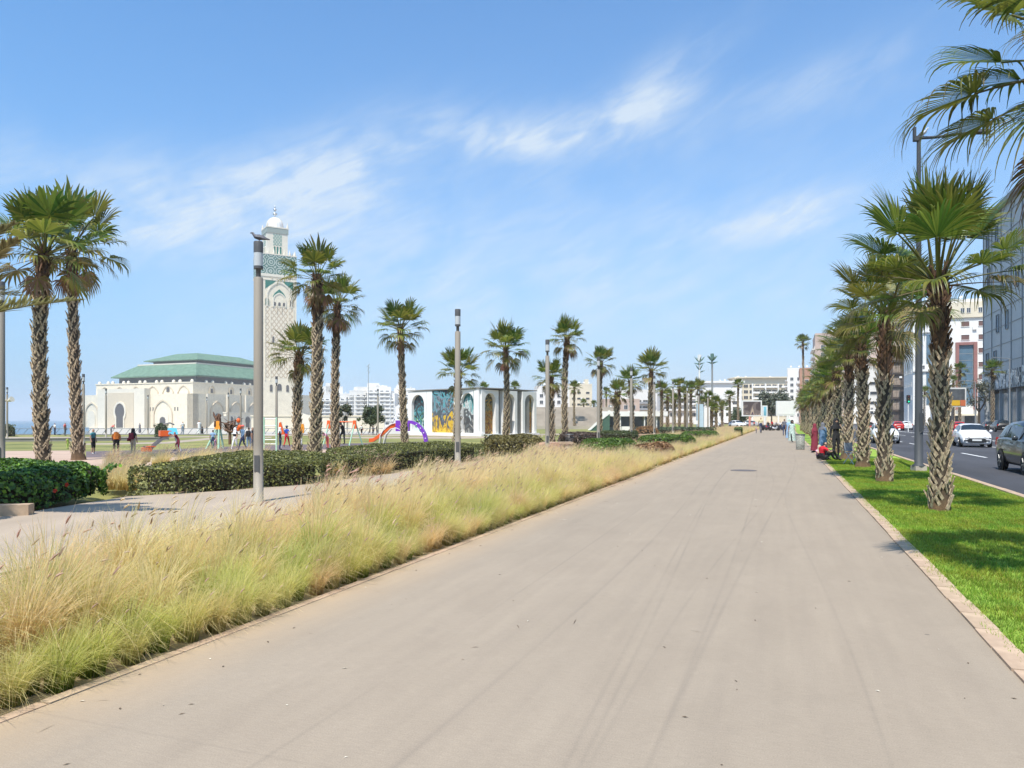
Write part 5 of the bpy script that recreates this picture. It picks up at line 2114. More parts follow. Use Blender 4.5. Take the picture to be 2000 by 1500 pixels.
GP = 'people on and beside the promenade'
pp_(1486, 846, 815, 'person in a pale yellow shirt walking at the far end of the promenade', 'walk', top='yellow', legs='navy', rz=.2, group=GP)
pp_(1477, 846, 834, 'small child walking beside the person in pale yellow', 'walk', top='pink', legs='grey', rz=.2, group=GP)
pp_(1532, 851, 818, 'person in grey walking away on the promenade', 'walk', top='grey', legs='navy', rz=math.pi, group=GP, short=False)
pp_(1547, 864, 821, 'person in a mint patterned robe walking beside the perforated bin', 'walk', top='mint', legs='black', rz=.3, scarf='black', robe=robe_m, group=GP)
pp_(1541, 858, 819, 'person in light blue just behind the patterned robe', 'walk', top='lightblue', legs='grey', rz=.3, scarf='mint', robe='lightblue', group=GP)
pp_(1591, 884, 828, 'person in a maroon top and headscarf turned away on the lawn', 'stand', top='maroon', legs='black', rz=-2.2, scarf='maroon', short=False, robe='maroon', group=GP)
pp_(1607, 879, 826, 'person in a blue robe with a pale headscarf on the lawn', 'stand', top='denim', legs='navy', rz=2.6, scarf='grey', short=False, robe='denim', group=GP)
o = pp_(1605, 900, 860, 'person in a red shirt and black trousers sitting on the kerb', 'sit', top='red', legs='black', rz=2.1, group=GP)
o.scale = (o.scale[0] * 1.3, o.scale[1] * 1.1, o.scale[2])
pp_(1597, 898, 868, 'person in pink sitting half behind the one in red', 'sit', top='pink', legs='black', rz=1.0, scarf='khaki', group=GP)
pp_(1633, 895, 818, 'tall person all in black leaning on a palm trunk', 'lean', top='black', legs='black', rz=.4, short=False, scarf='black', group=GP)
GK = 'people about the playground'
pk = lambda *a, **k: pp_(*a, z=PZ, group=GK, **k)
pk(182, 887, 837, 'child in a teal shirt and dark shorts standing left of the slide', top='teal', legs='black', rz=.9, bare=True, shoe=SHOEW)
pk(227, 891, 841, 'person in an orange top and black shorts seen from behind', 'bend', top='orange', legs='black', rz=math.pi, bare=True, shoe=SHOEW, pack='orange')
pk(260, 889, 837, 'person in a black headscarf and pale trousers with a maroon bag', top='black', legs='khaki', rz=2.5, scarf='black', bag='maroon', shoe=SHOEW, pack='maroon')
pk(349, 884, 846, 'child in maroon climbing the ladder of the orange slide', 'climb', top='maroon', legs='maroon', rz=-1.5, bare=True)
pk(132, 877, 854, 'small child in lime green partly behind the palm trunk', top='lime', legs='lime', rz=.8)
pk(416, 879, 839, 'person in a light blue shirt and dark trousers among the green legs', top='lightblue', legs='navy', rz=2.8)
pk(421, 880, 855, 'small child in pink beside the light blue shirt', top='pink', legs='pink', rz=1.0)
pk(459, 881, 836, 'person in white and black at the left of the standing group', 'walk', top='black', legs='white', rz=-.7, scarf='white')
pk(474, 881, 831, 'person in a denim jacket in the standing group', 'walk', top='denim', legs='navy', rz=-1.1, hat='coral', short=False)
pk(486, 880, 834, 'person in grey with a backpack in the standing group', top='grey', legs='lightblue', rz=2.9, pack='black')
pk(493, 879, 834, 'dark dressed person at the right of the standing group, by the big lamp post', top='black', legs='grey', rz=1.2)
pk(547, 879, 835, 'person in a black coat and white scarf right of the lamp post', top='black', legs='navy', rz=1.4, scarf='white', short=False)
pk(560, 873, 832, 'person in a blue top and red trousers', 'walk', top='blue', legs='red', rz=2.6, hat='navy')
pk(671, 868, 826, 'person in black at the swings', 'climb', top='black', legs='black', rz=-1.0, scarf='black')
pk(640, 876, 842, 'child in pink and red between the palm trunks', 'bend', top='pink', legs='coral', rz=-1.0)
pk(706, 852, 829, 'person in white with a red bag walking on the lawn', 'walk', top='white', legs='black', rz=.6, bare=True, bag='coral', shoe=SHOEW)
pk(729, 850, 832, 'dark dressed person under the low tree, left one', top='grey', legs='black', rz=.3)
pk(736, 850, 830, 'dark dressed person under the low tree, right one', top='black', legs='black', rz=2.0)
pk(788, 867, 840, 'person in black under the purple slide', top='black', legs='black', rz=2.0)
GO = 'people far off along the railing'
po = lambda *a, **k: pp_(*a, z=PZ, group=GO, **k)
po(107, 850, 826, 'far person in a white shirt and jeans at the railing', top='white', legs='navy', rz=2.0)
po(127, 851, 825, 'far person in coral beside the palm trunk at the railing', top='coral', legs='grey', rz=1.0)
po(217, 849, 828, 'far person in pink looking over the railing', 'bend', top='coral', legs='grey', rz=2.0)
po(273, 846, 826, 'far dark figure before the mosque door', top='grey', legs='grey', rz=2.0, robe='grey')
po(357, 849, 823, 'far person in white and blue right of the slide top', top='white', legs='denim', rz=.4)
po(389, 848, 821, 'far person in white by the green legs', top='white', legs='white', rz=.4, robe='white')
po(395, 848, 833, 'far person in a black robe sitting low', 'stand', top='black', legs='black', rz=.4, scarf='black', robe='black')
po(929, 851, 831, 'far person in grey at the corner of the painted building', top='grey', legs='navy', rz=1.0)
po(1178, 841, 824, 'far person in white before the green pavilion', top='white', legs='white', rz=.5)
po(1190, 843, 833, 'far child in white before the green pavilion', 'sit', top='white', legs='white', rz=.5)
GM = 'people and riders crowded at the far end'
for i, (px, base, top, tp, lg, lab) in enumerate(((1500, 841, 822, 'black', 'navy', 'far person in black left in the crowd of riders'), (1508, 841, 821, 'red', 'black', 'far person in red in the crowd of riders'), (1516, 840, 823, 'grey', 'black', 'far person in grey in the crowd of riders'),
                                                  (1524, 841, 823, 'white', 'navy', 'far person in white in the crowd of riders'), (1473, 836, 823, 'coral', 'black', 'far person in coral by the billboard post'))):
    pp_(px, base, top, lab, 'stand', top=tp, legs=lg, rz=i * .9, group=GM)

# ------------------------------------------------------------------ litter bin, benches
_b = MB()
n_ = 22
M_bin = mat('perforated_bin', (.20, .20, .17), .6, .5, 26, .6, c2=(.42, .42, .36), detail=1)
bn = thing('litter_bin', 'round perforated grey litter bin at the edge of the promenade', 'litter bin', at(1563, 878))
_b.lathe([(.19, 0), (.215, .04), (.235, .78), (.225, .80), (.20, .80), (.18, .1)], 20)
_b.build('drum', M_bin, bn)
_b = MB()
_b.lathe([(.245, .775), (.25, .80), (.24, .83), (.21, .83), (.21, .78)], 20)
_b.build('rim', M_lampd, bn)
bn2 = thing('litter_bin', 'dark litter bin beyond the stone bench', 'litter bin', far(1112, 41, 0))
_b = MB()
_b.lathe([(.2, 0), (.22, .05), (.25, .8), (.2, .82)], 14)
_b.build('drum', M_lampd, bn2)


def bench(pos, rz, label, sc=1.0):
    root = thing('stone_bench', label, 'bench', pos, rz, 'pale stone benches by the grass bed')
    root.scale = (sc,) * 3
    b = MB()
    b.box((0, 0, .42), (1.9, .55, .12))
    b.build('seat', M_stone, root)
    for x in (-.62, .62):
        b = MB()
        b.box((x, 0, .18), (.22, .48, .36), taper=.85)
        b.build('leg', M_stone2, root)
    return root


bench(far(1082, 37.5, 0), .25, 'long pale stone bench right of the olive shrub, third lamp post before it', 1.0)
bench(far(1257, 60, 0), .2, 'small pale stone bench before the rusty shrub', .95)
_b = MB()
_b.plate([(-1.0, 0), (.9, 0), (.9, .5), (.2, .5)], -.4, .4)
o = _b.build('ramp_block', mat('terracotta_stone', (.46, .27, .18), .85, .15, 3, .2), None, far(1053, 35.5, 0), .3)
tag(o, 'sloping terracotta stone block left of the long bench', 'stone block')
# grey folding chair by the palm foot
ch = thing('folding_chair', 'grey folding chair with pale legs at the foot of a palm', 'chair', at(1664, 907), .5)
_b = MB()
_b.box((0, .16, .62), (.40, .03, .30))
_b.build('backrest', mat('chair_fabric', (.16, .18, .22), .8), ch)
_b = MB()
_b.box((0, 0, .42), (.40, .36, .03))
_b.build('seat', MATS['chair_fabric'], ch)
for x in (-.19, .19):
    for d in (-1, 1):
        _b = MB()
        _b.tube([(x, d * .22, 0), (x, -d * .12, .45), (x, .17 if d < 0 else -.12, .78 if d < 0 else .45)], .014, 5)
        _b.build('leg', M_glass, ch)

# ------------------------------------------------------------------ painted building
M_wall = mat('white_render', (.78, .77, .74), .85, .04, .8)


def mural(name, stops, scale, dist=2.5):
    m = bpy.data.materials.new(name)
    m.use_nodes = True
    nt = m.node_tree
    N, L = nt.nodes, nt.links
    bs = N['Principled BSDF']
    bs.inputs['Roughness'].default_value = .6
    tc = N.new('ShaderNodeTexCoord')
    mp = N.new('ShaderNodeMapping')
    mp.inputs['Scale'].default_value = (1, 1, .62)
    L.new(tc.outputs['Object'], mp.inputs[0])
    nz = N.new('ShaderNodeTexNoise')
    nz.inputs['Scale'].default_value = scale
    nz.inputs['Detail'].default_value = 4
    nz.inputs['Distortion'].default_value = dist
    L.new(mp.outputs[0], nz.inputs['Vector'])
    sep = N.new('ShaderNodeSeparateXYZ')
    L.new(tc.outputs['Object'], sep.inputs[0])
    a = N.new('ShaderNodeMath')
    a.operation = 'MULTIPLY_ADD'
    a.inputs[1].default_value = -.085
    L.new(sep.outputs[2], a.inputs[0])
    L.new(nz.outputs['Fac'], a.inputs[2])
    b = N.new('ShaderNodeMath')
    b.operation = 'ADD'
    b.inputs[1].default_value = .22
    L.new(a.outputs[0], b.inputs[0])
    r = N.new('ShaderNodeValToRGB')
    r.color_ramp.interpolation = 'CONSTANT'
    e = r.color_ramp.elements
    e[0].position, e[0].color = stops[0][0], (*stops[0][1], 1)
    e[1].position, e[1].color = stops[-1][0], (*stops[-1][1], 1)
    for p, c in stops[1:-1]:
        q = e.new(p)
        q.color = (*c, 1)
    L.new(b.outputs[0], r.inputs[0])
    L.new(r.outputs[0], bs.inputs['Base Color'])
    return m


MUR = [mural('mural_teal', ((0, (.03, .03, .035)), (.36, (.05, .06, .07)), (.44, (.04, .17, .19)), (.5, (.10, .32, .36)), (.55, (.02, .02, .025)), (.62, (.10, .30, .16)), (.68, (.55, .6, .6))), .9),
       mural('mural_yellow', ((0, (.02, .025, .03)), (.27, (.10, .32, .36)), (.36, (.18, .20, .24)), (.44, (.06, .10, .09)), (.50, (.10, .09, .12)), (.57, (.62, .40, .03)), (.66, (.36, .18, .02)), (.71, (.72, .5, .05))), .75, 3.2),
       mural('mural_grey', ((0, (.03, .12, .12)), (.33, (.12, .34, .34)), (.41, (.60, .62, .60)), (.46, (.10, .11, .11)), (.56, (.06, .06, .06)), (.66, (.22, .22, .2)), (.73, (.5, .45, .4))), .8),
       mural('mural_gold', ((0, (.05, .045, .04)), (.34, (.30, .26, .12)), (.42, (.10, .07, .04)), (.47, (.46, .26, .03)), (.55, (.30, .10, .03)), (.62, (.10, .05, .03)), (.70, (.50, .34, .10))), 1.3, 3.5)]
C1 = far(935, 85.0, PZ)
pb = thing('painted_building', 'low white building with arched niches holding colourful wall paintings', 'building', C1, 0)
TOPZ = 5.55
Ldir = Vector((-9.2, 9.0, 0)).normalized()
Rdir = Vector((6.8, 8.8, 0)).normalized()


def arched_wall(b, x0, x1, z1, cx, w, az0, az1, y0=0.0, y1=.45, m=0):      # wall piece with an arched hole
    o_ = arch(cx, w, az0, az1, 'round', 6)
    b.box(((x0 + cx - w / 2) / 2, (y0 + y1) / 2, z1 / 2), (cx - w / 2 - x0, y1 - y0, z1), m)
    b.box(((x1 + cx + w / 2) / 2, (y0 + y1) / 2, z1 / 2), (x1 - cx - w / 2, y1 - y0, z1), m)
    if az0 > 0:
        b.box((cx, (y0 + y1) / 2, az0 / 2), (w, y1 - y0, az0), m)
    top = o_[2:]
    for p, q in zip(top, top[1:]):
        b.face([(p[0], y0, p[1]), (p[0], y0, z1), (q[0], y0, z1), (q[0], y0, q[1])], m)
        b.face([(p[0], y0, p[1]), (q[0], y0, q[1]), (q[0], y1, q[1]), (p[0], y1, p[1])], m)
    b.face([(cx - w / 2, y0, z1), (cx + w / 2, y0, z1), (cx + w / 2, y1, z1), (cx - w / 2, y1, z1)], m)


def wallframe(dirv, flip):           # local x runs along the wall seen from outside left to right
    return math.atan2(dirv.y, dirv.x) + (math.pi if flip else 0)


rzL, rzR = wallframe(Ldir, True), wallframe(Rdir, False)


def addL(b, name, m, par=pb):
    return b.build(name, m, par, (0, 0, 0), rzL)


def addR(b, name, m, par=pb):
    return b.build(name, m, par, (0, 0, 0), rzR)


b = MB()
b.box((-.25, .28, TOPZ / 2), (.5, .55, TOPZ - .004))
arched_wall(b, -3.3, -.5, TOPZ - .1, -1.95, 2.2, .15, 5.05)
b.box((-4.0, .22, TOPZ / 2 - .05), (.7, .45, TOPZ - .1))
b.box((-8.9, .22, TOPZ / 2 - .05), (1.0, .45, TOPZ - .1))
arched_wall(b, -13.2, -9.45, TOPZ - .1, -11.2, 2.5, .15, 5.05)
b.box((-6.4, .3, .18), (13.6, .7, .36))
addL(b, 'wall', M_wall)
b = MB()
b.face([(-3.1, .40, 0), (-.55, .40, 0), (-.55, .40, 5.2), (-3.1, .40, 5.2)])
addL(b, 'mural', MUR[2])
b = MB()
b.box((-6.35, .10, 2.85), (4.1, .12, 5.2))
addL(b, 'mural', MUR[1])
b = MB()
b.face([(-13.0, .40, 0), (-9.6, .40, 0), (-9.6, .40, 5.2), (-13.0, .40, 5.2)])
addL(b, 'mural', MUR[0])
b = MB()
b.box((-6.5, 2.2, TOPZ + .03), (13.5, 4.6, .12))
addL(b, 'roof_edge', M_greywall)
b = MB()
for x0, x1 in ((.25, 3.35), (4.1, 7.0), (8.1, 11.0)):
    arched_wall(b, x0, x1, TOPZ - .15, (x0 + x1) / 2, 1.95, .15, 5.02, -.25, .25)
b.box((5.6, -.1, .12), (11.4, .8, .24))
addR(b, 'wall', M_wall)
for k, (x0, x1) in enumerate(((.25, 3.35), (4.1, 7.0), (8.1, 11.0))):
    b = MB()
    b.box(((x0 + x1) / 2, .22, 2.6), (2.0, .04, 5.1))
    addR(b, 'mural', MUR[3])
b = MB()
b.box((5.6, .75, 2.7), (11.0, .3, 5.2))
addR(b, 'back_wall', MUR[2])
b = MB()
b.box((5.6, 2.0, TOPZ + .03), (11.3, 4.4, .12))
addR(b, 'roof_edge', M_greywall)
b = MB()
b.prism([(0, 1.2), (6, 7.5), (0, 13.5), (-6.5, 7.5)], 0, TOPZ - .2)
b.build('core', M_greywall, pb)

# ------------------------------------------------------------------ playground
M_or = mat('orange_plastic', (.80, .13, .025), .35, .05, 3)
M_or2 = mat('amber_plastic', (.85, .33, .03), .4, .05, 3)
M_mint = mat('mint_steel', (.42, .66, .48), .4, .05, 3)
M_pur = mat('purple_plastic', (.22, .05, .50), .35, .06, 3)
M_mag = mat('magenta_plastic', (.55, .06, .42), .4, .06, 3)
M_sky = mat('sky_blue_plastic', (.13, .56, .78), .4, .06, 3)
M_steel = mat('slide_steel', (.20, .19, .19), .4, .1, 2, stretch=(1, .2, 1))
M_wsteel = mat('white_steel', (.74, .74, .72), .4, .04, 3)
M_wood = mat('brown_wood', (.14, .075, .045), .85, .3, 5, .3, stretch=(1, 1, .2))


def slide_thing(p_low, p_high, z_hi, label, w=.62, bed=M_steel, edge=M_or):
    d = Vector(p_high) - Vector(p_low)
    Ld = math.hypot(d.x, d.y)
    root = thing('slide', label, 'slide', (p_low[0], p_low[1], PZ), math.atan2(d.y, d.x))
    prof = [(-.1, .22), (.35, .20), (Ld * .3, z_hi * .30), (Ld * .75, z_hi * .80), (Ld, z_hi)]
    b = MB()
    b.grid([[(x, -w / 2, z), (x, w / 2, z)] for x, z in prof], 0, False)
    b.grid([[(x, w / 2, z - .05), (x, -w / 2, z - .05)] for x, z in prof], 0, False)
    b.build('chute', bed, root)
    for sg in (-1, 1):
        b = MB()
        b.grid([[(x, sg * w / 2 - .03, z - .08), (x, sg * w / 2 + .03, z - .08), (x, sg * w / 2 + .03, z + .12), (x, sg * w / 2 - .03, z + .12)] for x, z in prof], 0, False, close=True)
        b.build('side_rail', M_steel, root)
    b = MB()
    b.box((.05, 0, .12), (.5, w + .12, .24))
    b.box((.25, 0, .30), (.55, w + .1, .06))
    b.build('foot', edge, root)
    return root, Ld


p0, p1 = at(284, 882, PZ), at(330, 881, PZ)
sr, Ld = slide_thing(p0, p1, 1.0, 'orange slide with grey chute and light blue top', .6)
b = MB()
b.box((Ld - .22, 0, 1.08), (.62, .7, .34))
b.build('hood', M_or, sr)
b = MB()
b.box((Ld + .18, 0, 1.22), (.55, .8, .38), taper=.7)
b.build('top_panel', M_sky, sr)
b = MB()
b.tube([(Ld - .3, 0, 1.62), (Ld + .05, 0, 1.72), (Ld + .3, 0, 1.6)], .05, 5)
b.build('crest', M_greywall, sr)
for sg in (-1, 1):
    b = MB()
    b.tube([(Ld + .30, sg * .28, 1.15), (Ld + .62, sg * .28, 0)], .035, 5)
    b.build('ladder_rail', M_wsteel, sr)
for k in range(4):
    b = MB()
    u = .15 + k * .22
    b.tube([(Ld + .30 + .32 * u, -.28, 1.15 * (1 - u)), (Ld + .30 + .32 * u, .28, 1.15 * (1 - u))], .025, 5)
    b.build('rung', M_wsteel, sr)

# climbing tower with orange panels on splayed mint legs
ctw = thing('climbing_tower', 'climbing frame with amber panel and brown branches on splayed mint legs', 'climbing frame', at(425, 877, PZ))
for (x0, y0), (x1, y1) in (((-.62, -.3), (-.05, -.1)), ((.18, -.3), (.12, -.1)), ((-.55, .4), (-.02, .1)), ((.22, .4), (.14, .1))):
    b = MB()
    b.tube([(x0, y0, 0), (x1, y1, 1.32)], [.075, .055], 6)
    b.build('leg', M_mint, ctw)
b = MB()
b.box((.03, 0, 1.55), (.36, .3, .55), taper=.8)
b.build('panel', M_or2, ctw)
for pts in (((0, 0, 1.75), (-.10, 0, 2.0), (-.24, .05, 2.18), (-.30, .05, 2.42)), ((.06, 0, 1.75), (.12, 0, 2.05), (.18, 0, 2.25)), ((-.05, 0, 1.3), (-.12, -.1, 1.5), (-.12, -.1, 1.85)),
            ((.1, .1, 1.85), (.02, .1, 2.05), (-.06, .1, 2.16)), ((.16, 0, 1.3), (.22, -.1, 1.6), (.20, -.1, 2.0)), ((-.1, .0, 1.9), (.0, .0, 2.1), (.10, .02, 2.3))):
    b = MB()
    b.tube(pts, [.07, .085, .07, .03][:len(pts)], 6)
    b.build('branch', M_wood, ctw)
ct2 = thing('driftwood_sculpture', 'spiky brown wooden play sculpture with orange tips behind the mint legs', 'sculpture', at(449, 868, PZ))
b = MB()
rr = random.Random(4)
for k in range(16):
    a = rr.uniform(0, 6.28)
    zb = rr.uniform(.9, 1.4)
    b.tube([(rr.uniform(-.3, .3), rr.uniform(-.2, .2), zb), (rr.uniform(-.5, .6), rr.uniform(-.3, .3), zb + rr.uniform(.1, .6)), (rr.uniform(-1.0, 1.1), rr.uniform(-.3, .3), zb + rr.uniform(.3, 1.0))], [.10, .06, .015], 5)
b.tube([(0, 0, 0), (0, 0, 1.2)], .12, 6)
b.build('branches', M_wood, ct2)['kind'] = 'stuff'
for x, z in ((.66, 1.85), (.75, 1.35), (.62, 1.2)):
    b = MB()
    b.lathe([(.01, 0), (.16, .08), (.14, .3), (.02, .4)], 8, (x, 0, z - .2))
    b.build('orange_tip', M_or, ct2)
# ladder frame right of the big post
lf = thing('ladder_frame', 'white and mint ladder frame right of the big lamp post', 'climbing frame', at(527, 884, PZ))
for x in (-.33, .38):
    b = MB()
    b.tube([(x, 0, 0), (x, 0, 2.05)], .05, 6)
    b.build('post', M_mint, lf)
for z in (.5, .75, 1.02, 1.55, 1.95):
    b = MB()
    b.tube([(-.33, 0, z), (.38, 0, z)], .03, 5)
    b.build('rung', M_wsteel, lf)
b = MB()
b.tube([(-.33, 0, 1.95), (-.8, .3, 1.95), (-.85, .3, 0)], .03, 5)
b.build('brace', M_wsteel, lf)
# swings
sw = thing('swing_frame', 'swing frame with orange corner plates on slanting mint legs', 'swing', at(668, 870, PZ), -R(3))
for xx in (-.95, 1.0):
    for dx in (-.32, .42):
        b = MB()
        b.tube([(xx + dx, -.5 if dx < 0 else .5, 0), (xx - .02, 0, 1.75)], .05, 6)
        b.build('leg', M_mint, sw)
    b = MB()
    b.box((xx - .05, 0, 1.55), (.30, .22, .62), taper=.7)
    b.build('corner_plate', M_or, sw)
b = MB()
b.tube([(-1.0, 0, 1.75), (1.05, 0, 1.75)], .05, 6)
b.build('crossbar', M_or, sw)
for x in (-.35, .35):
    b = MB()
    b.tube([(x - .16, 0, 1.74), (x - .16, .1, .5)], .012, 4)
    b.tube([(x + .16, 0, 1.74), (x + .16, .1, .5)], .012, 4)
    b.box((x, .1, .48), (.4, .16, .03))
    b.build('swing_seat', M_lampd, sw)
am = thing('amber_play_panel', 'amber play panel on a post between the two hedge palms', 'play panel', at(589, 872, PZ))
b = MB()
b.tube([(0, 0, 0), (0, 0, 1.4)], .05, 6)
b.build('post', M_wsteel, am)
b = MB()
b.plate([(-.16, .95), (.16, .95), (.2, 1.3), (.14, 1.62), (-.14, 1.62), (-.2, 1.3)], -.05, .05)
b.build('panel', M_or2, am)
o2 = thing('orange_play_panel', 'orange pointed play panel right of the slim lamp before the minaret', 'play panel', at(549, 874, PZ))
b = MB()
b.tube([(0, 0, 0), (0, 0, 1.2)], .04, 6)
b.build('post', M_wsteel, o2)
b = MB()
b.plate([(-.2, .9), (.25, .9), (0, 1.75), (-.12, 1.7)], -.05, .05)
b.build('panel', M_or, o2)
# purple arch with orange slide
pc = at(790, 866, PZ)
pu = thing('purple_slide', 'purple arched climbing bridge with orange slide and white curved rails', 'slide', pc, 0)
sc_ = pc.y / F


def px2(px, py):
    return ((px - 790) * sc_, (866 - py) * sc_)


b = MB()
rows = []
for k in range(13):
    u = k / 12
    a = R(88) - R(93) * u
    x, z = px2(798, 866)[0] + (38 * sc_) * math.cos(a) * 1.0, 45 * sc_ * max(0.0, math.sin(a))
    n = Vector((math.cos(a), 0, math.sin(a)))
    t_ = .24 + .05 * u
    rows.append([(x, -.35, z + .0), (x, .35, z), (x - n.x * t_, .35, z - n.z * t_), (x - n.x * t_, -.35, z - n.z * t_)])
b.grid(rows, 0, False, close=True)
b.build('arch_bridge', M_pur, pu)
for k in range(4):
    b = MB()
    a = R(62 - k * 16)
    b.lathe([(.01, 0), (.055, .0), (.055, .02), (.01, .02)], 10)
    x, z = px2(798, 866)[0] + 38 * sc_ * math.cos(a) * .92, 45 * sc_ * math.sin(a) * .92
    o = b.build('hand_hole', M_wsteel, pu, (x, -.36, z))
    o.rotation_euler = (R(90), 0, 0)
x0, z0 = px2(774, 842)
x1, z1 = px2(800, 821)
b = MB()
b.box(((x0 + x1) / 2, 0, (z0 + z1) / 2), (x1 - x0, .75, z1 - z0))
b.build('side_panel', M_pur, pu)
b = MB()
b.box(((x0 + x1) / 2 + .1, -.40, (z0 + z1) / 2), ((x1 - x0) * .45, .04, (z1 - z0) * .8))
b.build('magenta_panel', M_mag, pu)
b = MB()
pr = [px2(722, 865), px2(730, 864), px2(746, 853), px2(762, 839), px2(772, 835)]
b.grid([[(x, -.3, z + .05), (x, .3, z + .05), (x, .3, z + .35), (x, .27, z + .35), (x, .27, z + .1), (x, -.27, z + .1), (x, -.27, z + .35), (x, -.3, z + .35)] for x, z in pr], 0, False, close=True)
b.build('chute', M_or, pu)
for pts in (((742, 866), (744, 850), (752, 836), (764, 828), (774, 826)), ((750, 866), (754, 850), (764, 838), (776, 836), (788, 842), (792, 866))):
    for yy in (-.36, .36):
        b = MB()
        b.tube([(px2(*p_)[0], yy, px2(*p_)[1]) for p_ in pts], .035, 6)
        b.build('rail', M_wsteel, pu)
b = MB()
b.tube([(px2(764, 828)[0], 0, px2(764, 828)[1]), (px2(776, 808)[0], 0, px2(776, 808)[1]), (px2(790, 800)[0], 0, px2(790, 800)[1])], .03, 5)
b.build('mast', M_wsteel, pu)

# ------------------------------------------------------------------ cars
M_tyre = mat('tyre_rubber', (.02, .02, .021), .85, .2, 20)
M_rim = mat('alloy_rim', (.40, .41, .42), .3, .1, 6, metal=.8)
M_cglass = mat('car_glass', (.020, .026, .030), .06, .1, 2, spec=.8)
M_black = mat('black_trim', (.018, .018, .019), .5, .1, 8)
M_lens = mat('headlight_lens', (.45, .48, .50), .1, .1, 8, spec=.8)
M_red = mat('tail_light', (.42, .012, .012), .2, .1, 8)
M_plate = mat('number_plate', (.68, .68, .66), .5, .04, 8)
PAINT = {k: mat(k + '_car_paint', c, .28, .03, 1.5, coat=.7) for k, c in (('white', (.78, .78, .78)), ('dark', (.022, .026, .026)), ('red', (.50, .02, .018)), ('silver', (.42, .43, .45)), ('black', (.012, .012, .014)))}
HATCHB = ((-2.00, .30, .66, .56, .58, .60), (-1.95, .22, .78, .68, .68, .72), (-1.60, .18, .84, .82, .72, .88), (-1.00, .18, .86, .92, .70, .99), (-.82, .18, .86, .94, .70, 1.06), (-.20, .18, .865, .96, .585, 1.40),
          (.30, .18, .865, .97, .585, 1.475), (1.00, .18, .86, .98, .58, 1.465), (1.55, .19, .845, .99, .56, 1.37), (1.80, .22, .82, .98, .60, 1.08), (1.96, .26, .80, .90, .62, .95), (2.0, .32, .74, .84, .6, .87))
SUVB = ((-2.15, .38, .70, .66, .62, .72), (-2.10, .28, .84, .82, .72, .88), (-1.70, .24, .90, .98, .78, 1.05), (-1.10, .24, .92, 1.04, .76, 1.12), (-.90, .24, .92, 1.06, .76, 1.18), (-.35, .24, .92, 1.08, .64, 1.58),
        (.30, .24, .92, 1.09, .65, 1.68), (1.2, .24, .91, 1.10, .64, 1.66), (1.80, .25, .90, 1.10, .62, 1.58), (2.05, .28, .88, 1.08, .66, 1.22), (2.18, .34, .86, 1.0, .66, 1.04), (2.22, .42, .80, .95, .64, .98))


def section(st):
    y, zb, hw, zs, hr, zr = st
    half = [(hw * .84, zb), (hw * .97, zb + .10), (hw, zb + .34), (hw * .985, zs - .06), (hw * .94, zs), (hr, zr - .055 if zr - zs > .2 else zr - .02), (hr * .8, zr), (0, zr + .012)]
    return half


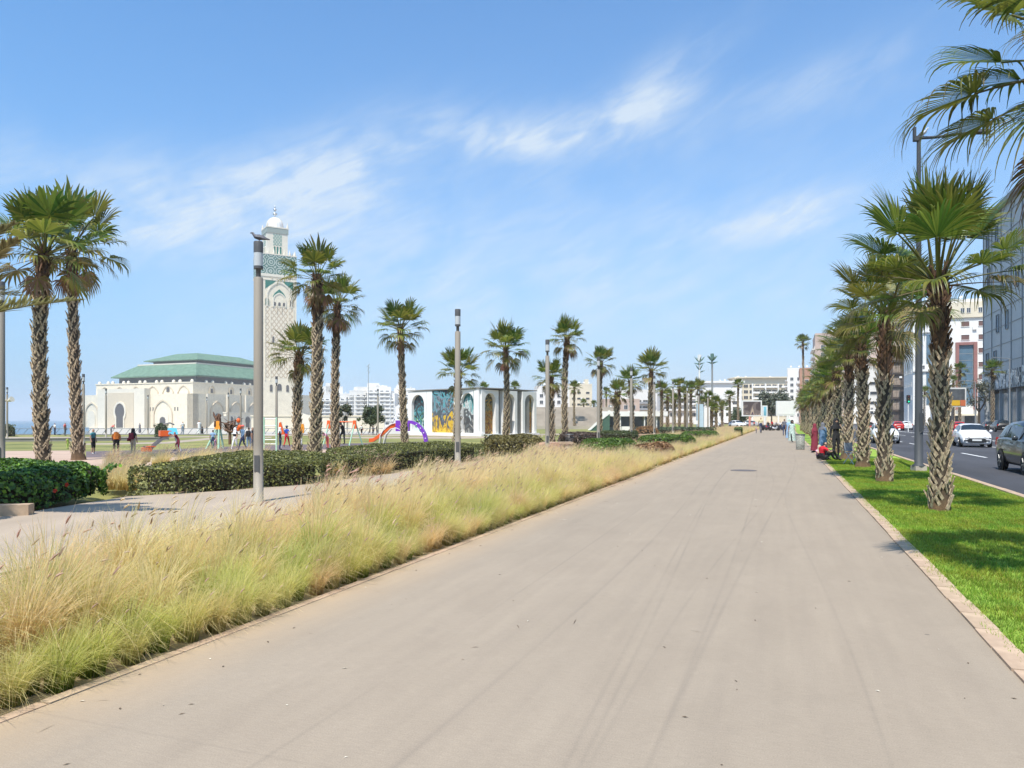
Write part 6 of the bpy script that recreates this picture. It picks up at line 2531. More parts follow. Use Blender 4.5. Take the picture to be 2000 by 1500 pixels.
def car(pos, rz, paint, label, kind='hatch', group=None, plate=True, roof_sign=None):
    ST_ = HATCHB if kind == 'hatch' else SUVB
    root = thing('car', label, 'car', pos, rz, group)
    rows = []
    for st in ST_:
        h_ = section(st)
        rows.append([(x, st[0], z) for x, z in h_] + [(-x, st[0], z) for x, z in h_[-2::-1]])
    b = MB()
    b.grid(rows, 0, True, close=True)
    b.face(list(reversed(rows[0])))
    b.face(rows[-1])
    body = b.build('body', PAINT[paint], root)

    def lerp(a, c, t):
        return tuple(a[i] + (c[i] - a[i]) * t for i in range(3))
    g0, g1 = 4, 5               # windscreen stations
    A, B = rows[g0], rows[g1]
    b = MB()
    off = Vector((0, -.012, .016))
    w = [lerp(A[5], B[5], .08), lerp(A[5], B[5], .92), lerp(A[6], B[6], .95), B[7], lerp(B[8], A[8], .05), lerp(A[9], B[9], .92), lerp(A[9], B[9], .08), lerp(A[8], B[8], .05), lerp(A[7], B[7], .06), lerp(A[6], B[6], .05)]
    b.face([Vector(p) + off for p in reversed(w)])
    b.build('windscreen', M_cglass, root)
    A, B = rows[8], rows[9]
    b = MB()
    off = Vector((0, .014, .014))
    w = [lerp(A[5], B[5], .12), lerp(A[5], B[5], .9), lerp(A[7], B[7], .92), lerp(A[9], B[9], .9), lerp(A[9], B[9], .12), lerp(A[7], B[7], .1)]
    b.face([Vector(p) + off for p in w])
    b.build('rear_window', M_cglass, root)
    for sg, (lo, hi) in ((1, (4, 5)), (-1, (10, 9))):
        for (i0, f0, i1, f1) in ((4, .55, 6, .55), (6, .70, 7, .95), (8, .05, 8, .65)):
            b = MB()
            pts = []
            ks = list(range(i0, i1 + 1))

            def pt(i, f, v):
                a_, c_ = rows[i], rows[min(i + 1, len(rows) - 1)]
                lo_ = lerp(a_[lo], c_[lo], f)
                hi_ = lerp(a_[hi], c_[hi], f)
                return Vector(lerp(lo_, hi_, v)) + Vector((sg * .014, 0, .004))
            st_ = [(i0, f0)] + [(i, 0) for i in ks[1:]] + ([(i1, f1)] if f1 > 0 else [])
            low = [pt(i, f, .08) for i, f in st_]
            hig = [pt(i, f, .90) for i, f in st_]
            poly = low + hig[::-1]
            b.face(poly if sg > 0 else poly[::-1])
            b.build('side_window', M_cglass, root)
        hw = ST_[5][2]
        b = MB()
        b.lathe([(.01, -.09), (.06, -.08), (.075, 0), (.05, .07), (.01, .08)], 8)
        o = b.build('wing_mirror', PAINT[paint], root, (sg * (hw + .10), ST_[4][0] + .12, ST_[4][3] + .08))
        o.scale = (1.2, .7, .9)
        b = MB()
        b.box((sg * hw * 1.0, ST_[6][0] - .25, ST_[6][3] - .12), (.02, .16, .03))
        b.build('door_handle', M_black, root)
        # lamps
        f = ST_[1]
        b = MB()
        b.grid([[(sg * f[2] * .52, f[0] - .055, f[3] - .02), (sg * f[2] * .50, f[0] + .03, f[3] + .05)], [(sg * f[2] * .82, f[0] + .01, f[3] - .0), (sg * f[2] * .80, f[0] + .16, f[3] + .10)], [(sg * f[2] * 1.03, f[0] + .22, f[3] + .06), (sg * f[2] * 1.01, f[0] + .36, f[3] + .13)]], 0, True)
        b.grid([[(sg * f[2] * .50, f[0] + .03, f[3] + .05), (sg * f[2] * .52, f[0] - .055, f[3] - .02)], [(sg * f[2] * .80, f[0] + .16, f[3] + .10), (sg * f[2] * .82, f[0] + .01, f[3] - .0)], [(sg * f[2] * 1.01, f[0] + .36, f[3] + .13), (sg * f[2] * 1.03, f[0] + .22, f[3] + .06)]], 0, True)
        b.build('headlight', M_lens, root)
        g = ST_[-2]
        b = MB()
        b.box((sg * g[2] * .90, g[0] - .03, g[3] - .02), (.20, .12, .26), taper=.8)
        b.build('tail_light', M_red, root)
        b = MB()
        b.box((sg * f[2] * .72, f[0] - .01, f[1] + .20), (.26, .10, .09))
        b.build('fog_light', M_black, root)
    f = ST_[0]
    b = MB()
    b.plate([(-.34, f[3] - .26), (-.54, f[3] - .12), (-.42, f[3] - .01), (.42, f[3] - .01), (.54, f[3] - .12), (.34, f[3] - .26)], f[0] - .03, f[0] + .1)
    b.build('grille', M_black, root)
    b = MB()
    b.box((0, f[0] - .0, f[1] + .05), (1.0, .08, .06))
    b.build('lower_grille', M_black, root)
    for yy in (f[0] - .03, ST_[-1][0] + .005):
        b = MB()
        b.box((0, yy, f[1] + .16 if yy < 0 else .62), (.50, .02, .10))
        b.build('number_plate', M_plate, root)
    R_ = .30 if kind == 'hatch' else .35
    for yy in ((-1.28, 1.22) if kind == 'hatch' else (-1.38, 1.32)):
        for sg in (-1, 1):
            hw = ST_[5][2]
            arch_ = MB()
            n = 12
            arch_.face([(sg * (hw + .006), yy + (R_ + .05) * math.cos(2 * math.pi * k / n), R_ + (R_ + .05) * math.sin(2 * math.pi * k / n)) for k in range(n)][::sg])
            arch_.build('wheel_arch', M_black, root)
            b = MB()
            b.lathe([(R_ * .62, -.10), (R_ * .95, -.10), (R_, -.06), (R_, .06), (R_ * .95, .10), (R_ * .62, .10)], 18)
            wv = b.build('wheel', M_tyre, root, (sg * (hw - .075), yy, R_))
            wv.rotation_euler = (0, R(90), 0)
            b = MB()
            b.lathe([(R_ * .60, .085 * 1), (R_ * .62, .095), (R_ * .2, .10), (.01, .10)], 14)
            b.lathe([(R_ * .60, -.085), (R_ * .62, -.095), (R_ * .2, -.10), (.01, -.10)], 14)
            for k in range(5):
                a = 2 * math.pi * k / 5
                b.box((R_ * .36 * math.cos(a), R_ * .36 * math.sin(a), .10), (R_ * .45, .05, .03), 0, a)
                b.box((R_ * .36 * math.cos(a), R_ * .36 * math.sin(a), -.10), (R_ * .45, .05, .03), 0, a)
            b.build('rim', M_rim, wv)
    if roof_sign:
        b = MB()
        b.box((0, .1, ST_[6][5] + .10), (1.05, .9, .10))
        b.build('roof_rack', roof_sign, root)
    return root


ZR = -.12
ON, OFF = -ANG, math.pi - ANG          # facing the viewer / driving away
car(at(1897, 872, ZR), ON - R(3), 'white', 'white hatchback driving towards the viewer in the second lane', group='cars on the avenue')
car(ST(61.5, 7.0, ZR), ON, 'white', 'white hatchback half hidden by a palm trunk, in the lane next to the lawn', group='cars on the avenue')
car(ST(28.3, 7.9, ZR), ON, 'dark', 'dark grey sport utility car cut by the right edge of the view', 'suv', group='cars on the avenue')
car(far(1694, 80, ZR), ON, 'red', 'small red car with a white roof load seen between palm trunks', group='cars on the avenue', roof_sign=M_plate)
car(far(1752, 122, ZR), OFF, 'red', 'red car driving away on the far side left of the tall lamp post', group='cars on the avenue')
car(far(1769, 128, ZR), OFF, 'white', 'white hatchback seen from behind left of the tall lamp post', group='cars on the avenue')
car(far(1870, 104, ZR), OFF, 'red', 'red car behind the roof of the oncoming white hatchback', group='cars on the avenue')
car(far(1953, 106, ZR), OFF, 'black', 'black car seen from behind in front of the grey building', 'suv', group='cars on the avenue')
car(far(1930, 118, ZR), OFF, 'dark', 'dark car parked by the foot of the grey building corner', group='cars on the avenue')
car(far(2004, 74, ZR), OFF, 'white', 'white car at the right edge behind the dark sport utility car', group='cars on the avenue')
for i, (px, Y, pt_, rz, lab) in enumerate(((1385, 150, 'white', 1.2, 'white parked car left of the far billboard, nearest the palm clump'), (1440, 150, 'white', .3, 'white parked car just left of the far billboard'),
                                           (1470, 165, 'silver', 1.4, 'silver car under the picture billboard'), (1396, 165, 'silver', 1.3, 'silver parked car behind the white one by the palm clump'))):
    car(far(px, Y, 0), rz, pt_, lab, group='cars parked at the far end')


def scooter(pos, rz, paint, label):
    root = thing('scooter', label, 'scooter', pos, rz, 'scooters at the far end')
    for y in (-.62, .62):
        b = MB()
        b.lathe([(.15, -.05), (.25, -.05), (.26, 0), (.25, .05), (.15, .05)], 12)
        o = b.build('wheel', M_tyre, root, (0, y, .26))
        o.rotation_euler = (0, R(90), 0)
    b = MB()
    b.tube([(0, -.62, .3), (0, -.48, .75), (0, -.42, 1.05)], .05, 6)
    b.tube([(-.32, -.40, 1.06), (.32, -.40, 1.06)], .025, 5)
    b.build('steering', M_black, root)
    b = MB()
    b.tube([(0, -.5, .6), (0, -.35, .35), (0, .05, .32), (0, .35, .55), (0, .8, .62)], [.13, .15, .14, .20, .10], 8)
    b.build('body', PAINT[paint], root)
    b = MB()
    b.box((0, .35, .80), (.26, .7, .10), taper=.85)
    b.build('saddle', M_black, root)
    return root


for i, (px, Y, pt_, lab) in enumerate(((1497, 110, 'black', 'black scooter left in the row at the far end'), (1504, 112, 'red', 'red scooter in the row at the far end'), (1512, 110, 'silver', 'silver scooter in the row at the far end'),
                                       (1520, 113, 'black', 'black scooter fourth in the row at the far end'), (1527, 111, 'dark', 'dark scooter right in the row at the far end'))):
    scooter(far(px, Y, 0), .6 + .2 * i, pt_, lab)

# ------------------------------------------------------------------ billboards, signals
def picture_mat(name, stops, scale):
    return mural(name, stops, scale, 1.2)


def billboard(px0, px1, py0, py1, Y, label, face, posts, frame=M_wsteel, post_m=None):
    x0, x1 = far(px0, Y).x, far(px1, Y).x
    z0, z1 = hz(py1, Y), hz(py0, Y)
    root = thing('billboard', label, 'billboard', ((x0 + x1) / 2, Y, 0))
    w, hh = x1 - x0, z1 - z0
    b = MB()
    b.box((0, .1, (z0 + z1) / 2), (w, .3, hh))
    b.build('frame', frame, root)
    b = MB()
    b.box((0, -.06, (z0 + z1) / 2), (w - .5, .04, hh - .5))
    b.build('poster', face, root)
    for dx in posts:
        b = MB()
        b.tube([(dx * w, .12, 0), (dx * w, .12, z0)], .22, 8)
        b.build('post', post_m or frame, root)
    return root


billboard(1449, 1488, 782, 813, 150, 'far billboard with a dark pink and brown picture in a white frame', picture_mat('poster_picture', ((0, (.08, .06, .06)), (.3, (.16, .13, .12)), (.42, (.42, .33, .25)), (.5, (.09, .06, .08)), (.58, (.5, .45, .48)), (.64, (.06, .04, .05)), (.7, (.3, .05, .12))), .45), (-.1,), post_m=mat('salmon_post', (.6, .25, .2), .6))
billboard(1489, 1499, 792, 814, 158, 'narrow light blue sign board right of the picture billboard', mat('blue_poster', (.20, .48, .60), .6, .4, .5), (0,))
billboard(1516, 1553, 783, 812, 140, 'blank white billboard above the far end of the promenade', M_wall, (.1,))
bb = billboard(1850, 1887, 757, 795, 130, 'billboard with dark, yellow and orange fields behind the lattice trunk palm', mat('dark_poster', (.10, .11, .12), .5, .5, .6), (-.2,), post_m=M_lampd)
hh_ = (795 - 757) / F * 130
b = MB()
b.box((-.35, -.10, hz(787, 130)), (1.75, .03, hh_ * .28))
b.build('yellow_field', mat('yellow_poster', (.75, .45, .03), .6, .05), bb)
b = MB()
b.box((1.05, -.10, hz(787, 130)), (.9, .03, hh_ * .30))
b.build('orange_field', mat('orange_poster', (.62, .17, .07), .6, .05), bb)
tot = thing('totem_sign', 'white and pale blue sign column beside the far parked cars', 'sign', far(1380, 112, 0))
b = MB()
b.box((0, 0, 1.75), (.85, .5, 3.5))
b.build('board', M_wall, tot)
b = MB()
b.box((-.95, .3, 2.0), (.95, .5, 4.0))
b.build('blue_board', mat('pale_blue_board', (.42, .55, .62), .6), tot)
ws = thing('notice_board', 'small white notice board on two posts in the far grass', 'sign', far(1359, 88, 0))
b = MB()
b.box((0, 0, 1.3), (.55, .05, .45))
b.build('board', M_wall, ws)
for x in (-.2, .2):
    b = MB()
    b.tube([(x, .05, 0), (x, .05, 1.1)], .03, 5)
    b.build('post', M_stone2, ws)
tf = thing('traffic_light', 'traffic light showing green left of the tall street lamp', 'traffic light', ST(70, 24.8, 0) * 1)
tf.location = far(1774, 100, 0)
b = MB()
b.tube([(0, 0, 0), (0, 0, 4.0)], .07, 7)
b.build('pole', M_wsteel, tf)
b = MB()
b.box((0, 0, 4.4), (.36, .28, 1.1))
b.build('signal_head', M_black, tf)
for k, c in enumerate(((.02, .45, .22), (.12, .08, .01), (.12, .01, .01))):
    m_ = mat('signal_lens_%d' % k, c, .3)
    if k == 0:
        bs_ = m_.node_tree.nodes['Principled BSDF']
        bs_.inputs['Emission Color'].default_value = (.02, .9, .45, 1)
        bs_.inputs['Emission Strength'].default_value = 1.0
    b = MB()
    b.lathe([(.01, .03), (.10, .02), (.11, 0)], 10, caps=False)
    o = b.build('lens', m_, tf, (0, -.15, 4.07 + .33 * k))
    o.rotation_euler = (R(90), 0, 0)
# phone masts dressed as palms
M_mast = mat('mast_green', (.07, .16, .12), .7, .15, 2)
M_mastp = mat('mast_grey', (.24, .25, .25), .7, .1, 1)
for px, Y, top, lab, pm_ in ((1366, 330, 692, 'thin phone mast dressed as a palm, left one', M_wsteel), (1391, 330, 690, 'thick green phone mast dressed as a palm, right one', M_mastp)):
    root = thing('phone_mast', lab, 'phone mast', far(px, Y, 0), 0, 'phone masts dressed as palms')
    zt = hz(top, Y)
    b = MB()
    b.tube([(0, 0, 0), (0, 0, zt - 2)], [.55, .35], 8)
    b.build('pole', pm_, root)
    b = MB()
    for k in range(3):
        a = 2.1 * k + .3
        b.box((.55 * math.cos(a), .55 * math.sin(a), zt - 1.6), (.4, .4, 3.0), 0, a)
    b.build('antenna', M_mast if px > 1380 else M_wsteel, root)
    for k in range(14):
        a = k * 2.4
        lo = k % 2
        b = MB()
        z0 = zt - 3.6 - 1.2 * lo - (3.5 if (px < 1380 and k > 9) else 0)
        b.tube([(0, 0, z0), (1.2 * math.cos(a), 1.2 * math.sin(a), z0 + .7 + .5 * (1 - lo)), (2.5 * math.cos(a), 2.5 * math.sin(a), z0 + 1.0 + 1.6 * (1 - lo))], [.18, .28, .04], 5)
        b.build('leaf', M_mast, root)

# ------------------------------------------------------------------ town
M_win = mat('window_glass', (.055, .065, .08), .12, .25, 1.2, spec=.7)
M_winb = mat('blue_glass', (.10, .17, .23), .10, .2, .4, spec=.8)
M_shut = mat('brown_shutter', (.15, .085, .075), .7, .1, 2, stretch=(1, 1, 8))
M_cream = mat('cream_render', (.68, .61, .47), .85, .06, .15)
M_bwhite = mat('white_facade', (.74, .73, .70), .8, .05, .12)
M_brown = mat('dark_brown_facade', (.085, .065, .055), .7, .12, .4)
M_terra = mat('terracotta_facade', (.42, .24, .17), .85, .1, .2)
M_gpanel = mat('grey_panel', (.37, .395, .41), .45, .06, .3)
M_gpanel2 = mat('grey_panel_dark', (.20, .215, .23), .45, .08, .3)
M_slab = mat('balcony_white', (.76, .75, .72), .8, .04, .2)
M_bal = mat('balcony_shade_glass', (.30, .31, .32), .3, .1, .5)


def wmesh(w, h, glass=M_win, frame=M_bwhite, depth=.10, mull=True):
    b = MB()
    b.box((0, .02, h / 2), (w, .06, h), 0)
    t = min(.12, w * .08)
    for x in (-w / 2 - t / 2, w / 2 + t / 2):
        b.box((x, 0, h / 2), (t, depth * 2, h + 2 * t), 1)
    b.box((0, 0, -t / 2), (w, depth * 2.4, t), 1)
    b.box((0, 0, h + t / 2), (w, depth * 2, t), 1)
    if mull:
        b.box((0, -.02, h / 2), (.07, .05, h), 1)
    return b.mesh('window', [glass, frame])


def building(label, px, Y, w, d, top_py, wall, rz=-ANG, group='buildings of the town', base=0.0, name='apartment_building'):
    """front-left corner at pixel column px, Y metres away; local x right along the front, y away"""
    o = thing(name, label, 'building', far(px, Y, base), rz, group)
    hh = hz(top_py, Y) - base
    b = MB()
    b.box((w / 2, d / 2, hh / 2), (w, d, hh))
    b.build('wall', wall, o)
    b = MB()
    for (cx, cy_, sx, sy) in ((w / 2, .1, w, .24), (w / 2, d - .1, w, .24), (.1, d / 2, .24, d), (w - .1, d / 2, .24, d)):
        b.box((cx, cy_, hh + .45), (sx + .06, sy + .06, .9))
    b.build('parapet', wall, o)
    return o, hh


def windows(o, me, xs, zs, face='front', off=0.0):
    for z in zs:
        for x in xs:
            if face == 'front':
                link('window', me, o, (x, -.02 + off, z))
            else:                       # left side, looking along -x
                link('window', me, o, (-.02 + off, x, z), -R(90))


def fr_(a, b_, n):
    return [a + (b_ - a) * (k + .5) / n for k in range(n)]


def balconies(o, x0, x1, zs, dep=1.3, face='front', m=M_slab, rail=M_slab, rh=.95, seg=1):
    for z in zs:
        for k in range(seg):
            a, c = x0 + (x1 - x0) * k / seg + (.3 if seg > 1 else 0), x0 + (x1 - x0) * (k + 1) / seg - (.3 if seg > 1 else 0)
            b = MB()
            if face == 'front':
                b.box(((a + c) / 2, -dep / 2, z), (c - a, dep, .22))
                b.box(((a + c) / 2, -dep + .05, z + .11 + rh / 2), (c - a, .12, rh))
            else:
                b.box((-dep / 2, (a + c) / 2, z), (dep, c - a, .22))
                b.box((-dep + .05, (a + c) / 2, z + .11 + rh / 2), (.12, c - a, rh))
            b.build('balcony', rail, o)


# big grey building on the right, seen along its avenue side
GY = 138.0
gc = far(1921, GY, 0)
gl = 96.0
grey = thing('office_building', 'huge grey panelled building with lacy pale band above dark shop fronts at the right edge', 'building', gc, -ANG, 'buildings of the town')
GH = hz(443, GY)
z1 = hz(765, GY)
z2 = hz(733, GY)
b = MB()
b.box((20, -gl / 2, (GH + z1) / 2), (40, gl, GH - z1))
b.build('wall', M_gpanel, grey)
b = MB()
b.box((20.6, -gl / 2, z1 / 2), (39, gl - .8, z1))
b.build('shop_front', M_gpanel2, grey)
b = MB()
b.box((20, -gl / 2 , GH + .4), (41.6, gl + 1.2, .8))
b.build('roof_edge', M_gpanel2, grey)
filig = lattice_mat('lacy_flower_panel', (.16, .17, .18), (.62, .60, .54), 2.6, .34)
fl_m = MB()
for k in range(24):
    fl_m.lathe([(.02, 0), (.30, .03), (.32, .06), (.02, .08)], 7)
for k in range(12):
    y0 = -gl + (k + .04) * gl / 12
    b = MB()
    b.box((-.12, y0 + gl / 24 * .98, (z1 + z2) / 2), (.2, gl / 12 * .92, z2 - z1))
    pnl = b.build('lacy_panel', filig, grey)
    b = MB()
    for j in range(16):
        a_ = rng.uniform(.1, .9) * gl / 12
        zz_ = rng.uniform(z1 + .4, z2 - .3)
        for q in range(5):
            an = q * 1.2566
            b.box((-.27, y0 + a_ + .34 * math.cos(an), zz_ + .34 * math.sin(an)), (.06, .34, .34), 0, 0)
    b.build('flower', M_slab, pnl)['kind'] = 'stuff'
for k in range(17):                       # panel joints
    y0 = -gl + k * gl / 16
    b = MB()
    b.box((-.05, y0, (GH + z2) / 2), (.12, .12, GH - z2))
    b.build('joint_fin', M_gpanel2, grey)
for k in range(9):
    b = MB()
    b.box((-.05, -gl / 2, z2 + (k + .5) * (GH - z2) / 9), (.10, gl, .10))
    b.build('ledge', M_gpanel2, grey)
wn = wmesh(1.3, 3.0, M_winb, M_gpanel2, .14, False)
rr = random.Random(9)
for k in range(16):
    for j in range(9):
        if (k * 3 + j * 5) % 7 in (0, 3):
            link('window', wn, grey, (-.04, -gl + (k + .5) * gl / 16 + rr.uniform(-1, 1), z2 + (j + .25) * (GH - z2) / 9), -R(90))
sh = MB()
sh.box((0, 0, z1 * .47), (4.4, .1, z1 * .86), 0)
sh.box((-2.35, -.1, z1 * .5), (.3, .5, z1 * .98), 1)
sm = sh.mesh('shop_window', [mat('pale_shop_glass', (.24, .27, .27), .15, .3, .3, spec=.7), M_gpanel])
for k in range(19):
    link('shop_window', sm, grey, (.52, -gl + (k + .5) * gl / 19, 0), -R(90))
b = MB()
b.box((-.2, -2.6, z1 / 2), (1.5, 4.8, z1))
b.build('corner_pier', M_gpanel, grey)

# white building facing the viewer
o, hh = building('white building with brown shuttered windows and a red framed blue glass strip', 1846, 205, 24, 22, 592, M_bwhite)
fz_ = lambda py: hz(py, 205)
sw_ = 205 / F
wx = lambda px: (px - 1846) * sw_ * 1.03
b = MB()
b.box((12, -.25, (fz_(622) + fz_(592)) / 2), (24.2, .5, fz_(592) - fz_(622)))
b.build('upper_storey', M_cream, o)
w1 = wmesh(6 * sw_, 9 * sw_, M_win, M_bwhite)
for px in (1874, 1884, 1903, 1913):
    link('window', w1, o, (wx(px), -.5, fz_(613)))
w2 = wmesh(13.5 * sw_, 9.5 * sw_, M_shut, M_bwhite, .12, False)
w3 = wmesh(11 * sw_, 9.5 * sw_, M_shut, M_bwhite, .12, False)
for py in (639, 665):
    link('window', w2, o, (wx(1879), -.03, fz_(py)))
for py in (639, 665, 691, 718, 742, 766, 790):
    link('window', w3, o, (wx(1906), -.03, fz_(py)))
for px, w_, z0, z1_ in ((1865.5, 5.5, 800, 670), (1895, 6, 800, 670)):
    b = MB()
    b.box((wx(px), -.4, (fz_(z0) + fz_(z1_)) / 2), (w_ * sw_, .8, fz_(z1_) - fz_(z0)))
    b.build('red_frame', M_terra if False else mat('red_brown_frame', (.28, .13, .115), .6, .1, .5), o)
b = MB()
b.box((wx(1880.2), -.4, fz_(672.6)), (24 * sw_, .81, 5.4 * sw_))
b.build('red_frame', MATS['red_brown_frame'], o)
b = MB()
b.box((wx(1880.2), -.12, (fz_(790) + fz_(675.5)) / 2), (23.4 * sw_, .2, fz_(675.5) - fz_(790)))
gs = b.build('glass_strip', M_winb, o)
for k in range(8):
    b = MB()
    b.box((wx(1880.2), -.24, fz_(783 - k * 13)), (23.4 * sw_, .05, .12))
    b.build('mullion', M_mastp, gs)
b = MB()
b.box((12, -1.6, 3.0), (24, 3.2, .5))
b.build('canopy', M_cream, o)
for k in range(6):
    b = MB()
    b.box((2 + k * 4, -.1, 1.7), (2.6, .2, 2.6))
    b.build('shop_window', M_win, o)

# white and grey block left of it
o, hh = building('white and grey block with tall blue window strips behind the lamp post', 1783, 250, 11, 20, 596, M_bwhite)
z = lambda py: hz(py, 250)
for a_, c_ in ((1788, 1800), (1806, 1818)):
    k_ = 250 / F
    b = MB()
    b.box(((a_ + c_ - 2 * 1783) / 2 * k_, -.1, (z(710) + z(655)) / 2), ((c_ - a_) * k_, .2, z(655) - z(710)))
    b.build('window_strip', M_winb, o)
    b = MB()
    b.box(((a_ + c_ - 2 * 1783) / 2 * k_, -.1, (z(790) + z(728)) / 2), ((c_ - a_) * k_, .2, z(728) - z(790)))
    b.build('window_strip', M_winb, o)
w4 = wmesh(1.0, 1.3, M_win, M_bwhite)
windows(o, w4, (3, 7), [z(p) for p in (630, 645, 722)], 'front')
windows(o, w4, fr_(1, 19, 5), [z(p) for p in (620, 650, 676, 702, 728, 754, 780)], 'left')
b = MB()
b.box((5.5, -.3, z(648.5)), (11.2, .6, .7))
b.box((5.5, -.3, z(724)), (11.2, .6, .7))
b.build('band', M_slab, o)

# dark brown block with window bays
o, hh = building('tall dark brown block with pale bronze window bays', 1733, 285, 12, 26, 603, M_brown)
z = lambda py: hz(py, 285)
wb = wmesh(2.6, 3.1, mat('bronze_glass', (.30, .24, .19), .25, .35, .8), M_brown, .3, True)
nrow = 8
zs = [z(800) + k * (z(608) - z(800)) / nrow for k in range(nrow)]
windows(o, wb, (3.2, 7.0), zs, 'front')
windows(o, wb, fr_(1, 25, 5), zs, 'left')
for k in range(nrow):
    b = MB()
    b.box((6, -.35, zs[k] - .5), (12, .7, .35))
    b.build('ledge', M_brown, o)
b = MB()
b.box((10.6, -.3, (z(603) + z(800)) / 2), (1.6, .6, z(603) - z(800)))
b.build('grey_fin', M_gpanel, o)
b = MB()
b.box((6, 10, hh + 3), (7, 9, 6))
b.build('roof_house', M_gpanel2, o)

# further blocks along the avenue
o, hh = building('white block with slit windows seen between palm trunks', 1665, 320, 14, 24, 720, M_bwhite)
w5 = wmesh(3.2, 1.3, M_win, M_bwhite, .1, False)
windows(o, w5, (3, 8.5), [4 + 4.2 * k for k in range(int((hh - 5) / 4.2))])
o, hh = building('pinkish block with stacked balconies behind the lawn palms', 1592, 340, 30, 30, 655, mat('pink_facade', (.52, .40, .34), .85, .08, .2))
w6 = wmesh(1.6, 1.7, M_win, M_bwhite)
zs = [3.5 + 3.4 * k for k in range(int((hh - 4) / 3.4))]
windows(o, w6, fr_(1, 29, 6), zs)
windows(o, w6, fr_(1, 29, 6), zs, 'left')
balconies(o, 2, 28, zs, 1.2, 'left', seg=3)
o, hh = building('terracotta and white block with balconies left of the lawn palms', 1562, 380, 26, 30, 722, M_terra)
zs = [3.5 + 3.4 * k for k in range(int((hh - 4) / 3.4))]
windows(o, w6, fr_(1, 25, 5), zs)
windows(o, w6, fr_(1, 29, 6), zs, 'left')
balconies(o, 1, 29, zs[1:], 1.3, 'left', seg=2)
o, hh = building('white stepped block above the blank billboard', 1538, 420, 12, 40, 722, M_bwhite)
zs = [3.5 + 3.4 * k for k in range(int((hh - 4) / 3.4))]
windows(o, w6, fr_(.5, 11.5, 3), zs)
windows(o, w6, fr_(1, 39, 8), zs, 'left')
balconies(o, 2, 38, zs[2:], 1.3, 'left', seg=3)
o, hh = building('long cream apartment block with deep balconies at the end of the promenade', 1437, 470, 34, 20, 741, M_cream, rz=-R(4))
zs = [4 + 3.6 * k for k in range(int((hh - 5) / 3.6))]
w7 = wmesh(2.6, 2.0, M_win, M_cream)
windows(o, w7, fr_(1, 33, 9), zs)
balconies(o, 10, 26, zs[1:], 1.8, 'front', seg=1)
balconies(o, 28, 33, zs[1:], 1.8, 'front', seg=1)
b = MB()
b.box((17, 9, hh + 1.2), (36.5, 22, .7))
b.build('roof_slab', M_cream, o)
for x in (10, 18, 26, 33):
    b = MB()
    b.box((x, -1.8, hh * .45), (.8, .5, hh * .9))
    b.build('column', M_bwhite, o)
o, hh = building('low white block with long flat roofs behind the phone masts', 1372, 460, 24, 20, 748, M_bwhite, rz=-R(4))
zs = [4 + 3.6 * k for k in range(int((hh - 5) / 3.6))]
windows(o, w7, fr_(1, 22, 5), zs[:3])
b = MB()
b.box((12, 10, hh + .6), (27, 23, 1.2))
b.build('roof_slab', M_bwhite, o)
o, hh = building('white block with shaded balconies behind the palm clump', 1290, 430, 22, 20, 762, M_bwhite, rz=-R(2))
zs = [3.5 + 3.4 * k for k in range(int((hh - 4) / 3.4))]
windows(o, w7, fr_(1, 21, 5), zs)
balconies(o, 2, 20, zs[1:], 1.5, 'front')
o, hh = building('white block with blue-grey balconies left of the palm clump', 1212, 400, 20, 18, 764, M_bwhite, rz=R(3))
zs = [3.5 + 3.4 * k for k in range(int((hh - 4) / 3.4))]
windows(o, w7, fr_(1, 19, 5), zs)
balconies(o, 9, 19, zs[1:], 1.5, 'front', rail=M_bal)
o, hh = building('pinkish low house behind the shaggy palm', 1180, 330, 16, 14, 783, MATS['pink_facade'], rz=R(3), name='house')
windows(o, w6, fr_(1, 15, 4), [3.2, 6.4])
o, hh = building('cream slab block with small windows right of the painted building', 1112, 420, 13, 16, 753, M_cream, rz=R(3))
zs = [3.2 + 3.3 * k for k in range(int((hh - 3) / 3.3))]
w8 = wmesh(2.0, 1.1, M_win, M_cream, .08, False)
windows(o, w8, (2.5, 5.5, 10.5), zs)
b = MB()
b.box((10.5, 6, hh + 1.6), (2.2, 4, 4.4))
b.build('roof_house', M_cream, o)
o, hh = building('white block behind the right end of the painted building', 1048, 380, 17, 16, 757, M_bwhite, rz=R(3))
zs = [3.2 + 3.3 * k for k in range(int((hh - 3) / 3.3))]
windows(o, w6, fr_(1, 16, 5), zs)
# towers far along the shore
def tower(label, px, Y, w, d, top, rz, steps):
    o, hh = building(label, px, Y, w, d, top, M_bwhite, rz=rz, base=-4.9, group='apartment towers behind the mosque')
    nf = int(hh / 3.35)
    zs = [2.5 + 3.35 * k for k in range(nf)]
    ww = wmesh(2.6, 1.9, M_win, M_bwhite, .1, False)
    windows(o, ww, fr_(1, w - 1, max(3, int(w / 4.4))), zs[:-1])
    windows(o, ww, fr_(1, d - 1, 3), zs[:-1], 'left')
    balconies(o, .5, w - .5, zs[1:-1], 1.5, 'front', seg=2)
    balconies(o, 1, d - 1, zs[1:-1], 1.2, 'left')
    for (x0, x1, up_) in steps:
        b = MB()
        b.box(((x0 + x1) / 2 * w, d / 2, hh + up_ / 2), ((x1 - x0) * w, d * .7, up_))
        b.build('roof_house', M_bwhite, o)
    return o


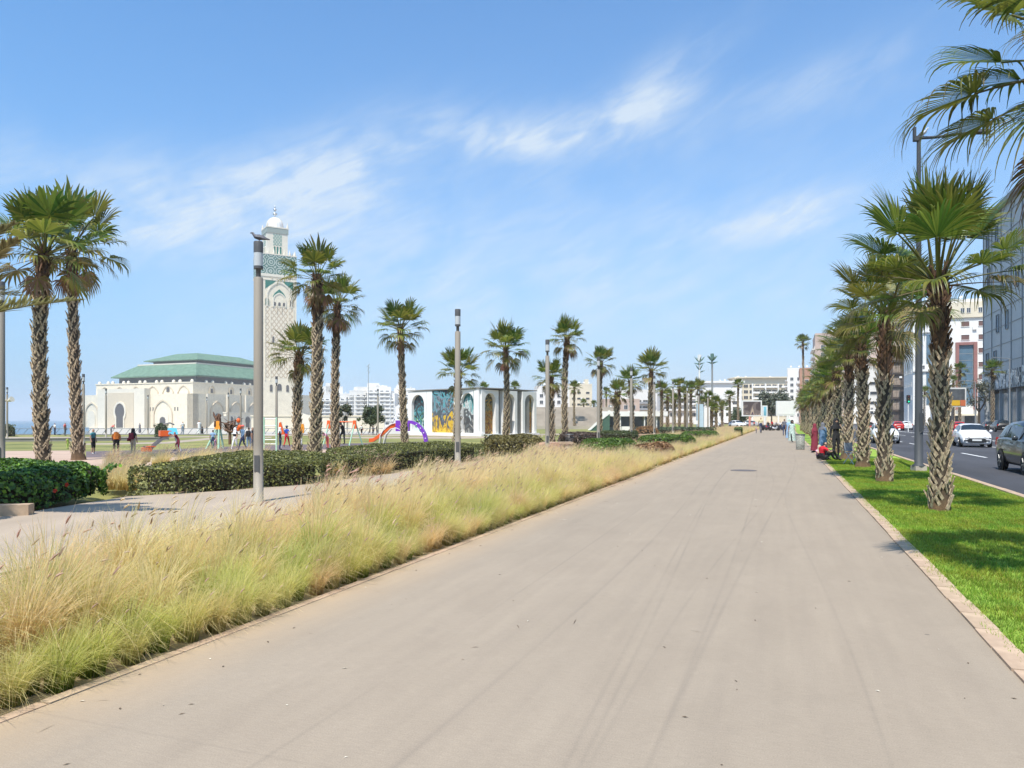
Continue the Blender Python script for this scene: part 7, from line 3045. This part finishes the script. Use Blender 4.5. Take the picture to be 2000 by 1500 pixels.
tower('white apartment tower with banded balconies between two palm trunks', 622, 640, 32, 16, 770, R(16), ((.1, .65, 7), (.2, .45, 10)))
tower('broad white apartment tower with stepped top behind the round tree', 692, 630, 17, 16, 764, R(28), ((.2, 1, 4),))
tower('white apartment tower highest of the stepped group', 717, 624, 20, 18, 757, R(10), ((.0, .5, 4), (.35, .85, 2)))
tower('white apartment tower right part of the stepped group', 744, 630, 12, 16, 770, -R(6), ((.1, .7, 3),))
tower('pale apartment tower just left of the painted building', 770, 640, 18, 16, 760, R(6), ((.1, .5, 4),))
tower('low pale apartment block below the palm by the painted building', 772, 560, 16, 14, 796, R(6), ((.1, .7, 2),))
wl = MB()
wl.box((0, 0, 2.2), (46, 1, 5.4))
wl.box((0, -.1, 5.0), (46.4, 1.3, .5))
o = wl.build('terrace_wall', M_cream, None, far(622, 260, -2.0), R(4))
tag(o, 'long cream terrace wall at the foot of the mosque right of the minaret', 'wall')
wl = MB()
wl.plate([(-9, 0), (9, 0), (-9, 5.5)], -1, 1)
o = wl.build('ramp_wall', M_marble, None, far(645, 240, -1.8), R(4))
tag(o, 'white wedge shaped ramp wall right of the hedge palm trunk', 'wall')

# stepped terrace and the pavilion under the far palms
tr = thing('stepped_terrace', 'wide stepped grey beige stone terrace right of the painted building', 'terrace', far(1130, 150, -.5), R(2))
for k in range(9):
    b = MB()
    b.box((0, k * 1.1, .5 + k * .33 * .75), (17, 1.2, .75 + k * .33 * 1.5))
    b.build('step', mat('terrace_stone', (.40, .35, .29), .9, .15, .5), tr)
pv_ = thing('pavilion', 'low pavilion with flat white roof, dark glass and a slanting green and white side', 'building', far(1180, 112, -.05), 0)
sc3 = 112 / F
w_ = 118 * sc3
b = MB()
b.box((w_ / 2, 3, hz(809, 112) + .1), (w_ + .8, 7, .75))
b.build('roof', M_wall, pv_)
b = MB()
b.box((w_ / 2, 3.4, 1.2), (w_ - .4, 5.6, 2.4))
b.build('wall', M_gpanel2, pv_)
for k in range(5):
    b = MB()
    b.box((.6 + k * w_ / 5 * 1.0, -.1, 1.2), (.16, .2, 2.4))
    b.build('column', M_wall, pv_)
for k in range(4):
    b = MB()
    b.box(((k + .56) * w_ / 5 + .4, .5, 1.35), (1.4, .1, 1.5))
    b.build('window', M_win, pv_)
for k in (1, 3):
    b = MB()
    b.box(((k + .56) * w_ / 5 + .4, .35, .35), (1.7, .3, .6))
    b.build('counter', M_wall, pv_)
b = MB()
b.plate([(-2.6, .1), (-2.2, .1), (1.0, 2.9), (.6, 3.1)], -1.2, -.9)
b.build('stair_rail', M_wall, pv_)
b = MB()
b.plate([(-2.2, 0), (.7, 0), (.7, 2.5)], -1.1, .6)
b.build('green_side', mat('dull_green_paint', (.06, .12, .09), .7, .15, 1), pv_)
# tall thin antenna and road signs far off
an = thing('antenna_mast', 'thin antenna mast standing above the apartment towers', 'mast', far(719.5, 300, -5))
za = hz(712, 300) + 5
b = MB()
b.tube([(0, 0, 0), (0, 0, za)], [.22, .08], 6)
b.build('pole', M_mastp, an)
b = MB()
for k in range(6):
    a = k * 2.4
    b.tube([(0, 0, za - 3.5 + k * .6), (.7 * math.cos(a), .7 * math.sin(a), za - 2.9 + k * .6)], .09, 5)
b.build('dipoles', M_mastp, an)['kind'] = 'stuff'

# fittings on the facades and more poles along the avenue
_b = MB()
_b.box((0, -.22, 0), (.95, .4, .7), 0)
_b.lathe([(.01, 0), (.28, 0), (.28, .02), (.01, .02)], 10, (0, 0, 0), 1)
AC = _b.mesh('air_conditioner', [M_slab, M_gpanel2])
_b = MB()
_b.lathe([(.55, 0), (.6, .1), (.6, 1.5), (.2, 1.75), (.02, 1.75)], 10)
TANK = _b.mesh('water_tank', M_mastp)
_b = MB()
_b.lathe([(.02, 0), (.35, .08), (.55, .25)], 10, caps=False)
_b.tube([(0, 0, -.9), (0, 0, 0)], .05, 5)
DISH = _b.mesh('satellite_dish', M_slab)
r5 = random.Random(12)
for o in [q for q in col.objects if q.name.startswith(('apartment_building', 'house')) and q.type == 'EMPTY']:
    wl_ = [c for c in o.children if c.name.startswith('wall')][0]
    bb_ = [Vector(c) for c in wl_.bound_box]
    W_, D_, H_ = max(c.x for c in bb_), max(c.y for c in bb_), max(c.z for c in bb_)
    for k in range(4):
        link('air_conditioner', AC, o, (r5.uniform(1, W_ - 1), -.05, r5.uniform(4, H_ - 2)))
    for k in range(3):
        link('water_tank', TANK, o, (r5.uniform(2, W_ - 2), r5.uniform(2, D_ - 2), H_))
    for k in range(3):
        d_ = link('satellite_dish', DISH, o, (r5.uniform(1, W_ - 1), r5.uniform(.6, 3), H_ + 1.8))
        d_.rotation_euler = (R(60), 0, r5.uniform(-1, 1))
GAV = 'slim grey lamp posts on the far side of the avenue'
for px, Y, top, lab in ((1905, 92, 745, 'slim grey avenue lamp post before the white shuttered building'), (1972, 84, 700, 'slim grey avenue lamp post before the grey panelled building'), (1848, 120, 770, 'slim grey avenue lamp post left of the yellow and orange billboard'), (1806, 150, 775, 'slim grey avenue lamp post right of the tall dark lamp')):
    root = thing('avenue_lamp', lab, 'street lamp', far(px, Y, 0), 0, GAV)
    zt = hz(top, Y)
    b = MB()
    b.tube([(0, 0, 0), (0, 0, zt)], [.10, .05], 7)
    b.build('pole', M_mastp, root)
    b = MB()
    b.tube([(0, 0, zt - .05), (-1.6, 0, zt + .1)], .035, 5)
    b.build('arm', M_mastp, root)
    b = MB()
    b.box((-1.75, 0, zt + .1), (.5, .2, .1))
    b.build('lamp_head', M_gpanel2, root)

# ------------------------------------------------------------------ sea air
hb = MB()
hb.box((-2250, 4750, 80), (13600, 14600, 181))
hm = bpy.data.materials.new('haze_air')
hm.use_nodes = True
hn = hm.node_tree
hn.nodes.remove(hn.nodes['Principled BSDF'])
pv = hn.nodes.new('ShaderNodeVolumePrincipled')
pv.inputs['Color'].default_value = (.92, .94, .97, 1)
pv.inputs['Density'].default_value = HAZE_DENSITY
pv.inputs['Anisotropy'].default_value = .1
hn.links.new(pv.outputs[0], hn.nodes['Material Output'].inputs['Volume'])
hz_o = hb.build('haze', hm)
tag(hz_o, kind='stuff')
